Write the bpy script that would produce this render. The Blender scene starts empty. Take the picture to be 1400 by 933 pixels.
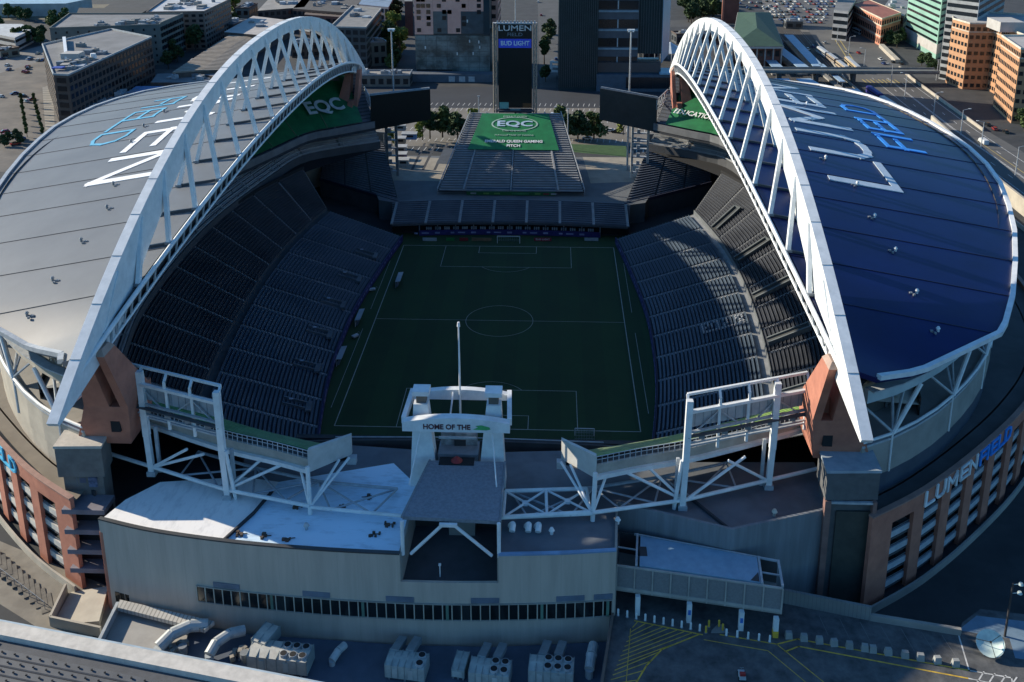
import bpy, math, random
from mathutils import Vector, Matrix
random.seed(7)
SC = bpy.context.scene
COL = SC.collection
V = Vector
# ------------------------------------------------------------------ camera maths (survey of the place)
FPX, PX, PY = 1352.614, 700.0, 175.33
CAM = V((14.278, -245.262, 123.237))
def _axes(y, p, r):
    cy, sy = math.cos(y), math.sin(y)
    f = V((-sy*math.cos(p), cy*math.cos(p), -math.sin(p)))
    rt = V((cy, sy, 0)); up = rt.cross(f)
    return math.cos(r)*rt + math.sin(r)*up, -math.sin(r)*rt + math.cos(r)*up, f
RT, UP, FW = _axes(0.04324, 0.27286, -0.00439)
def ray(px, py): return FW + RT*((px-PX)/FPX) - UP*((py-PY)/FPX)
def at(px, py, z=0.0):
    d = ray(px, py); t = (z-CAM.z)/d.z
    return CAM + d*t
def aty(px, py, y):
    d = ray(px, py); return CAM + d*((y-CAM.y)/d.y)
def interp(x, xs, ys):
    if x <= xs[0]: return ys[0]
    for i in range(len(xs)-1):
        if x <= xs[i+1]:
            t = (x-xs[i])/(xs[i+1]-xs[i]); return ys[i]+(ys[i+1]-ys[i])*t
    return ys[-1]
# ------------------------------------------------------------------ materials
MATS = {}
def mat(name, c, rough=.8, c2=None, scale=.3, metal=0., bump=0., spec=.5, detail=4, emit=0, dist=(.35, .65), stretch=None):
    if name in MATS: return MATS[name]
    m = bpy.data.materials.new(name); m.use_nodes = True
    nt = m.node_tree; b = nt.nodes['Principled BSDF']
    b.inputs['Roughness'].default_value = rough
    b.inputs['Metallic'].default_value = metal
    b.inputs['Specular IOR Level'].default_value = spec
    if c2 is None: c2 = tuple(x*.72 for x in c)
    tc = nt.nodes.new('ShaderNodeNewGeometry')
    src = tc.outputs['Position']
    if stretch:
        mp = nt.nodes.new('ShaderNodeMapping'); mp.inputs['Scale'].default_value = stretch
        nt.links.new(src, mp.inputs['Vector']); src = mp.outputs['Vector']
    n = nt.nodes.new('ShaderNodeTexNoise'); n.inputs['Scale'].default_value = scale; n.inputs['Detail'].default_value = detail
    n.inputs['Roughness'].default_value = .62
    nt.links.new(src, n.inputs['Vector'])
    r = nt.nodes.new('ShaderNodeValToRGB')
    r.color_ramp.elements[0].position = dist[0]; r.color_ramp.elements[1].position = dist[1]
    r.color_ramp.elements[0].color = (*c2, 1); r.color_ramp.elements[1].color = (*c, 1)
    nt.links.new(n.outputs['Fac'], r.inputs['Fac'])
    nt.links.new(r.outputs['Color'], b.inputs['Base Color'])
    if bump:
        bp = nt.nodes.new('ShaderNodeBump'); bp.inputs['Strength'].default_value = bump; bp.inputs['Distance'].default_value = .1
        n2 = nt.nodes.new('ShaderNodeTexNoise'); n2.inputs['Scale'].default_value = scale*6; n2.inputs['Detail'].default_value = 5
        nt.links.new(src, n2.inputs['Vector'])
        nt.links.new(n2.outputs['Fac'], bp.inputs['Height']); nt.links.new(bp.outputs['Normal'], b.inputs['Normal'])
    if emit:
        nt.links.new(r.outputs['Color'], b.inputs['Emission Color']); b.inputs['Emission Strength'].default_value = emit
    MATS[name] = m
    return m
def lines_mat(name, c, c2, width, axis=0, thick=.12, rough=.7, extra=.25, spec=.5, axis2=None, width2=1, stretch=None, scale=.12):
    """panels with thin seams every `width` metres along a world axis"""
    if name in MATS: return MATS[name]
    m = mat(name, c, rough, tuple(x*(1-extra) for x in c), scale, spec=spec, stretch=stretch, detail=8)
    nt = m.node_tree; b = nt.nodes['Principled BSDF']
    base = b.inputs['Base Color'].links[0].from_socket
    g = nt.nodes.new('ShaderNodeNewGeometry'); s = nt.nodes.new('ShaderNodeSeparateXYZ')
    nt.links.new(g.outputs['Position'], s.inputs[0])
    def seam(ax, w, th):
        d = nt.nodes.new('ShaderNodeMath'); d.operation = 'DIVIDE'; d.inputs[1].default_value = w
        nt.links.new(s.outputs[ax], d.inputs[0])
        f = nt.nodes.new('ShaderNodeMath'); f.operation = 'FRACT'; nt.links.new(d.outputs[0], f.inputs[0])
        l = nt.nodes.new('ShaderNodeMath'); l.operation = 'LESS_THAN'; l.inputs[1].default_value = th/w
        nt.links.new(f.outputs[0], l.inputs[0]); return l.outputs[0]
    o = seam(axis, width, thick)
    if axis2 is not None:
        o2 = seam(axis2, width2, thick)
        mx = nt.nodes.new('ShaderNodeMath'); mx.operation = 'MAXIMUM'
        nt.links.new(o, mx.inputs[0]); nt.links.new(o2, mx.inputs[1]); o = mx.outputs[0]
    mix = nt.nodes.new('ShaderNodeMix'); mix.data_type = 'RGBA'
    nt.links.new(o, mix.inputs['Factor']); nt.links.new(base, mix.inputs['A']); mix.inputs['B'].default_value = (*c2, 1)
    nt.links.new(mix.outputs['Result'], b.inputs['Base Color'])
    return m
WHITE   = mat('white_steel', (.74, .76, .76), .5, (.54, .57, .58), .5, detail=9, dist=(.25, .65))
WHITED  = mat('white_paint_weathered', (.72, .74, .74), .5, (.5, .53, .54), .6)
GREYM   = mat('grey_metal', (.22, .24, .26), .5, (.16, .18, .20), .8)
LGREY   = mat('light_grey_metal', (.42, .45, .47), .5, (.30, .33, .36), .9)
DARK    = mat('dark_void', (.012, .013, .015), .9)
CONC    = mat('concrete', (.30, .29, .265), .85, (.22, .215, .20), .15, bump=.15)
CONCW   = mat('warm_concrete', (.42, .385, .32), .85, (.33, .30, .25), .2, bump=.15)
CONCD   = mat('stand_concrete', (.075, .08, .088), .85, (.055, .06, .066), .25)
TREAD   = mat('shaded_tread', (.033, .039, .048), .9, (.022, .027, .035), .3)  # shade between the seat rows put into the tread colour
AISLE   = mat('aisle_concrete', (.30, .31, .315), .85, (.22, .23, .235), .5)
SEATB   = mat('blue_seat', (.082, .112, .148), .5, (.058, .084, .116), .08, dist=(.42, .58))
SEATD   = mat('dark_seat', (.052, .058, .070), .55, (.030, .034, .043), .1)
SEATG   = mat('grey_bench', (.34, .35, .36), .5, (.24, .25, .265), .25)
SEATS   = mat('slate_seat', (.12, .135, .165), .5, (.085, .098, .125), .15)
BRICK   = mat('brick', (.43, .175, .115), .85, (.33, .13, .088), .35, bump=.2)
BRICKD  = mat('dark_brick', (.21, .085, .06), .85, (.15, .062, .045), .35, bump=.2)
GLASS   = mat('dark_glass', (.012, .018, .02), .12, (.008, .012, .014), .2)
GLASSB  = mat('blue_glass', (.03, .055, .07), .12, (.02, .036, .048), .05)
GREEN   = mat('green_tarp', (.012, .20, .065), .6, (.010, .145, .048), .25)
GREENSUN  = mat('sunlit_green_tarp', (.10, .34, .05), .6, (.07, .25, .04), .25)
TXT     = mat('white_lettering', (.82, .82, .82), .5, (.72, .72, .72), .5)
TXTB    = mat('blue_lettering', (.05, .32, .88), .4, (.035, .25, .76), .4)
TXTC    = mat('cyan_lettering', (.10, .52, .80), .4, (.07, .44, .72), .4)
BLUEAD  = mat('blue_ad_board', (.028, .026, .15), .5, (.02, .018, .10), .6)
ASPH    = mat('asphalt', (.042, .045, .048), .9, (.024, .027, .03), .12, bump=.2)
ASPHL   = mat('worn_asphalt', (.075, .077, .077), .9, (.052, .054, .055), .06, bump=.1)
YEL     = mat('yellow_paint', (.75, .47, .05), .7, (.45, .29, .04), 1.2)
WPAINT  = mat('road_paint', (.62, .62, .60), .7, (.36, .36, .35), 1.0)
ROOFW   = mat('white_membrane', (.82, .81, .79), .6, (.56, .56, .56), .9, dist=(.2, .5), detail=10, stretch=(1, .35, 1))
ROOFG   = mat('grey_membrane', (.13, .145, .165), .7, (.095, .105, .12), .2)
ROOFBG  = mat('blue_grey_membrane', (.20, .235, .28), .7, (.15, .175, .21), .25)
BLACK   = mat('black_screen', (.006, .007, .009), .35, (.005, .006, .008), 1)
# ------------------------------------------------------------------ mesh builder
class MB:
    def __init__(s): s.v = []; s.f = []
    def poly(s, pts):
        n = len(s.v); s.v += [tuple(p) for p in pts]; s.f.append(tuple(range(n, n+len(pts))))
    def quad(s, a, b, c, d): s.poly((a, b, c, d))
    def grid(s, rows):
        n = len(s.v); w = len(rows[0])
        for r in rows: s.v += [tuple(p) for p in r]
        for i in range(len(rows)-1):
            for j in range(w-1):
                a = n+i*w+j; s.f.append((a, a+1, a+w+1, a+w))
    def hexa(s, b, t):
        """b, t : four bottom and four top points (same order)"""
        n = len(s.v); s.v += [tuple(p) for p in b]+[tuple(p) for p in t]
        k = len(b)
        s.f.append(tuple(n+i for i in reversed(range(k)))); s.f.append(tuple(n+k+i for i in range(k)))
        for i in range(k):
            j = (i+1) % k; s.f.append((n+i, n+j, n+k+j, n+k+i))
    def prism(s, poly, z0, z1):
        a = sum(poly[i][0]*poly[(i+1) % len(poly)][1]-poly[(i+1) % len(poly)][0]*poly[i][1] for i in range(len(poly)))
        if a < 0: poly = poly[::-1]
        s.hexa([(p[0], p[1], z0) for p in poly], [(p[0], p[1], z1) for p in poly])
    def box(s, c, d, rz=0.):
        cs, sn = math.cos(rz), math.sin(rz); P = []
        for x, y in ((-1, -1), (1, -1), (1, 1), (-1, 1)):
            x *= d[0]/2; y *= d[1]/2; P.append((c[0]+x*cs-y*sn, c[1]+x*sn+y*cs))
        s.hexa([(p[0], p[1], c[2]-d[2]/2) for p in P], [(p[0], p[1], c[2]+d[2]/2) for p in P])
    def beam(s, a, b, w, h=None, up=V((0, 0, 1))):
        a, b = V(a), V(b); h = h or w; d = (b-a).normalized()
        if abs(d.dot(up)) > .97: up = V((0, 1, 0))
        x = d.cross(up).normalized(); y = x.cross(d)
        o = [x*(i*w/2)+y*(j*h/2) for i, j in ((-1, -1), (1, -1), (1, 1), (-1, 1))]
        s.hexa([a+k for k in o], [b+k for k in o])
    def tube(s, a, b, r, n=8, r2=None):
        a, b = V(a), V(b); r2 = r if r2 is None else r2; d = (b-a).normalized()
        up = V((0, 0, 1)) if abs(d.z) < .97 else V((0, 1, 0))
        x = d.cross(up).normalized(); y = x.cross(d)
        o = [x*math.cos(2*math.pi*i/n)+y*math.sin(2*math.pi*i/n) for i in range(n)]
        s.hexa([a+k*r for k in o], [b+k*r2 for k in o])
    def path(s, pts, w, h=None):
        for a, b in zip(pts, pts[1:]): s.beam(a, b, w, h)
    def wall(s, pts, z0, z1, t=.3):
        """upright wall along plan points, thickness t, mitred"""
        L = offs(pts, -t/2); R = offs(pts, t/2)
        n = len(pts)
        for i in range(n-1):
            q = [L[i], L[i+1], R[i+1], R[i]]
            s.prism(q, z0, z1)
    def band(s, pts, za, zb):
        """single sheet between two heights (numbers or functions)"""
        s.grid([[(p[0], p[1], za) for p in pts], [(p[0], p[1], zb) for p in pts]])
    def build(s, name, m, parent=None, label=None, kind=None, smooth=False, cat=None, group=None):
        me = bpy.data.meshes.new(name)
        if parent is not None: o = V(ORG.get(parent.name, (0, 0, 0)))
        else:
            xs = [p[0] for p in s.v]; ys = [p[1] for p in s.v]; zs = [p[2] for p in s.v]
            o = V(((min(xs)+max(xs))/2, (min(ys)+max(ys))/2, min(zs)))
        me.from_pydata([(p[0]-o.x, p[1]-o.y, p[2]-o.z) for p in s.v], [], s.f)
        me.update(); me.materials.append(m)
        if smooth:
            for p in me.polygons: p.use_smooth = True
        ob = bpy.data.objects.new(name, me); COL.objects.link(ob)
        if parent is not None: ob.parent = parent
        else: ob.location = o
        ORG[ob.name] = o
        tag(ob, label, cat, group, kind)
        return ob
    def each(s, name, m, parent, **kw):
        """every separate piece becomes a part of its own"""
        par = list(range(len(s.v)))
        def find(i):
            while par[i] != i: par[i] = par[par[i]]; i = par[i]
            return i
        for f in s.f:
            r = find(f[0])
            for i in f[1:]: par[find(i)] = r
        groups = {}
        for f in s.f: groups.setdefault(find(f[0]), []).append(f)
        for fs in groups.values():
            b = MB(); mp = {}
            for f in fs:
                g = []
                for i in f:
                    if i not in mp: mp[i] = len(b.v); b.v.append(s.v[i])
                    g.append(mp[i])
                b.f.append(tuple(g))
            b.build(name, m, parent, **kw)
ORG = {}
def tag(o, label=None, cat=None, group=None, kind=None):
    if label: o['label'] = label
    if cat: o['category'] = cat
    if group: o['group'] = group
    if kind: o['kind'] = kind
    return o
def thing(name, label, cat, loc, group=None):
    o = bpy.data.objects.new(name, None); COL.objects.link(o); o.location = loc; o.empty_display_size = .5
    ORG[o.name] = V(loc)
    return tag(o, label, cat, group)
def copy_tree(o, parent=None):
    c = o.copy(); COL.objects.link(c)
    if parent is not None: c.parent = parent
    for ch in list(o.children): copy_tree(ch, c)
    return c
def dup(o, loc, rz=0., label=None, group=None, sc=None):
    c = copy_tree(o); c.location = loc; c.rotation_euler = (0, 0, rz)
    if sc: c.scale = (sc, sc, sc) if not isinstance(sc, tuple) else sc
    if label: c['label'] = label
    if group: c['group'] = group
    return c
def offs(pts, d):
    """offset an open plan polyline sideways (left of travel = negative d)"""
    out = []; n = len(pts)
    for i in range(n):
        a = V((pts[max(i-1, 0)][0], pts[max(i-1, 0)][1])); b = V((pts[i][0], pts[i][1])); c = V((pts[min(i+1, n-1)][0], pts[min(i+1, n-1)][1]))
        d1 = (b-a).normalized() if i > 0 else (c-b).normalized()
        d2 = (c-b).normalized() if i < n-1 else d1
        n1 = V((d1.y, -d1.x)); n2 = V((d2.y, -d2.x)); m = (n1+n2)
        m = m.normalized() if m.length > 1e-6 else n1
        k = d/max(.4, m.dot(n1)); out.append((b.x+m.x*k, b.y+m.y*k))
    return out
def resample(pts, n):
    P = [V(p) for p in pts]; L = [0]
    for a, b in zip(P, P[1:]): L.append(L[-1]+(b-a).length)
    out = []
    for i in range(n):
        t = L[-1]*i/(n-1)
        for k in range(len(P)-1):
            if t <= L[k+1]+1e-9:
                u = (t-L[k])/max(1e-9, L[k+1]-L[k]); out.append(tuple(P[k]+(P[k+1]-P[k])*u)); break
    return out
def smooth_curve(pts, n):
    """Catmull-Rom through points, resampled"""
    P = [V(p) for p in pts]; Q = []
    for i in range(len(P)-1):
        p0 = P[max(i-1, 0)]; p1 = P[i]; p2 = P[i+1]; p3 = P[min(i+2, len(P)-1)]
        for k in range(12):
            t = k/12
            Q.append(.5*((2*p1)+(p2-p0)*t+(2*p0-5*p1+4*p2-p3)*t*t+(3*p1-p0-3*p2+p3)*t**3))
    Q.append(P[-1])
    return resample(Q, n)
def length(pts): return sum((V(b)-V(a)).length for a, b in zip(pts, pts[1:]))
# ------------------------------------------------------------------ lettering: stroke letters and font letters
STROKES = {'L': [[(0, 1), (0, 0), (.75, 0)]], 'U': [[(0, 1), (0, .25), (.12, .06), (.3, 0), (.5, 0), (.68, .06), (.8, .25), (.8, 1)]],
 'M': [[(0, 0), (0, 1), (.45, .35), (.9, 1), (.9, 0)]], 'E': [[(.72, 1), (0, 1), (0, 0), (.72, 0)], [(0, .5), (.62, .5)]],
 'N': [[(0, 0), (0, 1), (.8, 0), (.8, 1)]], 'F': [[(.7, 1), (0, 1), (0, 0)], [(0, .5), (.6, .5)]], 'I': [[(0, 0), (0, 1)]],
 'D': [[(0, 0), (0, 1), (.4, 1), (.68, .85), (.78, .5), (.68, .15), (.4, 0), (0, 0)]]}
def stroke_letter(ch, f, w, parent, m, thick, name='letter', label=None):
    """f(u,v,h) -> world point; u,v in letter heights, h height above the surface"""
    b = MB()
    for line in STROKES[ch]:
        line = [V((p[0], p[1])) for p in line]
        if (line[0]-line[-1]).length > .01:
            line[0] = line[0]+(line[0]-line[1]).normalized()*w*.35; line[-1] = line[-1]+(line[-1]-line[-2]).normalized()*w*.35
        for a, c in zip(line, line[1:]):
            d = (c-a).normalized(); a2 = a-d*w*.45; c2 = c+d*w*.45; nn = V((-d.y, d.x))*w/2
            k = max(1, int((c2-a2).length/.25))
            for i in range(k):
                p = a2+(c2-a2)*(i/k); q = a2+(c2-a2)*((i+1)/k)
                cs = [p-nn, q-nn, q+nn, p+nn]
                b.hexa([f(x.x, x.y, .02) for x in cs], [f(x.x, x.y, thick) for x in cs])
    return b.build(name, m, parent, label)
def text_part(s, name, m, parent, origin, xdir, ydir, size, width=None, depth=.06, bold=0., label=None, kind=None):
    """font text as a mesh; origin = centre of the text"""
    cu = bpy.data.curves.new(name, 'FONT'); cu.body = s; cu.size = size; cu.align_x = 'CENTER'; cu.align_y = 'CENTER'; cu.extrude = depth; cu.offset = bold; cu.resolution_u = 3
    o = bpy.data.objects.new('tmp', cu); COL.objects.link(o)
    dg = bpy.context.evaluated_depsgraph_get(); dg.update()
    me = bpy.data.meshes.new_from_object(o.evaluated_get(dg))
    bpy.data.objects.remove(o); bpy.data.curves.remove(cu)
    x = V(xdir).normalized(); y = V(ydir).normalized(); z = x.cross(y)
    sx = 1.
    xs = [v.co.x for v in me.vertices]
    if width and xs: sx = width/(max(xs)-min(xs))
    org = V(ORG.get(parent.name, (0, 0, 0)))
    for v in me.vertices:
        v.co = V(origin)+x*(v.co.x*sx)+y*v.co.y+z*v.co.z-org
    me.materials.clear(); me.materials.append(m)
    ob = bpy.data.objects.new(name, me); COL.objects.link(ob); ob.parent = parent
    ORG[ob.name] = org
    return tag(ob, label, kind=kind)
# ================================================================== STADIUM: roofs, arches, stands
YC, AI, AA = 4.4, 117.0, 123.6
RY = [-106, -104, -102, -100, -98, -95.5, -93, -90, -87, -84, -78, -65, -52, -39, -26, -13, 0, 13, 26, 39, 52, 65, 78, 90, 96, 102, 106, 110, 113, 116]
OE = ([-107, -97.5, -89.5, -77, -56, -38, -20, 5, 30, 50, 68, 87, 102, 112, 117], [63, 78, 90.5, 97.5, 107, 113, 118, 120, 119, 117, 114, 108, 97, 80, 63])
OW = ([-104.5, -97, -89.5, -74, -54, -34, -8, 16, 35, 50, 63, 78, 95, 110, 117], [64, 75.6, 88, 99, 107, 113.5, 120, 124, 124.5, 123, 120.6, 115, 105, 85, 62])
def kk(y): u = (y-YC)/AI; return max(0., 1-u*u)
def xin(y): return 59.4-5.83*kk(y)
def zin(y): return 44.8+16.4*kk(y)
def zout(y): return 41+9*kk(y)
def xout(y, s): return max(xin(y)+1.5, interp(y, *(OE if s > 0 else OW)))
def zo_(y, s): return max(zout(y), zin(y)-.36*(xout(y, s)-xin(y)))
def roofz(x, y, s):
    for a, b in zip(RY, RY[1:]):
        if y <= b: break
    t = (y-a)/(b-a)
    def at_row(yy): return xin(yy), xout(yy, s), zin(yy), zo_(yy, s)
    A, B = at_row(a), at_row(b); P = [p+(q-p)*t for p, q in zip(A, B)]
    return P[2]+(P[3]-P[2])*(abs(x)-P[0])/(P[1]-P[0])
def ppow(u): return 1-abs(u)**2.26
def arch_pt(s, u, dz=0.): return V((s*58.6, YC+AA*u, 42+37*ppow(u)+dz))
ROOF_E = mat('navy_roof_membrane', (.003, .011, .085), .38, (.002, .007, .055), .09, bump=.06, spec=.32, detail=9, dist=(.3, .7))
ROOF_W = mat('pale_roof_membrane', (.132, .146, .162), .55, (.098, .110, .126), .09, bump=.08, spec=.4, detail=9, dist=(.3, .7))
ROOF_SEAM = mat('roof_seam', (.075, .082, .09), .7)
def stand(s):
    far = 'west' if s < 0 else 'east'
    th = thing('grandstand', 'grandstand under the pale grey roof with white lettering' if s < 0 else 'grandstand under the navy blue roof with silver and blue lettering', 'grandstand', (s*85, 0, 0), 'roofed grandstands along the pitch')
    S = lambda x, y, z: (s*x, y, z)
    # ---- roof
    b = MB(); top = []; bot = []
    for y in RY:
        r = []; q = []
        for i in range(15):
            t = i/14; x = xin(y)+(xout(y, s)-xin(y))*t; z = zin(y)+(zo_(y, s)-zin(y))*t
            r.append(S(x, y, z)); q.append(S(x, y, z-.9))
        if s < 0: r.reverse(); q.reverse()
        top.append(r); bot.append(q[::-1])
    b.grid(top); b.grid(bot)
    for c in (0, -1):
        e = [r[c] for r in top]; g = [(p[0], p[1], p[2]-.9) for p in e]
        b.grid([e, g] if c == 0 else [g, e])
    for r in (0, -1):
        e = top[r]; g = [(p[0], p[1], p[2]-.9) for p in e]; b.grid([g, e] if r == 0 else [e, g])
    roof = b.build('roof', ROOF_E if s > 0 else ROOF_W, th, smooth=True)
    # radial seams : low ribs
    for y in (-90, -78, -65, -52, -39, -26, -13, 0, 13, 26, 39, 52, 65, 78, 90, 102):
        b = MB(); P = [V(S(xin(y)+(xout(y, s)-xin(y))*t/10, y, roofz(xin(y)+(xout(y, s)-xin(y))*t/10, y, s)+.04)) for t in range(11)]
        b.path(P, .14, .1); b.build('roof_seam', mat('navy_seam', (.0015, .004, .03), .6) if s > 0 else ROOF_SEAM, roof)
    # outer gutter and inner fascia
    b = MB(); b.path([V(S(xout(y, s)+.3, y, zo_(y, s)+.15)) for y in RY], .9, .8); b.build('gutter', LGREY if s < 0 else WHITE, roof)
    b = MB(); P = [V(S(xin(y)-.2, y, zin(y)+.1)) for y in [-112]+RY+[120]]
    for p, q in zip(P, P[1:]): b.tube(p, q, .42, 8)
    b.build('roof_edge_tube', WHITE, roof)
    b = MB(); lo = [V((p.x+s*.6, p.y, p.z-3.2)) for p in P]
    for p, q in zip(lo, lo[1:]): b.tube(p, q, .28, 6)
    b.build('lower_edge_tube', WHITE, roof)
    for i in range(len(P)-1):
        m = max(1, int((P[i+1]-P[i]).length/3.2))
        for k in range(m):
            t = k/m; a = P[i].lerp(P[i+1], t); c = lo[i].lerp(lo[i+1], t); b = MB(); b.beam(a, c, .22, .5); b.build('edge_rib', LGREY, roof)
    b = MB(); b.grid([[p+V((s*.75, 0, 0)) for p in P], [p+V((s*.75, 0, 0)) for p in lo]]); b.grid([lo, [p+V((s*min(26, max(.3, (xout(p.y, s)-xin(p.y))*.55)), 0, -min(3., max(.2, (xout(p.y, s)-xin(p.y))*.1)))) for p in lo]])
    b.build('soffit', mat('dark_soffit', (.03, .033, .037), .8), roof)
    # vents
    ve = [(79.3, -42), (78.6, -56.8), (78.8, -69.3), (78.4, -82.6), (78.9, -92), (75.8, -29.2), (80.3, 1.6), (84, 22)] if s > 0 else [(77.6, -56.8), (77.1, -69.9), (76.7, -82.7), (77.1, -91.7), (81.5, -44.6), (89.5, -16), (92, -2), (92, 12)]
    for x, y in ve:
        z = roofz(x, y, s); b = MB(); b.tube(S(x, y, z-.1), S(x, y, z+.5), .24, 10); b.tube(S(x, y, z+.5), S(x, y, z+.85), .38, 10, .18)
        b.build('roof_vent', WHITE if s > 0 else GREYM, roof)
        b = MB(); b.box(S(x-1.2, y-.4, z+.18), (.5, .4, .4)); b.box(S(x-.8, y-1.0, z+.14), (.35, .35, .35)); b.each('roof_box', GREYM, roof)
    # ---- roof lettering
    if s > 0:
        f = lambda y0, xb, H, U: (lambda u, v, h: (xb-H*v, y0+U*u, roofz(xb-H*v, y0+U*u, 1)+h))
        for ch, y0 in zip('LUMEN', (-41, -24, -1.4, 22, 39)): stroke_letter(ch, f(y0, 88.3, 13.4, 17.4), .135, roof, mat('silver_lettering', (.52, .60, .66), .45, (.40, .50, .58), .5), .2, 'roof_letter')
        for ch, y0 in zip('FIELD', (-11.4, -1.2, 4, 13.8, 24)): stroke_letter(ch, f(y0, 104, 8.3, 11.6), .135, roof, TXTB, .2, 'roof_letter')
    else:
        f = lambda y0, xb, H, U: (lambda u, v, h: (-(xb-H*v), y0-U*u, roofz(xb-H*v, y0-U*u, -1)+h))
        for ch, y0 in zip('LUMEN', (52, 35, 16, -9.5, -28)): stroke_letter(ch, f(y0, 88.3, 13.4, 17.4), .125, roof, TXT, .15, 'roof_letter')
        for ch, y0 in zip('FIELD', (33, 23, 17.5, 8.2, -4)): stroke_letter(ch, f(y0, 102.4, 8.6, 12.4), .10, roof, mat('faded_cyan', (.12, .42, .62), .5, (.09, .34, .5), .4), .15, 'roof_letter')
    # ---- decks.  curves are (x, y) from the near end to the far end
    n = 44
    def curve(pts): return [(s*x, y) for x, y in smooth_curve(pts, n)]
    F1 = curve([(34.5, -67), (36.6, -58), (39.6, -34), (40.6, -7), (39.8, 12), (37.5, 36), (35.2, 55)])
    B1 = curve([(57, -70), (59.6, -56), (62.4, -31), (63.8, -2), (63, 24), (60.6, 42), (58, 56)])
    F2 = curve([(59.2, -70.6), (61.8, -56.6), (64.6, -31.4), (66, -2), (65.2, 24.4), (62.8, 43), (60, 58)])
    B2 = curve([(72, -78), (77.5, -58), (81.8, -38), (84.2, -8), (83.4, 24), (79.5, 48), (70.5, 72)])
    F3 = curve([(71, -80), (76.6, -60), (81.6, -38), (84, -8), (83.4, 24), (78, 62), (73.4, 82), (62, 92), (49, 100)])
    B3 = curve([(79, -88), (85, -64), (90.5, -40), (93, -8), (92.4, 26), (87, 66), (80, 89), (66, 101), (53, 109)])
    F4 = curve([(74, -86), (80, -62), (86, -40), (89, -8), (88, 26), (77, 60), (70, 79), (62, 86), (50, 96)])
    B4 = curve([(66, -97), (84, -84), (103, -56), (116, -10), (116, 30), (106, 68), (94, 97), (78, 114), (61, 124)])
    def deck(F, B, z0, z1, rows, nsec, seat, nm, aislew=.9, sub=1, skip=()):
        P = lambda i, t: (F[i][0]+(B[i][0]-F[i][0])*t, F[i][1]+(B[i][1]-F[i][1])*t)
        sl = MB()
        g = []
        for r in range(rows):
            z = z0+(z1-z0)*r/(rows-1)
            g.append([(*P(i, r/rows), z) for i in range(n)]); g.append([(*P(i, (r+1)/rows), z) for i in range(n)])
        g = g if s > 0 else [r[::-1] for r in g]
        sl.grid([[(p[0], p[1], max(0, z0-2.2)) for p in g[0]]]+g)
        sl.build(nm+'_terrace', TREAD, th)
        def lerpc(C, v):
            v = max(0, min(1, v))*(n-1); i = min(int(v), n-2); t = v-i
            return V((C[i][0]+(C[i+1][0]-C[i][0])*t, C[i][1]+(C[i+1][1]-C[i][1])*t))
        Lc = (length(F)+length(B))/2
        for k in range(nsec):
            if k in skip: continue
            va = k/nsec+aislew/2/Lc; vb = (k+1)/nsec-aislew/2/Lc
            b = MB(); m = 3
            for r in range(rows):
                z = z0+(z1-z0)*r/(rows-1); ta = (r+.42)/rows; tb = (r+.92)/rows
                for j in range(m):
                    v1 = va+(vb-va)*j/m; v2 = va+(vb-va)*(j+1)/m
                    q = [lerpc(F, v1).lerp(lerpc(B, v1), ta), lerpc(F, v2).lerp(lerpc(B, v2), ta), lerpc(F, v2).lerp(lerpc(B, v2), tb), lerpc(F, v1).lerp(lerpc(B, v1), tb)]
                    b.prism([(p.x, p.y) for p in q], z+.02, z+.42)
                    q2 = [q[0].lerp(q[3], .72), q[1].lerp(q[2], .72), q[2], q[3]]
                    b.prism([(p.x, p.y) for p in q2], z+.43, z+.82)
            sm = seat(k) if callable(seat) else seat
            b.build('seat_section', sm, th)
        for k in range(nsec+1):
            v = k/nsec; b = MB(); w = aislew/2/Lc
            for r in range(rows*2):
                z = z0+(z1-z0)*(r//2)/(rows-1)+(.0 if r % 2 == 0 else (z1-z0)/(rows-1)/2)
                q = [lerpc(F, x).lerp(lerpc(B, x), t) for x, t in ((v-w, r/rows/2), (v+w, r/rows/2), (v+w, (r+1)/rows/2), (v-w, (r+1)/rows/2))]
                if (q[0]-q[1]).length < .05: continue
                b.prism([(p.x, p.y) for p in q], z-.1, z+.06)
            b.build('aisle_steps', AISLE, th)
        return P, lerpc
    P1, lc = deck(F1, B1, 2, 9.6, 25, 11, SEATB, 'lower_deck')
    P2, _ = deck(F2, B2, 10.6, 18.6, 20, 11, SEATD, 'middle_deck')
    deck(F3, B3, 20.6, 25, 8, 13, SEATG, 'club_deck')
    deck(F4, B4, 28.6, 43.2, 18, 13, SEATS, 'upper_deck')
    # walkway between lower and middle decks
    b = MB(); b.grid([[(p[0], p[1], 9.75) for p in B1], [(p[0], p[1], 9.75) for p in F2]]); b.build('cross_walkway', AISLE if s > 0 else CONCD, th)
    b = MB(); b.wall(F2, 9.6, 11.2 if s > 0 else 10.7, .18); b.build('walkway_parapet', mat('parapet_grey', (.13, .145, .155), .7) if s > 0 else CONCD, th)
    # field wall and ad boards
    b = MB(); b.wall(offs(F1, -.25*s), 0, 2.6, .3); b.build('field_wall', mat('navy_wall', (.02, .025, .06), .7), th)
    b = MB()
    F1o = offs(F1, -.55*s); L = 0
    b.wall(F1o, .5, 2.75, .12)
    b.build('ad_board', BLUEAD, th)
    rnd = random.Random(3+s)
    for i in range(0, n-2):
        for k in range(2):
            t = rnd.random()*.8; p = V(F1o[i]).lerp(V(F1o[i+1]), t); q = V(F1o[i]).lerp(V(F1o[i+1]), t+.16)
            b = MB(); b.beam((p.x-s*.09, p.y, 1.7), (q.x-s*.09, q.y, 1.7), .06, .55); b.build('ad_board_mark', mat('pale_violet', (.30, .32, .52), .6), th)
    # vomitories
    vom = [(i, .04, .56) for i in range(5, n-3, 8)] if s > 0 else []
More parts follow.
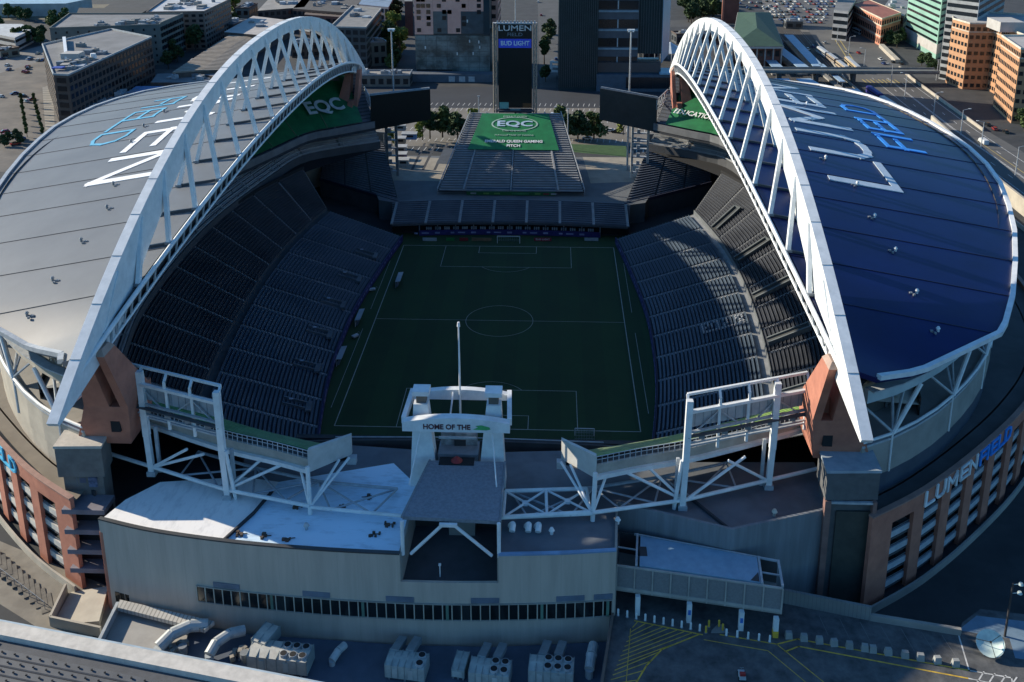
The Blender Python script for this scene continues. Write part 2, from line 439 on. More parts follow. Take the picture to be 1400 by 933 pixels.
    for i, ta, tb in vom:
        b = MB()
        p, q = V(P2(i, ta)), V(P2(i, tb)); d = (q-p).normalized(); nn = V((-d.y, d.x))
        for sg in (-1, 1): b.beam((p.x+nn.x*sg*1.1, p.y+nn.y*sg*1.1, 11.6), (q.x+nn.x*sg*1.1, q.y+nn.y*sg*1.1, 16.2), .45, 1.2)
        b.beam((q.x+nn.x*1.3, q.y+nn.y*1.3, 16.2), (q.x-nn.x*1.3, q.y-nn.y*1.3, 16.2), .45, 1.2)
        b.build('vomitory_parapet', mat('parapet_light', (.13, .15, .155), .7), th)
        b = MB(); b.hexa([(p.x+nn.x*sg*.9, p.y+nn.y*sg*.9, 10.8) for sg in (-1, 1)]+[(q.x+nn.x*sg*.9, q.y+nn.y*sg*.9, 15) for sg in (1, -1)], [(p.x+nn.x*sg*.9, p.y+nn.y*sg*.9, 11.75) for sg in (-1, 1)]+[(q.x+nn.x*sg*.9, q.y+nn.y*sg*.9, 16.3) for sg in (1, -1)])
        b.build('vomitory_floor', mat('dim_floor', (.05, .055, .055), .8), th)
    for i in range(6, n-2, 6) if s < 0 else ():
        b = MB(); p, q = V(P1(i, .10)), V(P1(i, .36)); d = (q-p).normalized(); nn = V((-d.y, d.x))
        for sg in (-1, 1): b.beam((p.x+nn.x*sg*1.2, p.y+nn.y*sg*1.2, 3.3), (q.x+nn.x*sg*1.2, q.y+nn.y*sg*1.2, 5.2), .3, .9)
        b.beam((p.x+nn.x*2.4, p.y+nn.y*2.4, 3.7), (p.x-nn.x*1.5, p.y-nn.y*1.5, 3.7), 1.3, .5)
        b.build('vomitory_parapet', mat('parapet_dim', (.12, .14, .16), .7), th)
        b = MB(); b.box((q.x-d.x*2, q.y-d.y*2, 5.6), (.9, .3, .25)); b.build('exit_sign', mat('pale_sign', (.5, .55, .65), .6), th)
    # white seats that spell a word on the sunny stand
    if s > 0:
        b = MB()
        for r, pat in enumerate(('11111111111111', '10000101000011', '11010101100010', '10110100100101', '11101101100111')):
            for c, ch in enumerate(pat):
                if ch == '1':
                    p = V(P1(18, .52+c*.033)); b.box((p.x, p.y+r*1.0-2, 2+7.6*(.52+c*.033)+1.05), (.36, .4, .4))
        b.each('white_seat', mat('white_seat', (.5, .52, .54), .6), th)
    # club balcony front with light rails, dark band below, suite glass above
    Fo = offs(F3, 0)
    b = MB(); b.wall(Fo, 18.2, 20.9, .35); b.build('club_balcony_front', CONCD, th)
    b = MB()
    for z, o in ((21.5, 0), (22.3, 1.6), (23.3, 3.4), (24.5, 5.2)):
        O = offs(F3, o*s)
        b.path([V((p[0], p[1], z)) for p in O], .16, .22)
    b.build('club_rails', LGREY, th)
    b = MB()
    for i in range(0, n, 4):
        d = (V(B3[i])-V(F3[i])); b.beam((*F3[i], 21.3), (F3[i][0]+d.x*.9, F3[i][1]+d.y*.9, 25.2), .25, .3)
    b.each('club_divider', LGREY, th)
    b = MB(); b.wall(B3, 24.8, 30.5, .3); b.build('suite_glass', GLASS, th)
    b = MB(); b.grid([[(*p, 18.4) for p in B2], [(*p, 18.3) for p in F3[:n]]]); b.wall(B2, 18, 20.4, .3); b.build('concourse_gap', DARK, th)
    b = MB(); b.wall(F4, 27.4, 29.8, .4); b.build('upper_deck_front', mat('grey_panel', (.17, .18, .19), .8), th)
    # underside of the upper deck
    b = MB(); b.grid([[(*p, 28.2) for p in F4], [(*p, 29.2) for p in B3], [(*p, 33.5) for p in offs(B4, -4*s)], [(*p, 43) for p in B4]]); b.build('upper_deck_underside', CONC, th)
    # green tarps on the far part of the upper deck
    def udp(i, t, h=1.1):
        z = 28.6+14.6*t*18/17
        return (F4[i][0]+(B4[i][0]-F4[i][0])*t, F4[i][1]+(B4[i][1]-F4[i][1])*t, z+h)
    i0, i1 = (22, 42) if s < 0 else (28, 42)
    b = MB(); b.grid([[udp(i, t/12*.93+.03) for t in range(13)] for i in range(i0, i1+1)])
    tarp = b.build('tarp', mat('tarp_green', (.012, .165, .055), .6, (.008, .11, .038), .3), th)
    if s < 0:
        for v in range(24, 42, 3):
            b = MB(); b.path([V(udp(v, t/12*.93+.03, 1.2)) for t in range(13)], .3, .1); b.build('tarp_seam', mat('seam_tan', (.14, .16, .10), .7), th)
    else:
        b = MB(); b.grid([[udp(i, t/12*.3+.6, 1.16) for t in range(13)] for i in range(30, 42)]); b.build('tarp_sun_stripe', GREENSUN, th)  # sunlight on the tarp painted as a brighter green stripe
    # text on the tarp
    A_, B_, C_ = V(udp(38, .25)), V(udp(42, .25)), V(udp(40, .75))
    xd = (B_-A_).normalized(); yd = (C_-V(udp(40, .25))); yd = (yd-xd*yd.dot(xd)).normalized()
    if s < 0:
        cc = (V(udp(39, .33))+V(udp(40, .33)))/2
        text_part('EQC', 'tarp_letters', mat('pale_letters', (.60, .66, .66), .6), th, cc+xd.cross(yd)*.9, xd, yd, 9.5, 14, .08, .25)
    else:
        cc = V(udp(40, .22)); text_part('EDUCATION', 'tarp_letters', TXT, th, cc+(-xd).cross(yd)*.9, -xd, yd, 3.4, 16, .08, .05)
    # ---- outside wall : plinth, grey wall, open truss, beam, glass
    CW = smooth_curve([(66, -98), (74, -93.5), (85, -84), (97, -69.5), (106, -53.5), (112.5, -36), (117, -15), (118.5, 5), (116.5, 40), (111, 68), (99, 92), (80, 107), (66, 113)], 40)
    CW = [(s*x, y) for x, y in CW]
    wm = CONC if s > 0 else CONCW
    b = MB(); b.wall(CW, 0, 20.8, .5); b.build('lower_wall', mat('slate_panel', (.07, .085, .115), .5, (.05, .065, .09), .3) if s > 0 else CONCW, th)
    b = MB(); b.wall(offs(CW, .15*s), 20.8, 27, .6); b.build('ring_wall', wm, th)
    b = MB(); b.wall(offs(CW, .15*s), 27, 27.4, .9); b.build('ring_wall_coping', LGREY, th)
    b = MB(); b.grid([[(*p, 27.1) for p in offs(CW, -.3*s)], [(*p, 27.1) for p in offs(CW, -7*s)]]); b.build('concourse_floor', CONC, th)
    b = MB(); b.wall(offs(CW, -6.5*s), 27, 36, .3); b.build('concourse_back_wall', mat('concourse_wall', (.10, .10, .095), .8), th)
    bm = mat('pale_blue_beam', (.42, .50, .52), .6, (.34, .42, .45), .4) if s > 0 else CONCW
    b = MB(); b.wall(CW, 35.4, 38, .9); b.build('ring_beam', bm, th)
    b = MB()
    OC = offs(CW, .55*s)
    for a, c in zip(OC, OC[1:]): b.tube((*a, 28.2), (*c, 28.2), .28, 8)
    b.build('ring_rail', WHITE, th)
    for i in range(1, 39, 3):
        b = MB(); a = OC[i]; b.tube((*a, 20.9), (*a, 28.2), .2, 8)
        b.tube((*a, 28.2), (OC[min(i+1, 39)][0], OC[min(i+1, 39)][1], 35.5), .42, 8)
        b.build('truss_column', WHITE, th)
        b = MB(); I = offs(CW, -5*s)
        for j in (i-1, i+1, i+2):
            if 0 <= j < 40: b.tube((*a, 28.4), (*I[j], 35.4), .26, 6)
        b.each('truss_brace', LGREY, th)
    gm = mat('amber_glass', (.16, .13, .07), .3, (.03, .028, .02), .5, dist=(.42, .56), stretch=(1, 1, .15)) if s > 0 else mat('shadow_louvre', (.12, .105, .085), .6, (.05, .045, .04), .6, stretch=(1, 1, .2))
    b = MB(); G = offs(CW, -1.2*s)
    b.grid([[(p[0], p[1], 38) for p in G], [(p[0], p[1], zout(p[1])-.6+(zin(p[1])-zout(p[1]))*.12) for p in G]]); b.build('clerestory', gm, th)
    b = MB()
    for i in range(0, 40, 2): b.beam((G[i][0], G[i][1], 38), (G[i][0], G[i][1], zout(G[i][1])), .2, .35)
    b.each('clerestory_mullion', LGREY, th)
    b = MB(); b.path([V((p[0], p[1], 38.1)) for p in offs(CW, .9*s)], 1.6, .25); b.build('catwalk', LGREY, th)
    # ---- brick front with open galleries
    CF = [(s*x, y) for x, y in smooth_curve([(66.7, -104.2), (78.3, -96.3), (92.3, -84), (106.5, -69.5), (119, -53), (128, -33), (133, -8), (134, 20), (130, 50), (122, 75)], 60)]
    CFi = offs(CF, -2.6*s)
    bk = BRICK
    Lf = length(CF)
    def seg(C, d0, d1, k=2):
        out = []
        for q in range(k+1):
            d = d0+(d1-d0)*q/k; acc = 0
            for a, c in zip(C, C[1:]):
                l = (V(c)-V(a)).length
                if acc+l >= d-1e-6: out.append(tuple(V(a).lerp(V(c), (d-acc)/l))); break
                acc += l
        return out
    b = MB(); b.wall(CF, 15.2, 18, .7); b.build('brick_parapet', bk, th)
    b = MB(); b.wall(CF, 18, 18.25, 1.); b.build('parapet_coping', mat('coping', (.34, .2, .16), .8), th)
    d = 0.; first = True
    while d < Lf-12:
        w = 5.2 if first else 3.0
        P_ = seg(CF, d, d+w); b = MB(); b.wall(P_, 0, 15.2, .7); b.build('brick_column', bk, th); d += w; first = False
        P_ = seg(CF, d, d+5.6)
        Q_ = offs(P_, -.35*s)
        b = MB()
        for z in (1.6, 4.9, 8.2, 11.5):
            b.wall(Q_, z, z+1.15, .3)
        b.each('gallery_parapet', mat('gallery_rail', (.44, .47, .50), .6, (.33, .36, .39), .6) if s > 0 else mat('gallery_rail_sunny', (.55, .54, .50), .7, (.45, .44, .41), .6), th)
        I_ = offs(P_, -4*s)
        for z in (.9, 4.2, 7.5, 10.8, 14.6):
            b = MB(); b.prism([*Q_, *I_[::-1]], z, z+.35); b.build('gallery_floor', CONCD, th)
        b = MB()
        for z in (3.2, 6.5, 9.8, 13.1): b.path([V((*p, z)) for p in Q_], .08, .1)
        b.each('gallery_handrail', GREYM, th)
        d += 5.6
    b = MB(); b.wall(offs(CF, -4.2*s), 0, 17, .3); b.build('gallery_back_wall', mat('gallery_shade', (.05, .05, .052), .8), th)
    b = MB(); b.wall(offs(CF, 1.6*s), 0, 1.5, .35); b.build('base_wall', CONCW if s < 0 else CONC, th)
    # terrace between brick front and ring wall
    n2 = 40; A = resample(CF, n2); Bc = resample(CW[:36], n2)
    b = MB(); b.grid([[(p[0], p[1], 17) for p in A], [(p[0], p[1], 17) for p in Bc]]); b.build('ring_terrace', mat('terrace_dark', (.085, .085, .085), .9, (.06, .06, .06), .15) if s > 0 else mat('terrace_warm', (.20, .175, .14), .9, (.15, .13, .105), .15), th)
    # facade sign
    sg = thing('facade_sign', 'silver and blue letter sign on the shaded brick front' if s > 0 else 'cyan letter sign on the sunlit brick front', 'sign', (CF[8][0], CF[8][1], 15.4))
    def fs(d0, zb, H, U):
        def f(u, v, h):
            d = d0+U*u*1.0
            p = seg(CF, max(0, d), max(0, d)+.1, 1); t = (V(p[1])-V(p[0])).normalized(); nn = V((t.y, -t.x))*s
            return (p[0][0]+nn.x*(.4+h), p[0][1]+nn.y*(.4+h), zb+H*v)
        return f
    if s > 0:
        for ch, d0 in zip('LUMEN', (13.6, 16.9, 20.6, 25.0, 28.3)): stroke_letter(ch, fs(d0, 15.2, 2.5, 3.2), .17, sg, mat('sign_silver', (.80, .86, .88), .4), .3, 'sign_letter')
        for ch, d0 in zip('FIELD', (32.4, 35.4, 36.9, 40.0, 43.0)): stroke_letter(ch, fs(d0, 15.2, 2.5, 3.2), .17, sg, TXTB, .3, 'sign_letter')
    else:
        L2 = Lf
        f0 = lambda d0: (lambda u, v, h: fs(d0, 15.2, 2.5, -3.2)(u, v, h))
        for ch, d0 in zip('FIELD', (32.2, 29.2, 27.7, 24.5, 21.2)): stroke_letter(ch, f0(d0), .17, sg, TXTC, .3, 'sign_letter')
    return th
WEST = stand(-1); EAST = stand(1)
# ---------------------------------------------------------------- roof arches
def roof_arch(s):
    th = thing('roof_arch', 'white steel roof arch over the pale grey roof, in blue shade' if s < 0 else 'white steel roof arch over the navy roof, sunlit on its inner face', 'arch', (s*58.6, YC, 42), 'white arches carrying the roofs')
    b = MB(); n = 56; rows = [[], [], [], []]
    for i in range(n+1):
        u = -1.0+2.0*i/n; p = arch_pt(s, u)
        du = 1e-3; t = (arch_pt(s, u+du)-arch_pt(s, u-du)).normalized(); nn = V((0, -t.z, t.y))
        dep = 3.0+9.0*abs(u)**2.2
        e = (1-abs(u))*AA
        if e < 19: dep = .8+(dep-.8)*e/19
        q = p-nn*dep
        for k, (a, dx) in enumerate(((p, -.85), (p, .85), (q, .85), (q, -.85))): rows[k].append(a+V((dx+s*.85, 0, 0)))
    b.grid([rows[0], rows[1], rows[2], rows[3], rows[0]])
    b.poly([rows[k][0] for k in (0, 1, 2, 3)]); b.poly([rows[k][-1] for k in (3, 2, 1, 0)])
    arch = b.build('arch_rib', WHITE, th)
    b = MB()
    for i in range(2, n-1, 2):
        b.beam(rows[0][i]+V((-.02, 0, .02)), rows[1][i]+V((.02, 0, .02)), .14, .1)
    b.build('rib_joint', LGREY, arch)
    for k in range(18):
        y = -94.5+k*(197.8/17); u = (y-YC)/AA; p = arch_pt(s, u, -1.2); yf = YC+(y-YC)*1.075
        w = 11.8*kk(yf)
        for which in (0, 1):
            x = xin(yf)+(0.5 if which == 0 else w); q = V((s*x, yf, roofz(x, yf, s)+.05))
            b = MB(); px = s*(59.45+(-.75 if which == 0 else .75)); b.beam((px, p.y, p.z), q, .72, .95, V((0, 1, 0)))
            st = b.build('strut', WHITE, th)
            b = MB(); b.box((q.x, q.y, q.z+.2), (1.3, 1.0, .5)); b.build('strut_shoe', GREYM, st)
        a = V((s*(xin(yf)+.6), yf, roofz(xin(yf)+.6, yf, s)+.25)); c = V((s*(xin(yf)+w), yf, roofz(xin(yf)+w, yf, s)+.25))
        b = MB(); b.beam(a, c, .5, .45); b.build('tie_beam', mat('tie_grey', (.07, .075, .085), .6), th)
    return th
roof_arch(-1); roof_arch(1)
# ---------------------------------------------------------------- brick piers at the arch feet
def pier(s, e):
    """s side, e = -1 near end, +1 far end"""
    yy = lambda y: YC+e*(abs(y-YC))
    lab = {(-1, -1): 'dark brick pier at the near foot of the arch on the pale roof', (1, -1): 'brick pier with a sunlit orange flank at the near foot of the navy roof arch',
           (-1, 1): 'brick pier at the far foot of the arch on the pale roof', (1, 1): 'narrow sunlit brick pier at the far foot of the navy roof arch'}[(s, e)]
    th = thing('brick_pier', lab, 'pier', (s*60, yy(-102), 17), 'brick piers at the arch feet')
    bm = BRICK
    def prong(x0, x1, y0, y1, X0, X1, Y0, Y1, z0, z1, nm):
        b = MB(); b.hexa([(s*x, yy(y), z0) for x, y in ((x0, y0), (x1, y0), (x1, y1), (x0, y1))], [(s*x, yy(y), z1) for x, y in ((X0, Y0), (X1, Y0), (X1, Y1), (X0, Y1))])
        return b.build(nm, bm, th)
    zb = 24.5
    prong(57.2, 58.55, -91, -99.8, 57.3, 58.55, -101.6, -105.6, zb+8.5, 45.6, 'inner_buttress')
    prong(60.45, 64.8, -91, -99.8, 60.45, 62.6, -100.6, -104.6, zb+8.5, 44.6, 'outer_buttress')
    prong(58.5, 68.0, -88, -97.6, 57.2, 64.8, -90, -99.8, zb if e < 0 else 26, zb+8.5, 'pier_base')
    prong(58.55, 60.45, -90, -97.4, 58.55, 60.45, -92, -97.4, zb+8.5, 36, 'pier_core')
    b = MB(); b.hexa([(s*x, yy(y), 45.6) for x, y in ((57.25, -101.5), (58.57, -101.5), (58.57, -105.7), (57.25, -105.7))], [(s*x, yy(y), 46.5) for x, y in ((57.9, -102.2), (58.57, -102.2), (58.57, -104.8), (57.9, -104.8))])
    b.build('buttress_cap', mat('pier_cap', (.42, .30, .24), .8), th)
    b = MB(); b.box((s*60.2, yy(-98.5), zb+5.4), (1.6, .9, 4.6)); b.build('slot', DARK, th)
for s in (-1, 1):
    for e in (-1, 1): pier(s, e)
# ================================================================== GROUND, PITCH, NORTH END
b = MB(); b.quad((-1500, -700, 0), (1500, -700, 0), (1500, 2200, 0), (-1500, 2200, 0)); b.build('ground', ASPH, kind='structure')
TURF = mat('turf', (.014, .046, .011), .9, (.010, .034, .008), .05, bump=.1)
def sheet(name, pts, z, m, label=None):
    b = MB(); b.poly([(p[0], p[1], z) for p in pts])
    return b.build(name, m, kind='structure')
turf = mat('turf', (0, 0, 0))
nt = turf.node_tree; bs = nt.nodes['Principled BSDF']; base = bs.inputs['Base Color'].links[0].from_socket
g = nt.nodes.new('ShaderNodeNewGeometry'); sp = nt.nodes.new('ShaderNodeSeparateXYZ'); nt.links.new(g.outputs['Position'], sp.inputs[0])
dv = nt.nodes.new('ShaderNodeMath'); dv.operation = 'DIVIDE'; dv.inputs[1].default_value = 11; nt.links.new(sp.outputs[0], dv.inputs[0])
fr = nt.nodes.new('ShaderNodeMath'); fr.operation = 'FRACT'; nt.links.new(dv.outputs[0], fr.inputs[0])
gt = nt.nodes.new('ShaderNodeMath'); gt.operation = 'GREATER_THAN'; gt.inputs[1].default_value = .5; nt.links.new(fr.outputs[0], gt.inputs[0])
ml = nt.nodes.new('ShaderNodeMath'); ml.operation = 'MULTIPLY_ADD'; ml.inputs[1].default_value = .16; ml.inputs[2].default_value = .92; nt.links.new(gt.outputs[0], ml.inputs[0])
mx = nt.nodes.new('ShaderNodeMix'); mx.data_type = 'RGBA'; mx.blend_type = 'MULTIPLY'; mx.inputs['Factor'].default_value = 1
nt.links.new(base, mx.inputs['A']); nt.links.new(ml.outputs[0], mx.inputs['B']); nt.links.new(mx.outputs['Result'], bs.inputs['Base Color'])
sheet('playing_field', [(-44, -70), (44, -70), (44, 63), (-44, 63)], .004, turf)
b = MB(); LZ = .012
LINE = mat('pitch_line', (.34, .37, .34), .8, (.24, .27, .24), .5)
def line(x0, y0, x1, y1, w=.16):
    d = V((x1-x0, y1-y0)).normalized()*w/2; nn = V((-d.y, d.x))
    b.quad((x0-d.x-nn.x, y0-d.y-nn.y, LZ), (x1+d.x-nn.x, y1+d.y-nn.y, LZ), (x1+d.x+nn.x, y1+d.y+nn.y, LZ), (x0-d.x+nn.x, y0-d.y+nn.y, LZ))
def arc(cx, cy, r, a0, a1, n=48):
    for i in range(n):
        a, c = math.radians(a0+(a1-a0)*i/n), math.radians(a0+(a1-a0)*(i+1)/n)
        line(cx+r*math.cos(a), cy+r*math.sin(a), cx+r*math.cos(c), cy+r*math.sin(c))
for e in (-1, 1):
    line(-34, e*52.5, 34, e*52.5, .22); line(e*34, -52.5, e*34, 52.5, .22)
    line(-20.16, e*36, 20.16, e*36)
    for sx in (-1, 1): line(sx*20.16, e*36, sx*20.16, e*52.5); line(sx*9.16, e*47, sx*9.16, e*52.5)
    line(-9.16, e*47, 9.16, e*47)
    arc(0, e*41.5, 9.15, 217 if e > 0 else 37, 323 if e > 0 else 143)
line(-34, 0, 34, 0); arc(0, 0, 9.15, 0, 360, 72)
b.build('pitch_lines', LINE, kind='structure')
b = MB(); LZ = .011
for x in (-36.4, 36.4): line(x, -45, x, -6, .12); line(x, 6, x, 40, .12)
b.build('touchline_marks', LINE, kind='structure')
def goal(loc, rz, w, h, label, grp=None):
    th = thing('goal', label, 'goal', loc); ORG[th.name] = V((0, 0, 0))
    b = MB()
    b.tube((-w/2, 0, 0), (-w/2, 0, h), .1); b.tube((w/2, 0, 0), (w/2, 0, h), .1); b.tube((-w/2, 0, h), (w/2, 0, h), .1)
    b.build('goal_frame', WHITE, th)
    b = MB()
    for i in range(13):
        x = -w/2+w*i/12; b.beam((x, .05, h), (x, 1.2, h-.3), .03); b.beam((x, 1.2, h-.3), (x, 2.0, 0), .03)
    for z, y in ((h-.3, 1.2), (h*.55, 1.5), (h*.25, 1.8), (.05, 2.0)): b.beam((-w/2, y, z), (w/2, y, z), .03)
    b.build('goal_net', LGREY, th)
    th.rotation_euler = (0, 0, rz); return th
goal((0, 55.2, .01), 0, 7.32, 2.44, 'white football goal standing behind the far goal line')
goal((21.6, -54.5, .01), math.pi, 4.2, 1.8, 'small training goal by the near end of the pitch')
# pitch-side equipment
def prop(name, label, cat, parts, loc, group=None, rz=0):
    th = thing(name, label, cat, loc, group); ORG[th.name] = V((0, 0, 0))
    for nm, m, fn in parts:
        b = MB(); fn(b); b.build(nm, m, th)
    th.rotation_euler = (0, 0, rz); return th
def shelter(loc, rz, label):
    def fr(b):
        for x in (-3.2, 0, 3.2): b.tube((x, .6, 0), (x, .6, 2), .06); b.beam((x, .6, 2), (x, -.7, 2.2), .08)
        b.beam((-3.3, .6, 0.1), (3.3, .6, .1), .1)
    def rf(b): b.hexa([(-3.4, -.8, 2.2), (3.4, -.8, 2.2), (3.4, .7, 2.02), (-3.4, .7, 2.02)], [(-3.4, -.8, 2.28), (3.4, -.8, 2.28), (3.4, .7, 2.1), (-3.4, .7, 2.1)])
    def be(b): b.box((0, .25, .45), (6.2, .5, .1)); b.box((0, .5, .75), (6.2, .08, .5))
    return prop('team_shelter', label, 'dugout', [('frame', LGREY, fr), ('canopy', mat('canopy_pale', (.36, .40, .44), .5), rf), ('bench', SEATB, be)], loc, None, rz)
shelter((*at(566-20, 388)[:2], .01), math.pi/2, 'upper team shelter beside the left touchline')
shelter((*at(492, 440)[:2], .01), math.pi/2, 'team shelter beside the left touchline near the halfway line')
shelter((*at(467, 493)[:2], .01), math.pi/2, 'lowest team shelter beside the left touchline')
def cart(loc, rz, label):
    prop('equipment_cart', label, 'cart', [('tray', LGREY, lambda b: b.hexa([(-.8, -.45, .3), (.8, -.45, .3), (.8, .45, .3), (-.8, .45, .3)], [(-.9, -.55, .8), (.9, -.55, .8), (.9, .55, .8), (-.9, .55, .8)])),
      ('handle', GREYM, lambda b: (b.tube((.9, -.4, .7), (1.4, -.4, 1.1), .04), b.tube((.9, .4, .7), (1.4, .4, 1.1), .04), b.tube((1.4, -.4, 1.1), (1.4, .4, 1.1), .04))),
      ('wheel', DARK, lambda b: [b.tube((x, y-.06, .16), (x, y+.06, .16), .16, 10) for x in (-.6, .6) for y in (-.4, .4)])], loc, None, rz)
cart((*at(509, 398)[:2], .01), .3, 'pale equipment cart beside the upper team shelter')
cart((*at(486, 462)[:2], .01), .9, 'pale equipment cart below the middle team shelter')
cart((*at(458, 494)[:2], .01), 1.3, 'pale equipment cart close to the left stand wall')
# near end boards
b = MB(); b.wall([(-38, -60.8), (-6, -60.8)], 0, 1.1, .2); o = b.build('board', mat('board_blue_grey', (.10, .13, .17), .6), label='long blue-grey board behind the near goal line', cat='ad board')
b = MB(); b.box((-9, -61.6, .5), (7, .3, .9)); b.build('board', LGREY, label='short pale board behind the long blue-grey board', cat='ad board')
b = MB(); b.wall([(14, -61.5), (33, -60)], 0, .9, .2); b.build('board', mat('dark_board', (.03, .035, .04), .6), label='dark board behind the small training goal', cat='ad board')
# far end boards
def adboard(px0, px1, m, txt, label, tm=TXT):
    p, q = at(px0, 329.5), at(px1, 330)
    th = thing('ad_board', label, 'ad board', ((p.x+q.x)/2, p.y, .01), 'boards along the far goal line')
    b = MB(); b.beam((p.x, p.y, .55), (q.x, p.y, .55), .15, 1.1); b.build('panel', m, th)
    if txt: text_part(txt, 'board_letters', tm, th, ((p.x+q.x)/2, p.y-.1, .55), (1, 0, 0), (0, 0, 1), .8, (q.x-p.x)*.8, .02)
adboard(578, 597, LGREY, None, 'white board at the left end of the far goal line')
adboard(610, 621, mat('ad_green', (.02, .20, .05), .6), None, 'green board left of the far goal')
adboard(628, 640, mat('ad_red', (.25, .02, .025), .6), None, 'red board left of the far goal')
adboard(645, 672, mat('ad_tan', (.22, .14, .08), .6), None, 'tan board beside the far goal')
adboard(730, 754, mat('ad_red2', (.30, .02, .04), .6), 'BUD LIGHT', 'red board with white lettering right of the far goal')
adboard(799, 818, LGREY, None, 'white board at the right end of the far goal line')
# ---------------------------------------------------------------- north end: field suites + low stand + corner stands + deck
ns = thing('end_stand', 'low end stand with open suites and a blue board under its seats', 'stand', (0, 70, 0))
def ny(x): return 62.4-x*x*.0018
FB = [(x, ny(x)) for x in range(-39, 40, 3)]
b = MB(); b.wall([p for p in FB if abs(p[0]) < 31], .1, 1.9, .25); b.build('blue_board', BLUEAD, ns)
b = MB()
for k in range(5):
    x = -24+k*12
    b.box((x, ny(x)-.2, 1), (1.6, .1, .6)); b.box((x-7, ny(x-7)-.2, 1), (1.2, .1, .5)); b.box((x-4, ny(x-4)-.2, 1), (2.4, .1, .4))
b.each('board_mark', mat('pale_violet', (.3, .32, .52), .6), ns)
b = MB(); b.wall(offs(FB, -4), 0, 4.2, .3); b.build('suite_back_wall', DARK, ns)
for x in range(-30, 31, 6):
    b = MB(); b.tube((x, ny(x)+.6, 0), (x, ny(x)+.6, 4), .18); b.build('suite_column', GREYM, ns)
b = MB()
for x in range(-27, 30, 3):
    for k in range(3): b.box((x+k*.7-.7, ny(x)+1.6, 2.0), (.45, .5, .9))
b.build('suite_seats', LGREY, ns, kind='stuff')
rows = 11
sl = MB(); gg = []
for r in range(rows):
    z = 4.2+3.0*r/(rows-1)
    for t in (r, r+1): gg.append([(x*(1+.004*t), ny(x)+.2+t*1.17, z) for x in range(-39, 40, 3)])
sl.grid([[(p[0], p[1], 3.6) for p in gg[0]]]+gg); sl.build('terrace', CONCD, ns)
for k in range(7):
    x0 = -39+k*78/7+.5; x1 = -39+(k+1)*78/7-.5; b = MB()
    for r in range(rows):
        z = 4.2+3.0*r/(rows-1)
        for j in range(3):
            xa = x0+(x1-x0)*j/3; xb = x0+(x1-x0)*(j+1)/3
            b.prism([(xa, ny(xa)+.75+r*1.17), (xb, ny(xb)+.75+r*1.17), (xb, ny(xb)+1.2+r*1.17), (xa, ny(xa)+1.2+r*1.17)], z+.02, z+.75)
    b.build('seat_section', SEATS, ns)
for k in range(8):
    x = -39+k*78/7; b = MB(); b.hexa([(x-.45, ny(x)+.3, 4.25), (x+.45, ny(x)+.3, 4.25), (x+.45, ny(x)+13, 7.2), (x-.45, ny(x)+13, 7.2)], [(x-.45, ny(x)+.3, 4.6), (x+.45, ny(x)+.3, 4.6), (x+.45, ny(x)+13, 7.6), (x-.45, ny(x)+13, 7.6)])
    b.build('aisle_steps', AISLE, ns)
# deck (raised plaza)
DECK = 7.0
b = MB(); b.prism([(-62, 128), (-46, 76), (-39, 73.2), (39, 73.2), (46, 76), (62, 128)], 0, DECK); b.build('raised_plaza', mat('deck_grey', (.12, .13, .14), .85, (.085, .095, .105), .12), kind='structure')
b = MB(); b.prism([(28, 96), (56, 100), (60, 128), (26, 128)], DECK+.004, DECK+.03); b.prism([(-56, 97), (-27, 97), (-24, 124), (-50, 128)], DECK+.004, DECK+.03); b.build('plaza_paving', mat('plaza_tan', (.30, .27, .22), .9, (.22, .2, .165), .2), kind='structure')
def corner_stand(s):
    th = thing('corner_stand', 'triangular corner stand at the far left of the pitch' if s < 0 else 'triangular corner stand at the far right of the pitch, sunlit at its top', 'stand', (s*54, 90, 0), 'corner stands beside the end stand')
    F = [V((s*38.8, 74.7)), V((s*72, 99))]; B = [V((s*50, 113)), V((s*74, 119))]
    rows = 24
    b = MB(); gg = []
    for r in range(rows):
        z = 6.2+10*r/(rows-1)
        for t in (r/rows, (r+1)/rows): gg.append([(*F[0].lerp(F[1], u).lerp(B[0].lerp(B[1], u), t), z) for u in (0, .5, 1)])
    b.grid([[(p[0], p[1], 0) for p in gg[0]]]+gg); b.grid([[(p[0], p[1], 0) for p in gg[-1]], gg[-1]]); b.grid([[(*F[0], 0), (*F[0], 6.2)], [(*B[0], 0), (*B[0], 16)]]); b.build('terrace', CONCD, th)
    for k in range(3):
        b = MB(); ua, ub = k/3+.012, (k+1)/3-.012
        for r in range(rows):
            z = 6.2+10*r/(rows-1); ta, tb = (r+.3)/rows, (r+.85)/rows
            q = [F[0].lerp(F[1], u).lerp(B[0].lerp(B[1], u), t) for u, t in ((ua, ta), (ub, ta), (ub, tb), (ua, tb))]
            b.prism([(p.x, p.y) for p in q], z+.02, z+.5)
        b.build('seat_section', SEATS, th)
    b = MB()
    P, Q = F
    b.beam((P.x, P.y, 6.6), (Q.x, Q.y, 6.6), .3, 1.1); b.build('front_wall', mat('navy_wall', (.02, .025, .06), .7), th)
    b = MB(); b.path([V((*B[0], 16.6)), V((*B[1], 16.6))], .3, 1.4); b.build('rear_parapet', CONC, th)
    b = MB()
    for k in range(9):
        p = B[0].lerp(B[1], k/8); b.tube((p.x, p.y+.6, 16), (p.x, p.y+.6, 20), .15)
    b.wall([(B[0].x, B[0].y+3), (B[1].x, B[1].y+3)], 7, 20, .3); b.build('concourse_screen', GREYM, th)
corner_stand(-1); corner_stand(1)
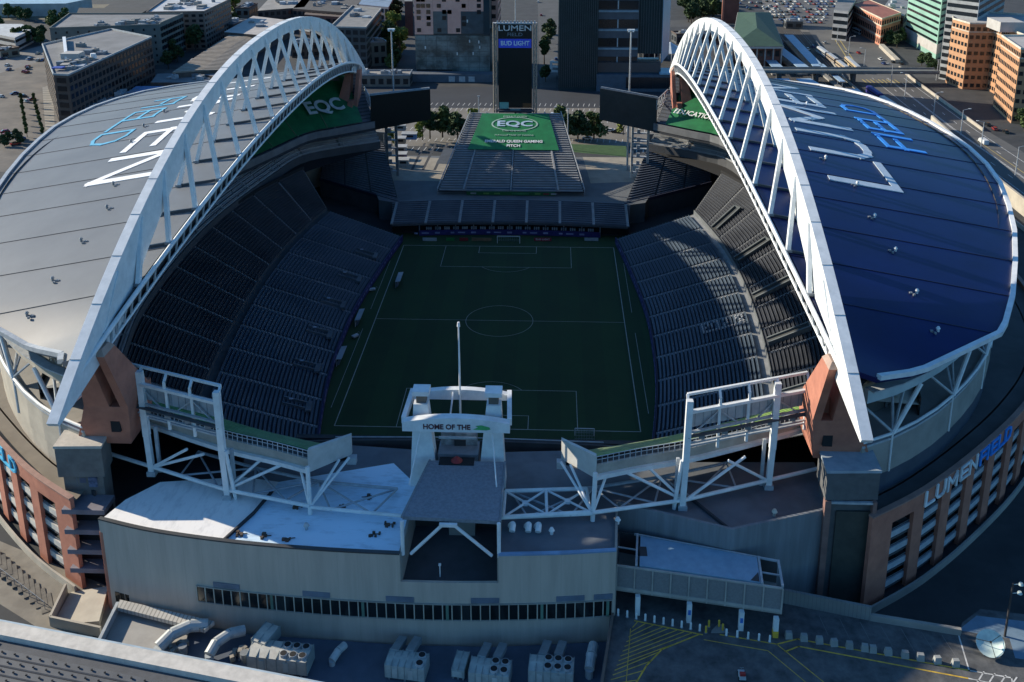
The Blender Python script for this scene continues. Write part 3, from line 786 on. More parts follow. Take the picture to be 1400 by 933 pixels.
# ---------------------------------------------------------------- bleacher under the tower
bl = thing('bleacher', 'tall trapezoid bleacher with a green tarp below the scoreboard tower', 'bleacher', (0, 100, DECK))
def BP(u, t, h=0): # u -1..1, t 0 front .. 1 top
    y = 82+t*44; hw = 25.8+(17.6-25.8)*t; return V((-.4+u*hw, y, 8.5+16.5*t+h))
rows = 34
sl = MB(); gg = []
for r in range(rows):
    z = 8.5+16.5*r/(rows-1)
    for t in (r/rows, (r+1)/rows):
        p, q = BP(-1, t), BP(1, t); gg.append([(p.x, p.y, z), (q.x, q.y, z)])
sl.grid(gg); sl.build('terrace', mat('bleacher_deck', (.17, .18, .19), .7, (.12, .13, .14), .3), bl)
for k, (ua, ub) in enumerate(((-.98, -.66), (-.63, -.02), (.02, .63), (.66, .98))):
    b = MB()
    for r in range(rows):
        z = 8.5+16.5*r/(rows-1); ta, tb = (r+.3)/rows, (r+.8)/rows
        q = [BP(u, t) for u, t in ((ua, ta), (ub, ta), (ub, tb), (ua, tb))]
        b.prism([(p.x, p.y) for p in q], z+.1, z+.42)
    b.build('bench_rows', SEATG, bl)
for u in (-.645, .645):
    b = MB(); b.hexa([BP(u-.014, 0, .1), BP(u+.014, 0, .1), BP(u+.014, 1, .3), BP(u-.014, 1, .3)], [BP(u-.014, 0, .6), BP(u+.014, 0, .6), BP(u+.014, 1, .9), BP(u-.014, 1, .9)]); b.build('aisle_steps', AISLE, bl)
b = MB(); b.hexa([BP(-.01, 0, .1), BP(.01, 0, .1), BP(.01, .5, .3), BP(-.01, .5, .3)], [BP(-.01, 0, .5), BP(.01, 0, .5), BP(.01, .5, .8), BP(-.01, .5, .8)]); b.build('aisle_steps', AISLE, bl)
b = MB(); T0, T1 = .48, .97
b.grid([[BP((-1+2*i/8)*(.77-.05*j/8), T0+(T1-T0)*j/8, .95) for i in range(9)] for j in range(9)]); tarp = b.build('tarp', GREEN, bl)
xd = V((1, 0, 0)); yd = (BP(0, 1)-BP(0, 0)).normalized()
def BT(x, t): p = BP(0, t, 1.12); return V((x-.4, p.y, p.z))
text_part('EQC', 'tarp_letters', mat('pale_blue_letters', (.48, .64, .78), .6), bl, BT(0, .82), xd, yd, 4.8, 13.5, .06, .12)
b = MB(); n = 56
for R0, R1, hh in ((1., .93, 0),):
    for i in range(n):
        a, c = 2*math.pi*i/n, 2*math.pi*(i+1)/n
        e = lambda R, t: V((-.4+R*8.9*math.cos(t), 0, 0))+V((0, yd.y, yd.z))*(R*4.4*math.sin(t))+V((0, BP(0, .82).y, BP(0, .82, 1.02).z))
        b.hexa([e(R1, a), e(R0, a), e(R0, c), e(R1, c)], [k+V((0, -.04, .08)) for k in (e(R1, a), e(R0, a), e(R0, c), e(R1, c))])
b.build('tarp_ring', mat('pale_green_line', (.42, .60, .50), .6), bl)
text_part('EMERALD QUEEN', 'tarp_letters', mat('pale_green_line', (0, 0, 0)), bl, BT(0, .92), xd, yd, 1.5, 9, .05)
text_part('CASINO & HOTEL', 'tarp_letters', mat('pale_green_line', (0, 0, 0)), bl, BT(0, .725), xd, yd, 1.3, 9, .05)
text_part('PUYALLUP TRIBE OF INDIANS', 'tarp_letters', mat('pale_green_line', (0, 0, 0)), bl, BT(0, .665), xd, yd, 1.2, 14.5, .05)
text_part('EMERALD QUEEN GAMING', 'tarp_letters', TXT, bl, BT(0, .582), xd, yd, 2.1, 21.5, .06, .06)
text_part('PITCH', 'tarp_letters', TXT, bl, BT(0, .525), xd, yd, 2.0, 5, .06, .06)
for u in (-1, 1):
    b = MB(); b.path([BP(u, 0, 1.2), BP(u, 1, 1.2)], .15, .15); b.path([BP(u, 0, .7), BP(u, 1, .7)], .12, .12)
    for t in range(12): b.tube(BP(u, t/11, -.2), BP(u, t/11, 1.2), .07, 6)
    b.build('side_railing', LGREY, bl)
    b = MB()
    for t in range(9):
        p = BP(u, t/8); b.tube((p.x, p.y, DECK), (p.x, p.y, p.z), .16, 6)
        if t < 8: b.tube((p.x, p.y, DECK), BP(u, (t+1)/8), .1, 6)
    b.build('side_framing', GREYM, bl)
b = MB(); b.poly([BP(-1, 0, -.3), BP(1, 0, -.3), BP(1, 1, -.6), BP(-1, 1, -.6)]); b.build('underside', DARK, bl)
b = MB(); b.box((-.4, 81.6, 7.9), (31, .3, 1.3)); b.build('front_board', mat('front_green', (.015, .12, .03), .5), bl)
for x, c in ((-13.5, (.35, .36, .36)), (-9, (.16, .32, .08)), (-5.2, (.16, .32, .08)), (3, (.05, .22, .08)), (9, (.16, .32, .08)), (12, (.3, .05, .05)), (14.6, (.4, .4, .4))):
    b = MB(); b.box((x, 81.4, 7.9), (2.0 if x != 3 else 6, .1, .55)); b.build('board_mark', mat('bm%d' % int(x*10), c, .6), bl)
b = MB(); b.box((-.4, 83, 8.9), (31, .2, 1.0)); b.build('blue_front_panel', mat('steel_blue', (.07, .12, .19), .6), bl)
# ---------------------------------------------------------------- scoreboard tower
tw = thing('scoreboard_tower', 'tall black scoreboard tower with lattice sides above the bleacher', 'scoreboard', (-.7, 130, 0))
X0, X1, Z0, Z1, TY = -8.4, 7.1, 26.5, 59.5, 130
b = MB(); b.box((-.65, TY, (Z0+Z1)/2), (13.0, 1.2, Z1-Z0)); b.build('screen', BLACK, tw)
for x, m in ((X0, mat('tower_steel', (.30, .27, .22), .6, (.22, .20, .17), 1)), (X1, mat('tower_steel', (.3, .27, .22), .6))):
    b = MB()
    for dx in (-.55, .55):
        for dy in (-1, 1): b.tube((x+dx, TY+dy, 0), (x+dx, TY+dy, Z1+.6), .22, 6)
    z = 0
    k = 0
    while z < Z1-1:
        for dy in (-1, 1):
            b.beam((x-.55, TY+dy, z), (x+.55, TY+dy, z), .16)
            b.beam((x-.55*(1 if k % 2 else -1), TY+dy, z), (x+.55*(1 if k % 2 else -1), TY+dy, z+2.1), .16)
        b.beam((x-.55, TY-1, z), (x-.55, TY+1, z+2.1), .14); b.beam((x+.55, TY-1, z), (x+.55, TY+1, z+2.1), .14)
        z += 2.1; k += 1
    b.build('lattice_leg', m, tw)
b = MB(); b.beam((X0-.8, TY, Z1+.3), (X1+.8, TY, Z1+.3), 1.6, .4)
for i in range(12): b.box((X0+1+i*1.3, TY, Z1+.9), (.5, .5, .7))
b.build('top_beam', LGREY, tw)
b = MB(); b.tube((-.5, TY, Z1+.5), (-.5, TY, Z1+15), .14, 6); b.build('mast', LGREY, tw)
yf = TY-.68
text_part('LUMEN', 'sign_letters', mat('sign_grey', (.62, .62, .62), .5), tw, (-.65, yf, Z1-1.6), (1, 0, 0), (0, 0, 1), 3, 12.6, .05, .03)
text_part('FIELD', 'sign_letters', mat('dim_sign', (.20, .24, .28), .5), tw, (-.65, yf, Z1-4.0), (1, 0, 0), (0, 0, 1), 1.9, 5.8, .05)
b = MB(); b.box((-.65, yf+.02, Z1-7.4), (12.6, .1, 3.5)); b.build('blue_sign_panel', mat('sign_blue', (.015, .035, .36), .4, (.012, .03, .3), .5, emit=.25), tw)
text_part('BUD LIGHT', 'sign_letters', mat('sign_white', (.6, .75, .9), .5), tw, (-.65, yf-.06, Z1-7.4), (1, 0, 0), (0, 0, 1), 2.4, 11, .05, .07)
b = MB(); b.box((-5, yf, Z0+1), (3.6, .3, 2.6)); b.build('teal_sign', mat('sign_teal', (.16, .46, .46), .5), tw)
b = MB(); b.box((4.0, yf, Z0+1), (3.4, .3, 1.8)); b.build('brown_sign', mat('sign_brown', (.14, .07, .025), .5), tw)
b = MB(); b.box((-.6, yf, Z0-.8), (4.2, .3, 1.0)); b.build('teal_plate', mat('teal_plate', (.12, .30, .33), .5), tw)
b = MB(); b.box((-.6, TY, Z0-1.2), (15, 2.4, .5)); b.box((-.6, TY+.4, 13), (13, .6, 26)); b.build('base_cladding', mat('slate_clad', (.05, .065, .09), .7), tw)
# ---------------------------------------------------------------- video boards
def video_board(s):
    th = thing('video_board', 'black video board on a grey column at the far left corner' if s < 0 else 'dark grey video board on pale ladder-like columns at the far right corner', 'video board', (s*40, 101, 0), 'video boards at the far corners')
    a, c = (V((-51.5, 97.0)), V((-30.3, 101.5))) if s < 0 else (V((31, 102.0)), V((51.0, 97)))
    zl = (26.0, 29.2) if s < 0 else (29.4, 26.2); zt = (39.0, 40.5) if s < 0 else (41.0, 38.6)
    d = (c-a).normalized(); nn = V((-d.y, d.x))
    q = [(a.x, a.y), (c.x, c.y), (c.x+nn.x*1.2, c.y+nn.y*1.2), (a.x+nn.x*1.2, a.y+nn.y*1.2)]
    b = MB(); b.hexa([(q[0][0], q[0][1], zl[0]), (q[1][0], q[1][1], zl[1]), (q[2][0], q[2][1], zl[1]), (q[3][0], q[3][1], zl[0])], [(q[0][0], q[0][1], zt[0]), (q[1][0], q[1][1], zt[1]), (q[2][0], q[2][1], zt[1]), (q[3][0], q[3][1], zt[0])])
    b.build('screen', BLACK if s < 0 else mat('grey_screen', (.05, .05, .047), .5), th)
    b = MB()
    b.beam((a.x+nn.x*2, a.y+nn.y*2, zt[0]), (c.x+nn.x*2, c.y+nn.y*2, zt[1]), .4, .5); b.beam((a.x+nn.x*2, a.y+nn.y*2, zl[0]), (c.x+nn.x*2, c.y+nn.y*2, zl[1]), .4, .5)
    o = a if s < 0 else c
    oz = zt[0] if s < 0 else zt[1]
    tgt = V((s*56.5, 113))
    for k in range(5):
        p = o.lerp(tgt, k/4); b.tube((p.x, p.y, oz-4), (p.x, p.y, oz-.5), .16, 6)
        if k < 4:
            r = o.lerp(tgt, (k+1)/4); b.tube((p.x, p.y, oz-4), (r.x, r.y, oz-.5), .14, 6)
    b.tube((*o, oz-.5), (*tgt, oz-.5), .22, 6); b.tube((*o, oz-4), (*tgt, oz-4), .22, 6)
    b.build('support_truss', LGREY, th)
    cols = ((-47, 102), (-43.5, 103)) if s < 0 else ((43.2, 103), (48.8, 101.5))
    for x, y in cols:
        b = MB(); b.box((x, y, 14), (.9, .9, 28)); b.build('column', mat('video_col', (.13, .15, .16), .7) if s < 0 else mat('video_col_pale', (.55, .54, .50), .6), th)
    b = MB()
    for z in range(9, 28, 3):
        b.box(((cols[0][0]+cols[1][0])/2, cols[0][1]+.3, z), (cols[1][0]-cols[0][0], 1.5, .35)); b.box(((cols[0][0]+cols[1][0])/2-.6, cols[0][1], z+.9), (1.2, .8, 1.2))
    b.each('landing', LGREY if s > 0 else GREYM, th)
    p = a.lerp(c, .32 if s < 0 else .62)
    lp = thing('light_pole', 'tall light pole rising behind the left video board' if s < 0 else 'tall light pole rising behind the right video board', 'light pole', (s*43.4 if s < 0 else 42.3, 112, 0), 'light poles behind the video boards')
    x = -45.4 if s < 0 else 42.3
    b = MB(); b.tube((x, 112, 0), (x, 112, 60.2), .42, 8, .24); b.build('pole', LGREY, lp)
    b = MB(); b.box((x, 112, 60.5), (2.6, .9, .5)); b.box((x-.8, 111.6, 60.1), (.6, .7, .6)); b.box((x+.8, 111.6, 60.1), (.6, .7, .6)); b.build('lamp_head', WHITE, lp)
video_board(-1); video_board(1)
for px, pt, pb, lab in ((655, 150, 185, 'slim pole left of the green bleacher tarp'), (776, 150, 205, 'slim pole right of the green bleacher tarp')):
    p = at(px, pb, DECK)
    lp = thing('flood_pole', lab, 'light pole', (p.x, p.y, DECK), 'slim poles beside the bleacher')
    b = MB(); b.tube((p.x, p.y, DECK), (p.x, p.y, DECK+17), .3, 8, .2); b.build('pole', LGREY, lp)
    b = MB(); b.box((p.x, p.y, DECK+17.1), (1.2, .4, .3)); b.build('lamp_head', LGREY, lp)
b = MB()
for px in (563, 578, 594, 612): p, q = at(px, 233, DECK), at(px+18, 196, DECK); d = (q-p).normalized()*.5; nn = V((-d.y, d.x, 0)); b.quad(p-nn+V((0, 0, .04)), q-nn+V((0, 0, .04)), q+nn+V((0, 0, .04)), p+nn+V((0, 0, .04)))
b.build('paving_bands', mat('paving_band', (.04, .04, .042), .8), kind='structure')
b = MB(); b.poly([at(x, y, DECK)+V((0, 0, .05)) for x, y in ((596, 224), (617, 225), (628, 204), (608, 203))]); b.build('dark_paving', mat('dark_paving', (.05, .06, .075), .8), kind='structure')
for k, (px, py, w, c) in enumerate(((547, 178, 5, 'white'), (548, 196, 4, 'tan'), (549, 208, 4, 'white'), (549, 218, 4, 'violet'), (552, 226, 4, 'pale'), (560, 190, 6, 'blue and white'))):
    p = at(px, py, DECK); th = thing('vending_stall', '%s stall in the column of stalls beside the left video board' % {0: 'topmost white', 1: 'tan', 2: 'lower white', 3: 'violet', 4: 'lowest pale', 5: 'long blue and white'}[k], 'stall', (p.x, p.y, DECK), 'stalls beside the left video board')
    b = MB(); b.box((p.x, p.y, DECK+1.2), (w, 3, 2.4)); b.build('stall_body', {'white': mat('stall_white', (.3, .31, .32), .7), 'tan': mat('stall_tan', (.36, .26, .18), .7), 'violet': mat('stall_violet', (.12, .1, .2), .7), 'pale': mat('pale_wall', (.42, .41, .39), .8, (.34, .33, .31), .2), 'blue and white': mat('stall_blue', (.10, .22, .42), .6)}[c], th)
    b = MB(); b.hexa([(p.x-w/2-.3, p.y-1.8, DECK+2.4), (p.x+w/2+.3, p.y-1.8, DECK+2.4), (p.x+w/2+.3, p.y+1.8, DECK+2.6), (p.x-w/2-.3, p.y+1.8, DECK+2.6)], [(p.x-w/2-.3, p.y-1.8, DECK+2.55), (p.x+w/2+.3, p.y-1.8, DECK+2.55), (p.x+w/2+.3, p.y+1.8, DECK+2.75), (p.x-w/2-.3, p.y+1.8, DECK+2.75)]); b.build('stall_roof', mat('stall_roof', (.36, .37, .37), .7), th)
    b = MB(); b.box((p.x, p.y-1.52, DECK+1.5), (w*.6, .08, .9)); b.build('counter_opening', DARK, th)
# ================================================================== SOUTH END
MX = -2.2
SW = [(-60, -108.6), (-50, -111.3), (-36, -113.5), (-22, -114.7), (-9.2, -115.2)]
SE = [(6.2, -114.9), (16, -114.2), (24.6, -113.2)]
FACADE = lines_mat('panel_cladding', (.48, .415, .35), (.39, .34, .29), 3.2, 0, .06, .7, .16, stretch=(1, 1, .09), scale=.7)
eb = thing('end_building', 'long curved grey building with a ribbon of dark windows at the near end', 'building', (-18, -105, 0))
for pts, nm in ((SW, 'curved_wall'), (SE, 'curved_wall')):
    P = smooth_curve(pts, 24)
    b = MB(); b.wall(P, 0, 17.6, .5); w = b.build(nm, FACADE, eb)
    b = MB(); b.wall(P, 17.6, 17.85, .7); b.build('roof_edge', mat('edge_dark', (.05, .055, .06), .6) if pts is SW else mat('edge_blue', (.2, .33, .5), .6), eb)
b = MB(); b.wall(smooth_curve([SW[-1], (-1.5, -115.2), SE[0]], 12), 0, 12.6, .5); b.build('low_wall', FACADE, eb)
# ribbon windows
WL = smooth_curve([(-43, -112.6), (-36, -113.5), (-22, -114.7), (-9.2, -115.2), (-1.5, -115.2), (6.2, -114.9), (16, -114.2), (24.2, -113.25)], 46)
WLo = offs(WL, .3)
for i in range(45):
    a, c = V(WLo[i]), V(WLo[i+1]); d = c-a
    b = MB(); b.beam((a.x+d.x*.08, a.y+d.y*.08, 7.15), (a.x+d.x*.92, a.y+d.y*.92, 7.15), .16, 2.75); w = b.build('window', GLASS, eb)
    b = MB(); b.beam((a.x, a.y-.02, 7.15), (a.x+.001, a.y-.12, 7.15), .01, 3.0) if False else b.box((a.x, a.y-.03, 7.15), (.16, .34, 3.0)); b.build('mullion', mat('mullion', (.50, .46, .38), .6), w)
b = MB(); b.path([V((p[0], p[1]-.02, 8.66)) for p in WLo], .3, .16); b.path([V((p[0], p[1]-.02, 5.66)) for p in WLo], .3, .16); b.build('window_frame', mat('frame_grey', (.34, .33, .30), .6), eb)
for i in (2, 12, 21, 30, 39, 43):
    a, c = V(WLo[i]), V(WLo[min(i+3, 45)]); b = MB(); b.beam((a.x, a.y-.02, 9.35), (c.x, c.y-.02, 9.35), .1, .95); b.build('blank_panel', mat('blue_panel', (.15, .19, .25), .5), eb)
for i in (8, 18, 27, 37, 44):
    a, c = V(WLo[i]), V(WLo[i+1]); b = MB(); b.beam((a.x+(c.x-a.x)*.35, a.y-.12, 7.15), (a.x+(c.x-a.x)*.65, a.y-.12, 7.15), .12, 2.85); b.build('green_mullion', mat('mullion_green', (.12, .22, .17), .5), eb)
# roofs
b = MB(); b.prism([p for p in smooth_curve(SW, 24) if p[0] < -38]+[(-37.9, -113.2), (-34.9, -106), (-33.2, -97.2), (-40, -96), (-54, -98), (-58, -103)], 16.6, 17.2); b.build('white_roof', ROOFW, eb)
b = MB(); b.prism([(-37.9, -113.2)]+[p for p in smooth_curve(SW, 24) if p[0] > -37]+[(-9.2, -97), (-14, -91), (-33.2, -97.2), (-34.9, -106)], 16.6, 17.2); b.build('blue_tinted_roof', mat('shade_blue_membrane', (.62, .78, .90), .55, (.34, .44, .52), .9, dist=(.2, .5), detail=10, stretch=(.35, 1, 1)), eb)  # blue shade on this half of the roof is put into its colour
b = MB(); b.prism([*SE, (25.4, -101.6), (43.5, -107.7), (61.3, -101.6), (61.6, -88), (6.2, -90)], 16.6, 17.2); b.build('grey_roof', ROOFG, eb)
b = MB(); b.wall([(25.6, -101.6), (43.5, -107.8), (61.3, -101.7)], 0, 18, .5); b.build('recessed_wall', lines_mat('panel_cladding_cool', (.20, .22, .24), (.15, .165, .18), 3.2, 0, .06, .75, .28, stretch=(1, 1, .09), scale=.7), eb)
b = MB(); b.wall([(24.6, -113.2), (25.4, -101.8)], 0, 17.8, .4); b.build('return_wall', CONC, eb)
for q in ([(-38, -113.3), (-35, -106), (-33.5, -100)], [(43, -107), (38, -99.5)]):
    b = MB(); b.wall(q, 17.1, 17.7, .35); b.build('roof_joint', mat('joint_dark', (.03, .035, .045), .8), eb)
b = MB(); b.prism([(-40, -97), (-8, -97), (-8, -86.5), (-26, -85), (-42, -88)], 16.3, 16.9); b.prism([(5, -97), (36, -97), (38, -88), (24, -85), (5, -86.5)], 16.3, 16.9); b.build('inner_deck', ROOFG, eb)
b = MB(); b.wall([(-42, -86), (-26, -84.2), (-8, -83.6), (5, -83.6), (24, -84.2), (38, -86)], 0, 17.3, .4); b.build('pitch_side_wall', mat('pitch_wall', (.05, .055, .06), .8), eb)
b = MB(); b.path([V((x, y, 17.9)) for x, y in [(-26, -84.2), (-8, -83.6), (5, -83.6), (24, -84.2)]], .12, .14); b.build('deck_rail', LGREY, eb)
# low stand under the pitch-side wall
for side in (-1, 1):
    b = MB()
    for r in range(14):
        y = -66-r*1.25; xa, xb = (-34, -9) if side < 0 else (5, 31)
        b.box(((xa+xb)/2, y, 1.2+r*.55), (xb-xa, 1.25, 2.4+r*1.1)); 
    b.build('low_terrace', mat('dark_terrace', (.03, .034, .04), .8), eb)
# notch terrace
b = MB(); b.prism([(-9.2, -115), (6.2, -114.8), (6.2, -101), (-9.2, -101)], 11.4, 12.0); b.build('terrace_floor', mat('terrace_floor', (.06, .07, .08), .8), eb)
b = MB(); b.wall([(-9.2, -115), (-9.0, -101)], 0, 17.6, .4); b.wall([(6.2, -114.8), (6.1, -101)], 0, 17.6, .4); b.build('notch_side_wall', CONC, eb)
b = MB(); b.wall([(-9.2, -101), (6.2, -101)], 0, 17, .4); b.build('notch_back_wall', mat('notch_dark', (.03, .03, .03), .8), eb)
b = MB(); b.box((-.6, -102.3, 14.2), (4.4, 2.2, 4.4)); b.build('service_block', CONC, eb)
b = MB(); b.tube((-3.2, -113.4, 12), (-3.2, -113.4, 14.2), .09, 6); b.box((-3.2, -113.4, 14.3), (.4, .4, .25)); b.build('terrace_lamp', WHITE, eb)
b = MB(); b.tube((-7.6, -114.4, 17), (-2.6, -114.2, 22.2), .26, 6); b.tube((5.2, -114.4, 17), (-.6, -114.2, 22.2), .26, 6); b.beam((-3, -114.2, 22.3), (-.2, -114.2, 22.3), .5); b.build('v_brace', WHITE, eb)
b = MB(); b.tube((6.3, -114.6, 17), (6.3, -114.4, 23), .3, 8); b.tube((-8.8, -114.6, 17), (-8.8, -114.4, 23), .3, 8); b.build('brace_post', WHITE, eb)
# small roof things
rnd = random.Random(11)
def mush(x, y, z, m=LGREY, r=.5):
    b = MB(); b.tube((x, y, z), (x, y, z+.7), r*.55, 10); b.tube((x, y, z+.7), (x, y, z+1.2), r, 10, r*.5); return b.build('roof_fan', m, eb)
mush(-25.3, -109.5, 17.2); mush(14.5, -109.2, 17.2, WHITE); mush(51.3, -103.2, 17.2, mat('beige_fan', (.5, .47, .4), .6)); mush(25.3, -106.2, 17.2, WHITE)
for x, y in ((-35.5, -111.2), (-31.5, -111.6), (-27.5, -112), (-14, -110.5), (-12, -108), (-28, -104), (-21, -104), (-17, -101)):
    b = MB()
    for k in range(5): b.box((x+rnd.uniform(-.8, .8), y+rnd.uniform(-.5, .5), 17.35), (rnd.uniform(.2, .6), rnd.uniform(.2, .6), rnd.uniform(.2, .6)))
    b.tube((x-.9, y, 17.3), (x+.9, y+.3, 17.3), .07, 6); b.build('roof_clutter', mat('rusty_dark', (.09, .065, .05), .8), eb)
for x in (8, 10.6, 12.2):
    b = MB(); b.tube((x, -107.5, 17.2), (x+.2, -108.3, 18.2), .7, 10, .5); b.tube((x+.2, -108.3, 18.2), (x+.1, -109.3, 17.6), .5, 10); b.build('roof_duct', WHITE, eb)
b = MB(); b.wall([(-61, -104.5), (-60, -108.6)], 0, 15, .6); b.wall([(-60, -108.7), (-58.4, -109.1)], 0, 15.2, .35); b.build('brick_corner_post', BRICK, eb)
for i in range(7):
    b = MB(); b.beam((-58.6+i*.95, -109.35-i*.22, 2.2), (-57.8+i*.95, -109.55-i*.22, 2.2), .14, 3.4); b.build('window', GLASS, eb)
for i in range(6):
    b = MB(); b.box((-57.8+i*.5, -105.2, 15.4-.25*i), (.5, 1.8, .2)); b.build('stair_tread', LGREY, eb)
# ---------------------------------------------------------------- entrance tower with the curved sign beams
et = thing('gateway_tower', 'white gateway tower with curved beams and the dark HOME OF THE lettering', 'tower', (-2, -96, 17))
b = MB(); b.hexa([(-8.9, -113.3, 22.4), (6.3, -113.9, 22.4), (6.3, -98.4, 22.4), (-6.4, -98.4, 22.4)], [(-8.9, -113.3, 23), (6.3, -113.9, 23), (6.3, -98.4, 23), (-6.4, -98.4, 23)]); pl = b.build('platform_roof', mat('speckled_roof', (.22, .24, .275), .85, (.16, .18, .21), 2.2), et)
b = MB(); b.path([V((-9.0, -113.4, 22.9)), V((-6.4, -98.2, 22.9))], .3, .35); b.path([V((6.5, -114, 22.9)), V((6.5, -98.2, 22.9))], .3, .35); b.build('platform_edge', GREYM, et)
for sgn in (-1, 1):
    cx = lambda x: -1.75+sgn*x  # mirrored about the tower axis
    b = MB(); b.hexa([(cx(8.3), -97.6, 17), (cx(3.4), -97.6, 17), (cx(3.4), -94.2, 17), (cx(8.3), -94.2, 17)], [(cx(7.5), -96.2, 32.4), (cx(5.0), -96.2, 32.4), (cx(5.0), -94.2, 32.4), (cx(7.5), -94.2, 32.4)]); b.build('tower_leg', WHITE, et)
    b = MB(); b.box((cx(6.2), -95, 34.4), (2.9, 2.6, .8)); b.build('leg_cap', WHITE, et)
    b = MB(); b.box((cx(6.2), -95, 33.2), (1.7, 1.5, 1.7)); b.build('cap_neck', mat('rust_neck', (.16, .14, .12), .6), et)
    b = MB(); b.beam((cx(9.0), -97.6, 30.2), (cx(8.6), -89, 30.6), .8, 1.3); b.build('side_beam', WHITE, et)
    b = MB(); b.tube((cx(6.0), -97.9, 29.3), (cx(7.2), -105.5, 23.1), .11, 6); b.build('stay_cable', WHITE, et)
def bowed(y, zb, h, sag, hw, th):
    b = MB(); n = 20; T = []; Bm = []
    for i in range(n+1):
        u = -1+2*i/n; x = -1.75+u*hw
        T.append((x, zb+h+sag*(1-u*u))); Bm.append((x, zb+.25*sag*(1-u*u)*0))
    for i in range(n):
        b.hexa([(Bm[i][0], y-th/2, Bm[i][1]), (Bm[i+1][0], y-th/2, Bm[i+1][1]), (Bm[i+1][0], y+th/2, Bm[i+1][1]), (Bm[i][0], y+th/2, Bm[i][1])], [(T[i][0], y-th/2, T[i][1]), (T[i+1][0], y-th/2, T[i+1][1]), (T[i+1][0], y+th/2, T[i+1][1]), (T[i][0], y+th/2, T[i][1])])
    return b
bowed(-98.2, 28.9, 1.7, .95, 9.1, 1.5).build('front_beam', WHITE, et)
bowed(-88.6, 29.2, 1.0, 1.0, 8.7, 1.2).build('rear_beam', WHITE, et)
text_part('HOME OF THE', 'sign_letters', mat('maroon_letters', (.10, .03, .04), .6), et, (-3.3, -98.98, 29.85), (1, 0, 0), (0, 0, 1), 1.3, 8.0, .04, .04)
b = MB(); b.hexa([(1.2, -99.0, 29.4), (3.6, -99.0, 29.35), (4.2, -99.0, 29.65), (3.4, -99.0, 30.0)], [(1.0, -99.05, 29.95), (2.2, -99.05, 30.35), (3.2, -99.05, 30.2), (3.9, -99.05, 29.9)])
b = MB(); b.v = [(1.1, -99.02, 29.5), (3.4, -99.02, 29.4), (4.1, -99.02, 29.6), (3.9, -99.02, 30.0), (2.6, -99.02, 30.35), (1.5, -99.02, 30.2), (2.0, -99.02, 29.95)]; b.f = [(0, 1, 2, 3, 4, 5, 6)]
b.build('emblem', mat('emblem_green', (.07, .42, .14), .6), et)
b = MB(); b.box((-1.75, -93.6, 22.6), (6.4, .3, 5.5)); b.build('inner_panel', mat('stained_panel', (.34, .35, .36), .7, (.12, .12, .13), .6), et)
b = MB(); b.beam((-5, -96.4, 26.2), (1.5, -96.4, 26.2), .3, .35); b.beam((-5, -97.5, 22.2), (1.5, -97.5, 22.2), .25, .25); b.build('cross_bar', LGREY, et)
b = MB(); b.box((-1.6, -93.9, 22.9), (2, .2, 2.4)); b.build('door_recess', mat('recess', (.03, .03, .035), .7), et)
b = MB(); b.box((-1.75, -98.6, 23.05), (6, 2.2, .16)); b.build('roof_hatch', DARK, et)
b = MB(); b.tube((-1.75, -98.6, 23.2), (-1.75, -98.6, 24.0), 1.0, 16, .2); b.build('red_dome', mat('dull_red', (.30, .02, .02), .5), et)
b = MB(); b.box((-1.75, -94.5, 20), (7, 4, 6)); b.build('tower_core', GREYM, et)
fp = thing('flagpole', 'tall bare white flagpole rising behind the gateway tower', 'flagpole', (-2.2, -88.6, 30))
b = MB(); b.tube((-1.9, -89.6, 23), (-1.9, -89.6, 43.8), .22, 10, .14); b.build('pole', WHITE, fp)
b = MB(); b.tube((-1.9, -89.6, 43.8), (-1.9, -89.6, 44.6), .3, 10, .2); b.build('finial', WHITE, fp)
b = MB(); b.tube((-3.4, -92.5, 28), (-3.1, -89.6, 31), .16, 6); b.build('pole_stay', WHITE, fp)
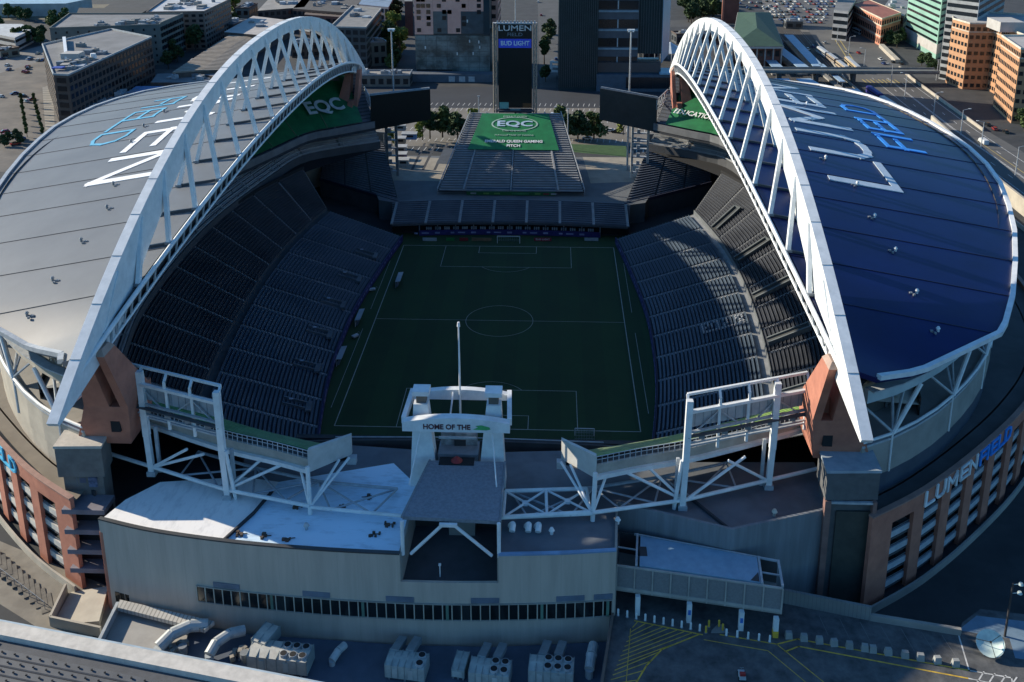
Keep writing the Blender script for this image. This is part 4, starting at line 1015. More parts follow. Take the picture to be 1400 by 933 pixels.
# ---------------------------------------------------------------- seating gantries either side (mirrored about x = MX)
def gantry(s):
    G = lambda x, y, z: (x if s < 0 else 2*MX-x, y, z)
    side = 'left' if s < 0 else 'right'
    th = thing('seating_gantry', 'white steel seating gantry by the shaded brick pier on the white roof' if s < 0 else 'white steel seating gantry with sunlit green seats by the orange-lit brick pier', 'gantry', G(-45, -95, 17), 'steel seating gantries at the near end')
    PB = lambda x, y, z: V(G(x, y, z))
    P1, P2, P3 = (-56.4, -95.8), (-40.9, -101.9), (-25.6, -105.7)
    for (x, y), zt in ((P1, 37.2), (P2, 37.2)):
        b = MB(); b.beam(PB(x, y, 25), PB(x-.3, y+.6, zt), 1.05, 1.1, V((0, 1, 0))); b.beam(PB(x+.25, y-.1, 17.2), PB(x, y, 25), .95, .95, V((0, 1, 0))); po = b.build('gantry_post', WHITE, th)
        b = MB(); b.box(PB(x+.2, y, 17.6), (1.5, 1.5, .9)); b.build('post_foot', LGREY, po)
        b = MB(); b.beam(PB(x+1.3, y+.8, 17.2), PB(x+1.1, y+1.2, 26), .55, .55, V((0, 1, 0))); b.build('rear_post', LGREY, th)
    x, y = P3; b = MB(); b.tube(PB(x, y, 17.2), PB(x-.4, y+1.6, 25.2), .38, 8); b.build('prop_column', WHITE, th)
    x, y = P2; b = MB(); b.tube(PB(x+1.6, y-.2, 17.2), PB(x+.6, y-.2, 26.5), .34, 8); b.build('prop_column', WHITE, th)
    # billboard frame
    F0, F1 = (-62.3, -93.2), (-41.0, -101.0); L = lambda t, dy, z: PB(F0[0]+(F1[0]-F0[0])*t, F0[1]+(F1[1]-F0[1])*t+dy, z)
    b = MB(); b.beam(L(0, 1.2, 37.4), L(1, 1.2, 37.4), .42, .42); b.beam(L(0, -.4, 35.0), L(1, -.4, 35.0), .55, .5); b.build('frame_beam', WHITE, th)
    for t in (0, .26, .5, .74, 1):
        b = MB(); b.beam(L(t, -.4, 35), L(t, -.2, 36.6), .4); b.beam(L(t, -.2, 36.4), L(t, 1.2, 37.4), .4); b.beam(L(t, .2, 27), L(t, .2, 35), .45); b.build('frame_strut', WHITE, th)
    b = MB()
    for t0, t1, za, zb in ((0, .26, 29.5, 33.8), (.26, .5, 33.8, 29.5), (.5, .74, 29.5, 33.8), (.74, 1, 33.8, 29.5)): b.beam(L(t0, .3, za), L(t1, .3, zb), .22)
    b.beam(L(0, -.3, 31.2), L(1, -.3, 31.2), .5, .3); b.beam(L(0, -.3, 29.2), L(1, -.3, 29.2), .35, .25); b.beam(L(0, .3, 28.2), L(1, .3, 28.2), .3, .3); b.build('frame_brace', LGREY, th)
    b = MB(); a, c = L(.03, .75, 33.1), L(.97, .75, 33.1); b.beam(a, c, .12, 3.3); b.build('board_back', mat('board_back', (.34, .37, .40), .5, (.26, .29, .32), .5), th)
    b = MB()
    for k in range(16): b.beam(L(k/15, .66, 31.5), L(k/15, .66, 34.7), .08)
    b.each('board_seam', GREYM, th)
    b = MB()
    for k in range(5): b.box(L(.12+k*.19, -.2, 30.0), (1.0, .5, .9))
    b.each('equipment_box', GREYM, th)
    b = MB(); b.beam(L(-.02, -.8, 30.7), L(1.0, -.8, 30.7), .9, .12); b.build('catwalk', mat('grating', (.09, .095, .10), .7), th)
    # curved seating balcony
    BK = [PB(x, y, 0) for x, y, _ in smooth_curve([(-72.3, -82.2, 0), (-65, -86.2, 0), (-58, -89.8, 0), (-43.2, -96.4, 0), (-33, -99.8, 0), (-26.2, -102.3, 0)], 26)]
    FR = [PB(x, y, 0) for x, y, _ in smooth_curve([(-69, -74, 0), (-61, -78.6, 0), (-54, -82.5, 0), (-40, -88.8, 0), (-30, -92.5, 0), (-20.5, -95), ] if False else [(-69, -74, 0), (-61, -78.6, 0), (-54, -82.5, 0), (-40, -88.8, 0), (-30, -92.3, 0), (-20.5, -95, 0)], 26)]
    lev = lambda i, t, h=0: V((BK[i].x+(FR[i].x-BK[i].x)*t, BK[i].y+(FR[i].y-BK[i].y)*t, 26.2-(4.4*t)+h))
    b = MB(); n = 26
    gg = []
    for r in range(8):
        for t in (r/8, (r+1)/8): gg.append([V((lev(i, t).x, lev(i, t).y, 25.8-4.4*r/7)) for i in range(n)])
    b.grid(gg); b.grid([[lev(i, 0, -2.6) for i in range(n)], [lev(i, 1, -1.2) for i in range(n)]]); b.grid([gg[-1], [lev(i, 1, -1.2) for i in range(n)]])
    b.grid([[lev(0, 0, -2.6), lev(0, 1, -1.2)], [gg[0][0], gg[-1][0]]]); b.build('seating_slab', CONCD, th)
    b = MB()
    for i in range(n-1): b.hexa([lev(i, 0, -2.6)+V((0, -.15, 0)), lev(i+1, 0, -2.6)+V((0, -.15, 0)), lev(i+1, 0, -2.6), lev(i, 0, -2.6)], [lev(i, 0, -.5)+V((0, -.5, 0)), lev(i+1, 0, -.5)+V((0, -.5, 0)), lev(i+1, 0, -.5), lev(i, 0, -.5)])
    b.build('outer_panel', mat('taupe_panel', (.40, .38, .34), .8, (.30, .29, .26), .4), th)
    b = MB()
    for j, (t0, t1) in enumerate(((.10, .98),)):
        b.grid([[lev(i, t0+(t1-t0)*k/7, .75) for i in range(n)] for k in range(8)])
    b.build('green_tarp', mat('gantry_green', (.06, .34, .09), .6, (.04, .24, .065), .3) if s < 0 else mat('gantry_sunlit_green', (.28, .50, .07), .6, (.2, .38, .06), .3), th)  # right-hand tarp: sunlight put into the colour as a brighter green
    b = MB()
    for k in range(7): b.path([lev(i, .16+k*.125, .82) for i in range(n)], .12, .06)
    b.build('bench_lines', mat('bench_line', (.30, .36, .22), .6), th)
    b = MB(); b.path([lev(i, 0, 1.0)+V((0, -.3, 0)) for i in range(n)], .12, .12); b.path([lev(i, 0, .4)+V((0, -.3, 0)) for i in range(n)], .09, .09)
    for i in range(n):
        b.beam(lev(i, 0, -.6)+V((0, -.4, 0)), lev(i, 0, 1.0)+V((0, -.3, 0)), .14, .14)
        if i < n-1:
            m = lev(i, 0, 0).lerp(lev(i+1, 0, 0), .5); b.beam(m+V((0, -.4, -.6)), m+V((0, -.3, 1.)), .1, .1)
    b.build('railing', LGREY, th)
    b = MB()
    for i in range(0, n-1): b.beam(lev(i, 0, -2.75)+V((0, -.5, 0)), lev(i+1, 0, -2.75)+V((0, -.5, 0)), .7, .75)
    b.build('bottom_girder', WHITE, th)
    e = lev(n-1, 0); f = lev(n-1, 1)
    b = MB(); b.hexa([V((e.x, e.y-.6, 23.2)), V((f.x, f.y-.4, 21.8)), V((f.x, f.y+.3, 21.8)), V((e.x, e.y+.3, 23.2))], [V((e.x, e.y-.6, 27.4)), V((f.x, f.y-.4, 25.6)), V((f.x, f.y+.3, 25.6)), V((e.x, e.y+.3, 27.4))]); b.build('end_panel', mat('end_panel', (.50, .50, .48), .7, (.42, .42, .40), .5), th)
    b = MB(); b.box((f.x, f.y-.4, 20.8), (1.6, 1.2, 1.3)); b.build('end_box', LGREY, th)
    # diagonal bracing under the balcony
    b = MB()
    low = lambda t: PB(P1[0]+(P2[0]-P1[0])*t, P1[1]+(P2[1]-P1[1])*t, 18.8)
    hi = lambda t: PB(P1[0]+(P2[0]-P1[0])*t, P1[1]+(P2[1]-P1[1])*t+1.0, 23.8)
    b.tube(low(0), low(1), .34, 8); b.tube(low(0), low(-.75), .34, 8); b.tube(low(.03), hi(.5), .26, 6); b.tube(low(.03), hi(.72), .26, 6) if s < 0 else b.tube(low(.97), hi(.3), .26, 6)
    a, c = PB(*P2, 18.8), PB(*P3, 18.8); b.tube(a, c, .34, 8); b.tube(a, PB(-35, -99.5, 23.4), .26, 6); b.tube(a, PB(-31, -101, 23.4), .26, 6)
    b.tube(PB(*P3, 18.6), PB(-28, -101.5, 23.2), .24, 6); b.tube(PB(*P3, 18.6), PB(-22, -98.5, 22.8), .24, 6); b.tube(PB(*P3, 18.6), PB(-20.4, -97.8, 22.8), .24, 6); b.tube(PB(*P3, 18.6), PB(-9 if s < 0 else -8.6, -107.5, 18.6), .3, 8)
    b.build('bracing', WHITE, th)
    b = MB(); r = [PB(-50, -90, 18), PB(-38, -94.5, 18), PB(-26, -98, 18), PB(-12, -99.5, 18)]
    for p, q in zip(r, r[1:]): b.tube(p, q, .28, 8)
    cpts = [low(.4), low(.9), PB(-36, -102.8, 18.8), PB(-30, -104.4, 18.8), PB(-22, -106.3, 18.6), PB(-15, -107, 18.6)]
    for k, p in enumerate(cpts): b.tube(p, r[min(k//2+1, 3)], .18, 6); b.tube(p, r[min(k//2, 3)], .18, 6)
    b.build('lower_truss', LGREY, th)
gantry(-1); gantry(1)
# flat X-braced truss right of the gateway tower
tr = thing('lattice_truss', 'pale blue-white X-braced truss lying right of the gateway tower', 'truss', (15, -106, 18))
b = MB(); a0, a1, c0, c1 = V((6.6, -107.4, 18.8)), V((20.8, -105.6, 18.8)), V((6.6, -100.6, 18.8)), V((20.4, -99.4, 18.8))
b.tube(a0, a1, .36, 8); b.tube(c0, c1, .36, 8); b.build('chord', WHITE, tr)
b = MB()
for k in range(3):
    p, q = a0.lerp(a1, k/2), c0.lerp(c1, k/2); b.tube(p, q, .26, 6)
    if k < 2:
        p2, q2 = a0.lerp(a1, (k+1)/2), c0.lerp(c1, (k+1)/2); b.tube(p, q2, .2, 6); b.tube(q, p2, .2, 6)
        m = (p+q2)/2; b.box(m, (.9, .9, .5))
b.build('lattice', WHITE, tr)
# ---------------------------------------------------------------- stair towers next to the piers
def stair_tower(s):
    th = thing('stair_tower', 'grey concrete stair tower with small poster windows below the left brick pier' if s < 0 else 'dark concrete stair tower with a pale roof below the right brick pier', 'tower', (s*64, -100, 0), 'concrete stair towers under the piers')
    q = [(-70.6, -96.4), (-63.0, -96.0), (-62.3, -100.8), (-70.2, -101.2)] if s < 0 else [(59.6, -96.6), (68.2, -96.4), (67.9, -103.0), (59.3, -103.4)]
    gm = mat('tower_grey', (.17, .165, .155), .8, (.125, .12, .115), .5) if s < 0 else mat('tower_grey_cool', (.11, .115, .12), .8, (.08, .085, .09), .5)
    b = MB(); b.prism(q, 20.5 if s > 0 else 20, 25.6); b.build('upper_block', gm, th)
    ctr = V((sum(p[0] for p in q)/4, sum(p[1] for p in q)/4)); sh = lambda k, dy=0: [(ctr.x+(p[0]-ctr.x)*k, ctr.y+(p[1]-ctr.y)*k+dy) for p in q]
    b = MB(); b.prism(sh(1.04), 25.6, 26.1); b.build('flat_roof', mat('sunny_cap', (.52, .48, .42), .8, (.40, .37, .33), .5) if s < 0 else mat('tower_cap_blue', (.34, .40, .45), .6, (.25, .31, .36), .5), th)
    b = MB(); b.prism(sh(.86, .3), 0, 20.5); b.build('shaft', gm, th)
    if s < 0:
        for x in (-68.2, -64.7):
            b = MB(); b.box((x, -100.3+.0, 18.6), (1.5, .25, 1.9)); w = b.build('poster_window', mat('poster', (.05, .07, .13), .3, (.16, .2, .3), 1.4), th)
        b = MB(); b.box((-66.5, -100.3, 18.9), (1.2, .2, 1.0)); b.build('small_sign', mat('sign_dim', (.10, .12, .18), .4), th)
        for z in (15.6, 11.6, 7.6, 3.8):
            b = MB(); b.box((-64.9, -102.4, z), (7.4, 4.2, .9)); b.build('landing', mat('landing_violet', (.20, .19, .22), .8), th)
            b = MB(); b.box((-64.8, -101.4, z-2), (6.8, 1.2, 3)); b.build('landing_recess', DARK if z != 7.6 else mat('maroon_recess', (.04, .015, .015), .8), th)
        b = MB(); b.box((-64.6, -100.45, 13.6), (1.4, .2, 1.5)); b.build('poster_window', mat('poster', (0, 0, 0)), th)
    else:
        for x, w in ((59.8, 1.0), (67.4, .6)):
            b = MB(); b.box((x, -103.0, 10.2), (w, 1.2, 20.4)); b.build('corner_column', mat('tower_pink', (.24, .14, .12), .8, (.18, .105, .09), .5), th)
        b = MB(); b.box((63.6, -103.2, 20.0), (7.6, .5, .4)); b.build('ledge', LGREY, th)
        b = MB(); b.box((64.3, -102.7, 9), (5.6, .3, 18)); b.build('louvre_panel', mat('louvre_olive', (.06, .065, .055), .6, (.04, .045, .04), .5), th)
stair_tower(-1); stair_tower(1)
# ---------------------------------------------------------------- entry canopy (right of the curved wall)
pv = thing('entry_canopy', 'raised box canopy with a pale blue roof over the painted forecourt', 'canopy', (38, -107, 0))
A0, A1 = V((24.9, -111.9)), V((50.1, -116.1)); B0, B1 = V((25.9, -102.3)), V((50.8, -109.0)); Z0 = 5.5
def PV(u, v): return (A0.lerp(A1, u)).lerp(B0.lerp(B1, u), v)
b = MB(); b.prism([PV(0, 0), PV(1, 0), PV(1, 1), PV(0, 1)], 9.0, 9.5); b.build('floor_slab', CONC, pv)
b = MB(); b.beam((*A0, 11.6), (*A1, 11.6), .15, 4.2); b.build('mesh_screen', mat('mesh_screen', (.21, .215, .22), .7, (.17, .175, .18), 3), pv)
for k in range(10):
    p = PV(k/9, 0); b = MB(); b.box((p.x, p.y-.12, 11.5), (.22, .22, 4.6)); b.build('screen_post', mat('screen_post', (.40, .39, .36), .6), pv)
for z, w, h in ((13.8, .3, .25), (9.7, .4, .5)):
    b = MB(); b.beam((*PV(0, 0), z), (*PV(1, 0), z), w, h); b.build('screen_rail', mat('screen_post', (0, 0, 0)), pv)
b = MB(); b.prism([PV(.14, .04), PV(.87, .04), PV(.87, .8), PV(.14, .8)], 13.7, 14.1); b.build('roof_sheet', mat('blue_tinted_roof', (.22, .36, .48), .5, (.17, .29, .40), .5), pv)
b = MB(); b.box((*PV(.16, .4), 14.12), (1.2, 2.2, .06)); b.build('roof_stain', mat('stain', (.05, .05, .055), .8), pv)
b = MB(); b.poly([(*PV(.81, .05), 14.125), (*PV(.865, .05), 14.125), (*PV(.865, .34), 14.125)]); b.build('roof_stain', mat('stain', (.05, .05, .055), .8), pv)
b = MB()
for u in (.12, .88, 1.0): b.beam((*PV(u, .03), 13.95), (*PV(u, .85), 13.95), .35, .4)
b.beam((*PV(.1, .83), 13.95), (*PV(1, .83), 13.95), .3, .3); b.beam((*PV(0, .45), 13.8), (*PV(.12, .45), 13.8), .2, .2); b.beam((*PV(.88, .4), 13.8), (*PV(1, .4), 13.8), .2, .2); b.build('roof_frame', LGREY, pv)
b = MB(); b.wall([tuple(PV(0, .06)), tuple(PV(0, .9)), tuple(PV(1, .9))], 9.4, 13.4, .3); b.build('back_wall', mat('pavilion_dark', (.07, .075, .08), .7), pv)
for x, y, yel in ((28.3, -112.9, 0), (36.3, -114.2, 0), (44.2, -115.6, 0), (49.3, -116.8, 1)):
    b = MB(); b.box((x, y, 7.25), (.75, .75, 3.5)); c = b.build('column', WHITE, pv)
    if not yel and x > 30: b = MB(); b.box((x, y-.4, 7.5), (.45, .04, .9)); b.build('blue_badge', mat('badge_blue', (.03, .18, .6), .5), c)
    if yel: b = MB(); b.box((x, y, 6.1), (.82, .82, 1.2)); b.build('yellow_guard', YEL, c)
b = MB(); b.wall([(26, -106.5), (49, -111.5)], 5.5, 9, .3); b.build('underpass_wall', mat('underpass', (.05, .055, .06), .8), pv)
# ---------------------------------------------------------------- forecourt paint, bollards, blocks, dish
FQ = [(24.6, -108), (26, -104.5), (51.5, -109.3), (65, -112.7), (78, -115.2), (79.5, -112.8), (83.5, -109.8), (100, -112), (100, -140), (20, -140), (22.3, -126)]
b = MB(); b.prism(FQ, 0, Z0); b.build('forecourt', mat('forecourt_asphalt', (.125, .128, .13), .9, (.04, .044, .048), .45, bump=.2, detail=9, dist=(.3, .68)), kind='structure')
b = MB(); LZ = Z0+.008
def pl(p, q, w=.24): line(p.x, p.y, q.x, q.y, w)
g = lambda px, py: at(px, py, Z0)
pl(g(868, 849), g(960, 868), .22); pl(g(985, 868), g(1062, 881), .22); pl(g(955, 868), g(905, 888)); pl(g(905, 888), g(884, 910)); pl(g(884, 910), g(866, 940)); 
for k in range(13):
    t = k/12; p = g(845+20*(1-t)*1.0-12*t, 858+t*78); q = [g(872, 850), g(882, 853), g(893, 855), g(905, 858), g(915, 859), g(925, 862), g(935, 864), g(945, 866), g(918, 882), g(900, 892), g(890, 904), g(880, 917), g(872, 930)][k]
    pl(p, q, .14)
pl(g(862, 860), g(856, 935), .1)
pl(g(1062, 881), g(1090, 874)); pl(g(1090, 874), g(1325, 917)); pl(g(1074, 891), g(1092, 884)); pl(g(1092, 884), g(1325, 928)); pl(g(1062, 881), g(1135, 940), .14); pl(g(1050, 890), g(1110, 940), .12); pl(g(963, 875), g(1050, 890), .14)
b.build('yellow_markings', YEL, kind='structure')
b = MB(); LZ = Z0+.012
for k in range(7):
    q = g(1120+k*28, 842+k*4.5); pl(q, g(1132+k*28+k*1.5, 868+k*5.5), .1)
b.build('bay_lines', mat('faint_line', (.16, .165, .165), .8), kind='structure')
b = MB()
pl(g(1311, 870), g(1325, 917), .22); pl(g(1325, 917), g(1383, 927), .22); pl(g(1325, 928), g(1383, 940), .2); pl(g(1383, 927), g(1386, 945), .2)
for k in range(4): pl(g(1335+k*15, 935-k*0+2*k), g(1345+k*15, 919+2.5*k), .2)
b.build('white_bay_markings', WPAINT, kind='structure')
b = MB(); b.poly([(*g(x, y)[:2], Z0+.016) for x, y in ((973, 862), (981, 854), (988, 854), (997, 866), (972, 866))]); b.build('kerb_ramp', CONC, kind='structure')
sheet('pale_blue_paving', [g(1310, 862), g(1335, 842), g(1420, 852), g(1420, 905), g(1388, 900), g(1380, 873)], Z0+.012, mat('paving_blue', (.17, .25, .33), .7, (.13, .2, .27), .4))
def bollard(loc, yel):
    th = thing('bollard', None, 'bollard', loc); ORG[th.name] = V((0, 0, 0))
    b = MB(); b.tube((0, 0, 0), (0, 0, 1.15), .17, 10); b.tube((0, 0, 1.15), (0, 0, 1.25), .17, 10, .08); b.build('post', YEL if yel else WHITE, th)
    b = MB(); b.tube((0, 0, 0), (0, 0, .04), .3, 10); b.build('base_plate', GREYM, th); return th
bw = bollard((0, 0, 0), False); by = bollard((0, 0, 0), True); first = {0: True, 1: True}
def put(x, y, yel, lab):
    src = by if yel else bw
    if first[yel]: o = src; o.location = (x, y, Z0+.01); first[yel] = False
    else: o = dup(src, (x, y, Z0+.01))
    o['label'] = lab; o['group'] = 'yellow bollards beside the kerb ramp' if yel else 'white bollards along the forecourt kerb'
for k in range(10):
    p = g(845+k*12.4, 841.5+k*2.35); put(p.x, p.y, 0, 'white bollard in the row left of the kerb ramp')
for px, py in ((965, 865), (969, 857), (983, 857), (988, 862)): p = g(px, py); put(p.x, p.y, 1, 'yellow bollard at the side of the kerb ramp')
for k in range(5):
    p = g(993+k*14.8, 869+k*2.2); put(p.x, p.y, 0, 'white bollard in the row right of the kerb ramp')
cbk = MB(); cbk.hexa([(-.55, -.4, 0), (.55, -.4, 0), (.55, .4, 0), (-.55, .4, 0)], [(-.45, -.3, 1.1), (.45, -.3, 1.1), (.45, .3, 1.1), (-.45, .3, 1.1)])
first_b = None
for k in range(12):
    px = (1078, 1099, 1120, 1140, 1161, 1182, 1193, 1214, 1237, 1258, 1281, 1306)[k]; p = g(px, 872+(px-1078)*.168)
    if first_b is None: first_b = cbk.build('concrete_block', mat('block_grey', (.30, .31, .30), .9), label='grey concrete barrier block in the row along the yellow lines', cat='barrier', group='concrete blocks along the forecourt'); o = first_b
    else: o = first_b.copy(); COL.objects.link(o)
    o.location = (p.x, p.y, Z0+.01); o.rotation_euler = (0, 0, rnd.uniform(-.15, .1))
w0 = [(51.9, -109.4), (65.1, -112.8)]; 
b = MB(); b.wall(w0, 0, Z0+2.5, .5); b.build('wall', lines_mat('low_wall_panel', (.22, .225, .22), (.13, .135, .13), .6, 0, .06), label='taller ribbed concrete wall beside the entry canopy', cat='wall')
b = MB(); b.wall([(65.1, -112.8), (78.2, -115.4)], 0, Z0+1.1, .6); b.build('wall', CONC, label='low concrete wall leading to the satellite dish', cat='wall')
dp = at(1352, 892, Z0)
dh = thing('satellite_dish', 'pale green-white satellite dish on its mount at the lower right', 'dish', (dp.x, dp.y, Z0))
b = MB(); nrm = V((-.25, -.55, .8)).normalized(); ax = nrm.cross(V((0, 0, 1))).normalized(); ay = nrm.cross(ax); c0 = V((dp.x, dp.y, Z0+1.5)); R = 2.0
rings = [[c0+(ax*math.cos(2*math.pi*k/28)+ay*math.sin(2*math.pi*k/28))*R*r+nrm*(r*r*.55) for k in range(29)] for r in (0.02, .25, .5, .75, 1)]
b.grid(rings); b.grid([[p-nrm*.08 for p in q] for q in rings]); b.grid([rings[-1], [p-nrm*.08 for p in rings[-1]]]); b.build('reflector', mat('dish_white', (.55, .66, .62), .5, (.40, .5, .48), .7), dh, smooth=True)
b = MB(); hub = c0+nrm*1.3
for k in range(3): b.tube(rings[-1][k*9], hub, .05, 6)
b.tube(hub-nrm*.25, hub+nrm*.15, .16, 8); b.build('feed_horn', DARK, dh)
b = MB(); b.tube((dp.x, dp.y+.2, Z0), c0-nrm*.1, .22, 8); b.box((dp.x, dp.y+.2, Z0+.2), (2.2, 1.8, .4)); b.build('mount', GREYM, dh)
lp = thing('lamp_post', 'dark lamp post with two round heads beside the satellite dish', 'lamp post', (84.9, -115.5, Z0))
b = MB(); b.tube((84.9, -115.5, Z0), (84.9, -115.5, Z0+9.8), .2, 8, .13); b.build('post', mat('post_dark', (.05, .045, .045), .6), lp)
for z in (9.6, 8.0):
    b = MB(); b.tube((84.9, -115.5, Z0+z), (86, -115.5, Z0+z+.1), .06, 6); b.tube((86.1, -115.5, Z0+z), (86.1, -115.5, Z0+z+.35), .42, 12, .25); b.build('lamp_head', mat('lamp_pale', (.5, .6, .58), .4), lp)
p = g(1014, 926); uc = thing('utility_cart', 'small white and red cart alone on the forecourt at the bottom edge', 'cart', (p.x, p.y, Z0)); ORG[uc.name] = V((0, 0, 0))
b = MB(); b.hexa([(-.5, -.9, .3), (.5, -.9, .3), (.5, .9, .3), (-.5, .9, .3)], [(-.45, -.8, .85), (.45, -.8, .85), (.45, .7, .7), (-.45, .7, .7)]); b.build('cart_body', LGREY, uc)
b = MB(); b.box((0, -.5, 1.05), (.8, .5, .4)); b.build('seat', mat('cart_red', (.4, .03, .03), .5), uc)
b = MB(); b.tube((0, .6, .7), (0, .4, 1.3), .04, 6); b.tube((-.3, .4, 1.3), (.3, .4, 1.3), .04, 6); b.build('handlebar', GREYM, uc)
b = MB(); [b.tube((x-.07, y, .25), (x+.07, y, .25), .25, 10) for x in (-.5, .5) for y in (-.6, .6)]; b.each('wheel', DARK, uc)
# ---------------------------------------------------------------- plant roof with air handlers
sheet('plant_deck', [(-57, -110.5), (-56, -120), (-56, -140), (24, -140), (24.2, -114), (6, -115.8), (-9, -116), (-36, -114.6), (-50, -112.2)], 1.0, mat('plant_roof', (.085, .11, .155), .8, (.065, .085, .12), .3))
b = MB(); b.wall([(24.3, -113.6), (22.0, -127), (20, -140)], 0, 6.2, .4); b.build('parapet', mat('kerb_brown', (.16, .12, .10), .8), label='low brown parapet between the plant deck and the hatched forecourt', cat='parapet')
pt = thing('roof_ledge', 'raised pale flat roof beside the plant deck at the lower left', 'roof', (-50, -114, 0))
b = MB(); b.prism([(-57.5, -111.0), (-56.5, -121.5), (-43, -121.5), (-44.5, -114.0)], 0, 1.6); b.build('roof_slab', mat('ledge_roof', (.36, .35, .33), .8, (.3, .29, .275), .3), pt)
b = MB(); b.wall([(-57.7, -110.6), (-57.0, -121.5)], 0, 3.0, .5); b.build('ledge_parapet', LGREY, pt)
b = MB(); b.prism([(-57.4, -110.4), (-40, -114.6), (-41, -116.4), (-57, -112.2)], 2.6, 3.3); b.build('louvre_strip', lines_mat('louvre_pale', (.52, .50, .46), (.25, .24, .22), .7, 0, .2), pt)
HV = mat('hvac_panel', (.40, .45, .43), .55, (.30, .34, .33), .9)
def ahu(name, label, loc, L, W, H, rz, fans=0, group='air handling units on the plant deck', panel=6, sunny=False):
    th = thing(name, label, 'air unit', loc, group); ORG[th.name] = V((0, 0, 0))
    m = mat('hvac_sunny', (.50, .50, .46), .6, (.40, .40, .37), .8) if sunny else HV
    b = MB(); b.box((0, 0, .35+H/2), (L, W, H)); 
    b.hexa([(-L/2, -W/2, .35+H), (L/2, -W/2, .35+H), (L/2, W/2, .35+H), (-L/2, W/2, .35+H)], [(-L/2+.05, -.05, .55+H), (L/2-.05, -.05, .55+H), (L/2-.05, .05, .55+H), (-L/2+.05, .05, .55+H)]); b.build('casing', m, th)
    b = MB()
    for k in range(panel+1):
        x = -L/2+L*k/panel; b.box((x, 0, .37+H/2), (.09, W+.1, H+.04)); b.box((x, W/4, .47+H), (.1, W/2, .12)); b.box((x, -W/4, .47+H), (.1, W/2, .12))
    b.build('panel_ribs', mat('hvac_rib', (.27, .31, .31), .6), th)
    for k in range(2):
        b = MB(); b.box((-L/2+L*(.25+.4*k), -W/2-.06, .4+H*.45), (.8, .08, H*.7)); b.build('access_door', mat('hvac_door', (.5, .54, .52), .5), th)
    for k in range(fans):
        i, j = k % 2, k//2; x = L/2-.9-j*1.5; y = -W/4+i*W/2
        b = MB(); b.tube((x, y, .4+H), (x, y, .85+H), .62, 16); fo = b.build('fan_shroud', LGREY, th)
        b = MB(); b.tube((x, y, .86+H), (x, y, .88+H), .52, 16); b.build('fan_opening', DARK, fo)
    b = MB()
    for x in (-L*.4, 0, L*.4): b.box((x, 0, .175), (.25, W, .35))
    b.build('skid', GREYM, th)
    th.rotation_euler = (0, 0, rz); return th
def ducts(name, label, pts, r, group=None):
    th = thing(name, label, 'duct', pts[0], group)
    for a, c in zip(pts, pts[1:]):
        b = MB(); b.tube(a, c, r, 12); b.build('duct_run', mat('duct_pale', (.52, .54, .53), .5, (.40, .43, .43), .8), th)
    b = MB()
    for p in pts[1:-1]: b.tube((p[0], p[1], p[2]-r*.2), (p[0], p[1], p[2]+r*.2), r*1.12, 12)
    b.tube((pts[0][0], pts[0][1], 1.0), pts[0], r*.8, 10); b.build('elbow', LGREY, th)
    return th
Z = 1.0
ahu('air_handler', 'largest air handler, with six round fans at its right end', (-27.5, -120.8, Z), 9.6, 3.6, 2.5, -.10, 6, sunny=True)
ahu('air_handler', 'air handler under the middle of the window ribbon', (-7.6, -121.6, Z), 6.2, 3.2, 2.3, -.12, 2)
ahu('air_handler', 'air handler right of the narrow slatted unit', (5.3, -122.6, Z), 6.2, 3.2, 2.4, -.10, 4)
ahu('air_handler', 'air handler nearest the hatched yellow forecourt', (14.6, -121.9, Z), 6.8, 3.2, 2.5, -.07, 6)
ahu('intake_unit', 'narrow slatted intake unit between two air handlers', (.6, -120.6, Z), 2.0, 3.8, 1.4, -.15, 0, None, 2)
ahu('intake_unit', 'sunlit box stacked above the largest air handler', (-30.6, -117.8, Z+1.2), 2.6, 4.0, 1.7, -.35, 0, None, 2, True)
ducts('duct', 'curved sunlit duct left of the largest air handler', [(-39, -120.4, 2.2), (-38.4, -118.6, 2.9), (-36.8, -116.8, 3.0), (-34.8, -115.6, 2.6)], .85)
ducts('duct', 'wide square-bent duct beside the raised pale roof', [(-47.5, -119.2, 2.2), (-46, -117.2, 3.0), (-43.6, -115.6, 3.2), (-41, -114.9, 2.8)], 1.0)
ducts('duct', 'twin short ducts between the largest and the middle air handler', [(-19.6, -120.4, 1.8), (-18.9, -118.8, 2.2), (-18.2, -117.4, 2.0)], .6)
ducts('duct', 'tall bent duct at the right end of the plant deck', [(20.4, -121.2, 2.4), (20.8, -119.0, 3.0), (21.2, -116.8, 2.8)], .8)
for i, (x, y, lab) in enumerate(((-8.6, -118, 'middle air handler'), (5, -118.8, 'handler right of the slatted unit'), (14.4, -118, 'handler nearest the forecourt'))):
    th = thing('wall_ducts', 'sloping ducts joining the curved wall to the %s' % lab, 'duct', (x, y, Z), 'sloping duct pairs')
    for dx in (-1.2, 1.2):
        b = MB(); b.beam((x+dx, y-2.2, Z+2.6), (x+dx+.8, y+1.6, Z+1.6), 1.3, .9); b.build('duct_run', mat('duct_dim', (.26, .29, .30), .6, (.20, .225, .235), .6), th)
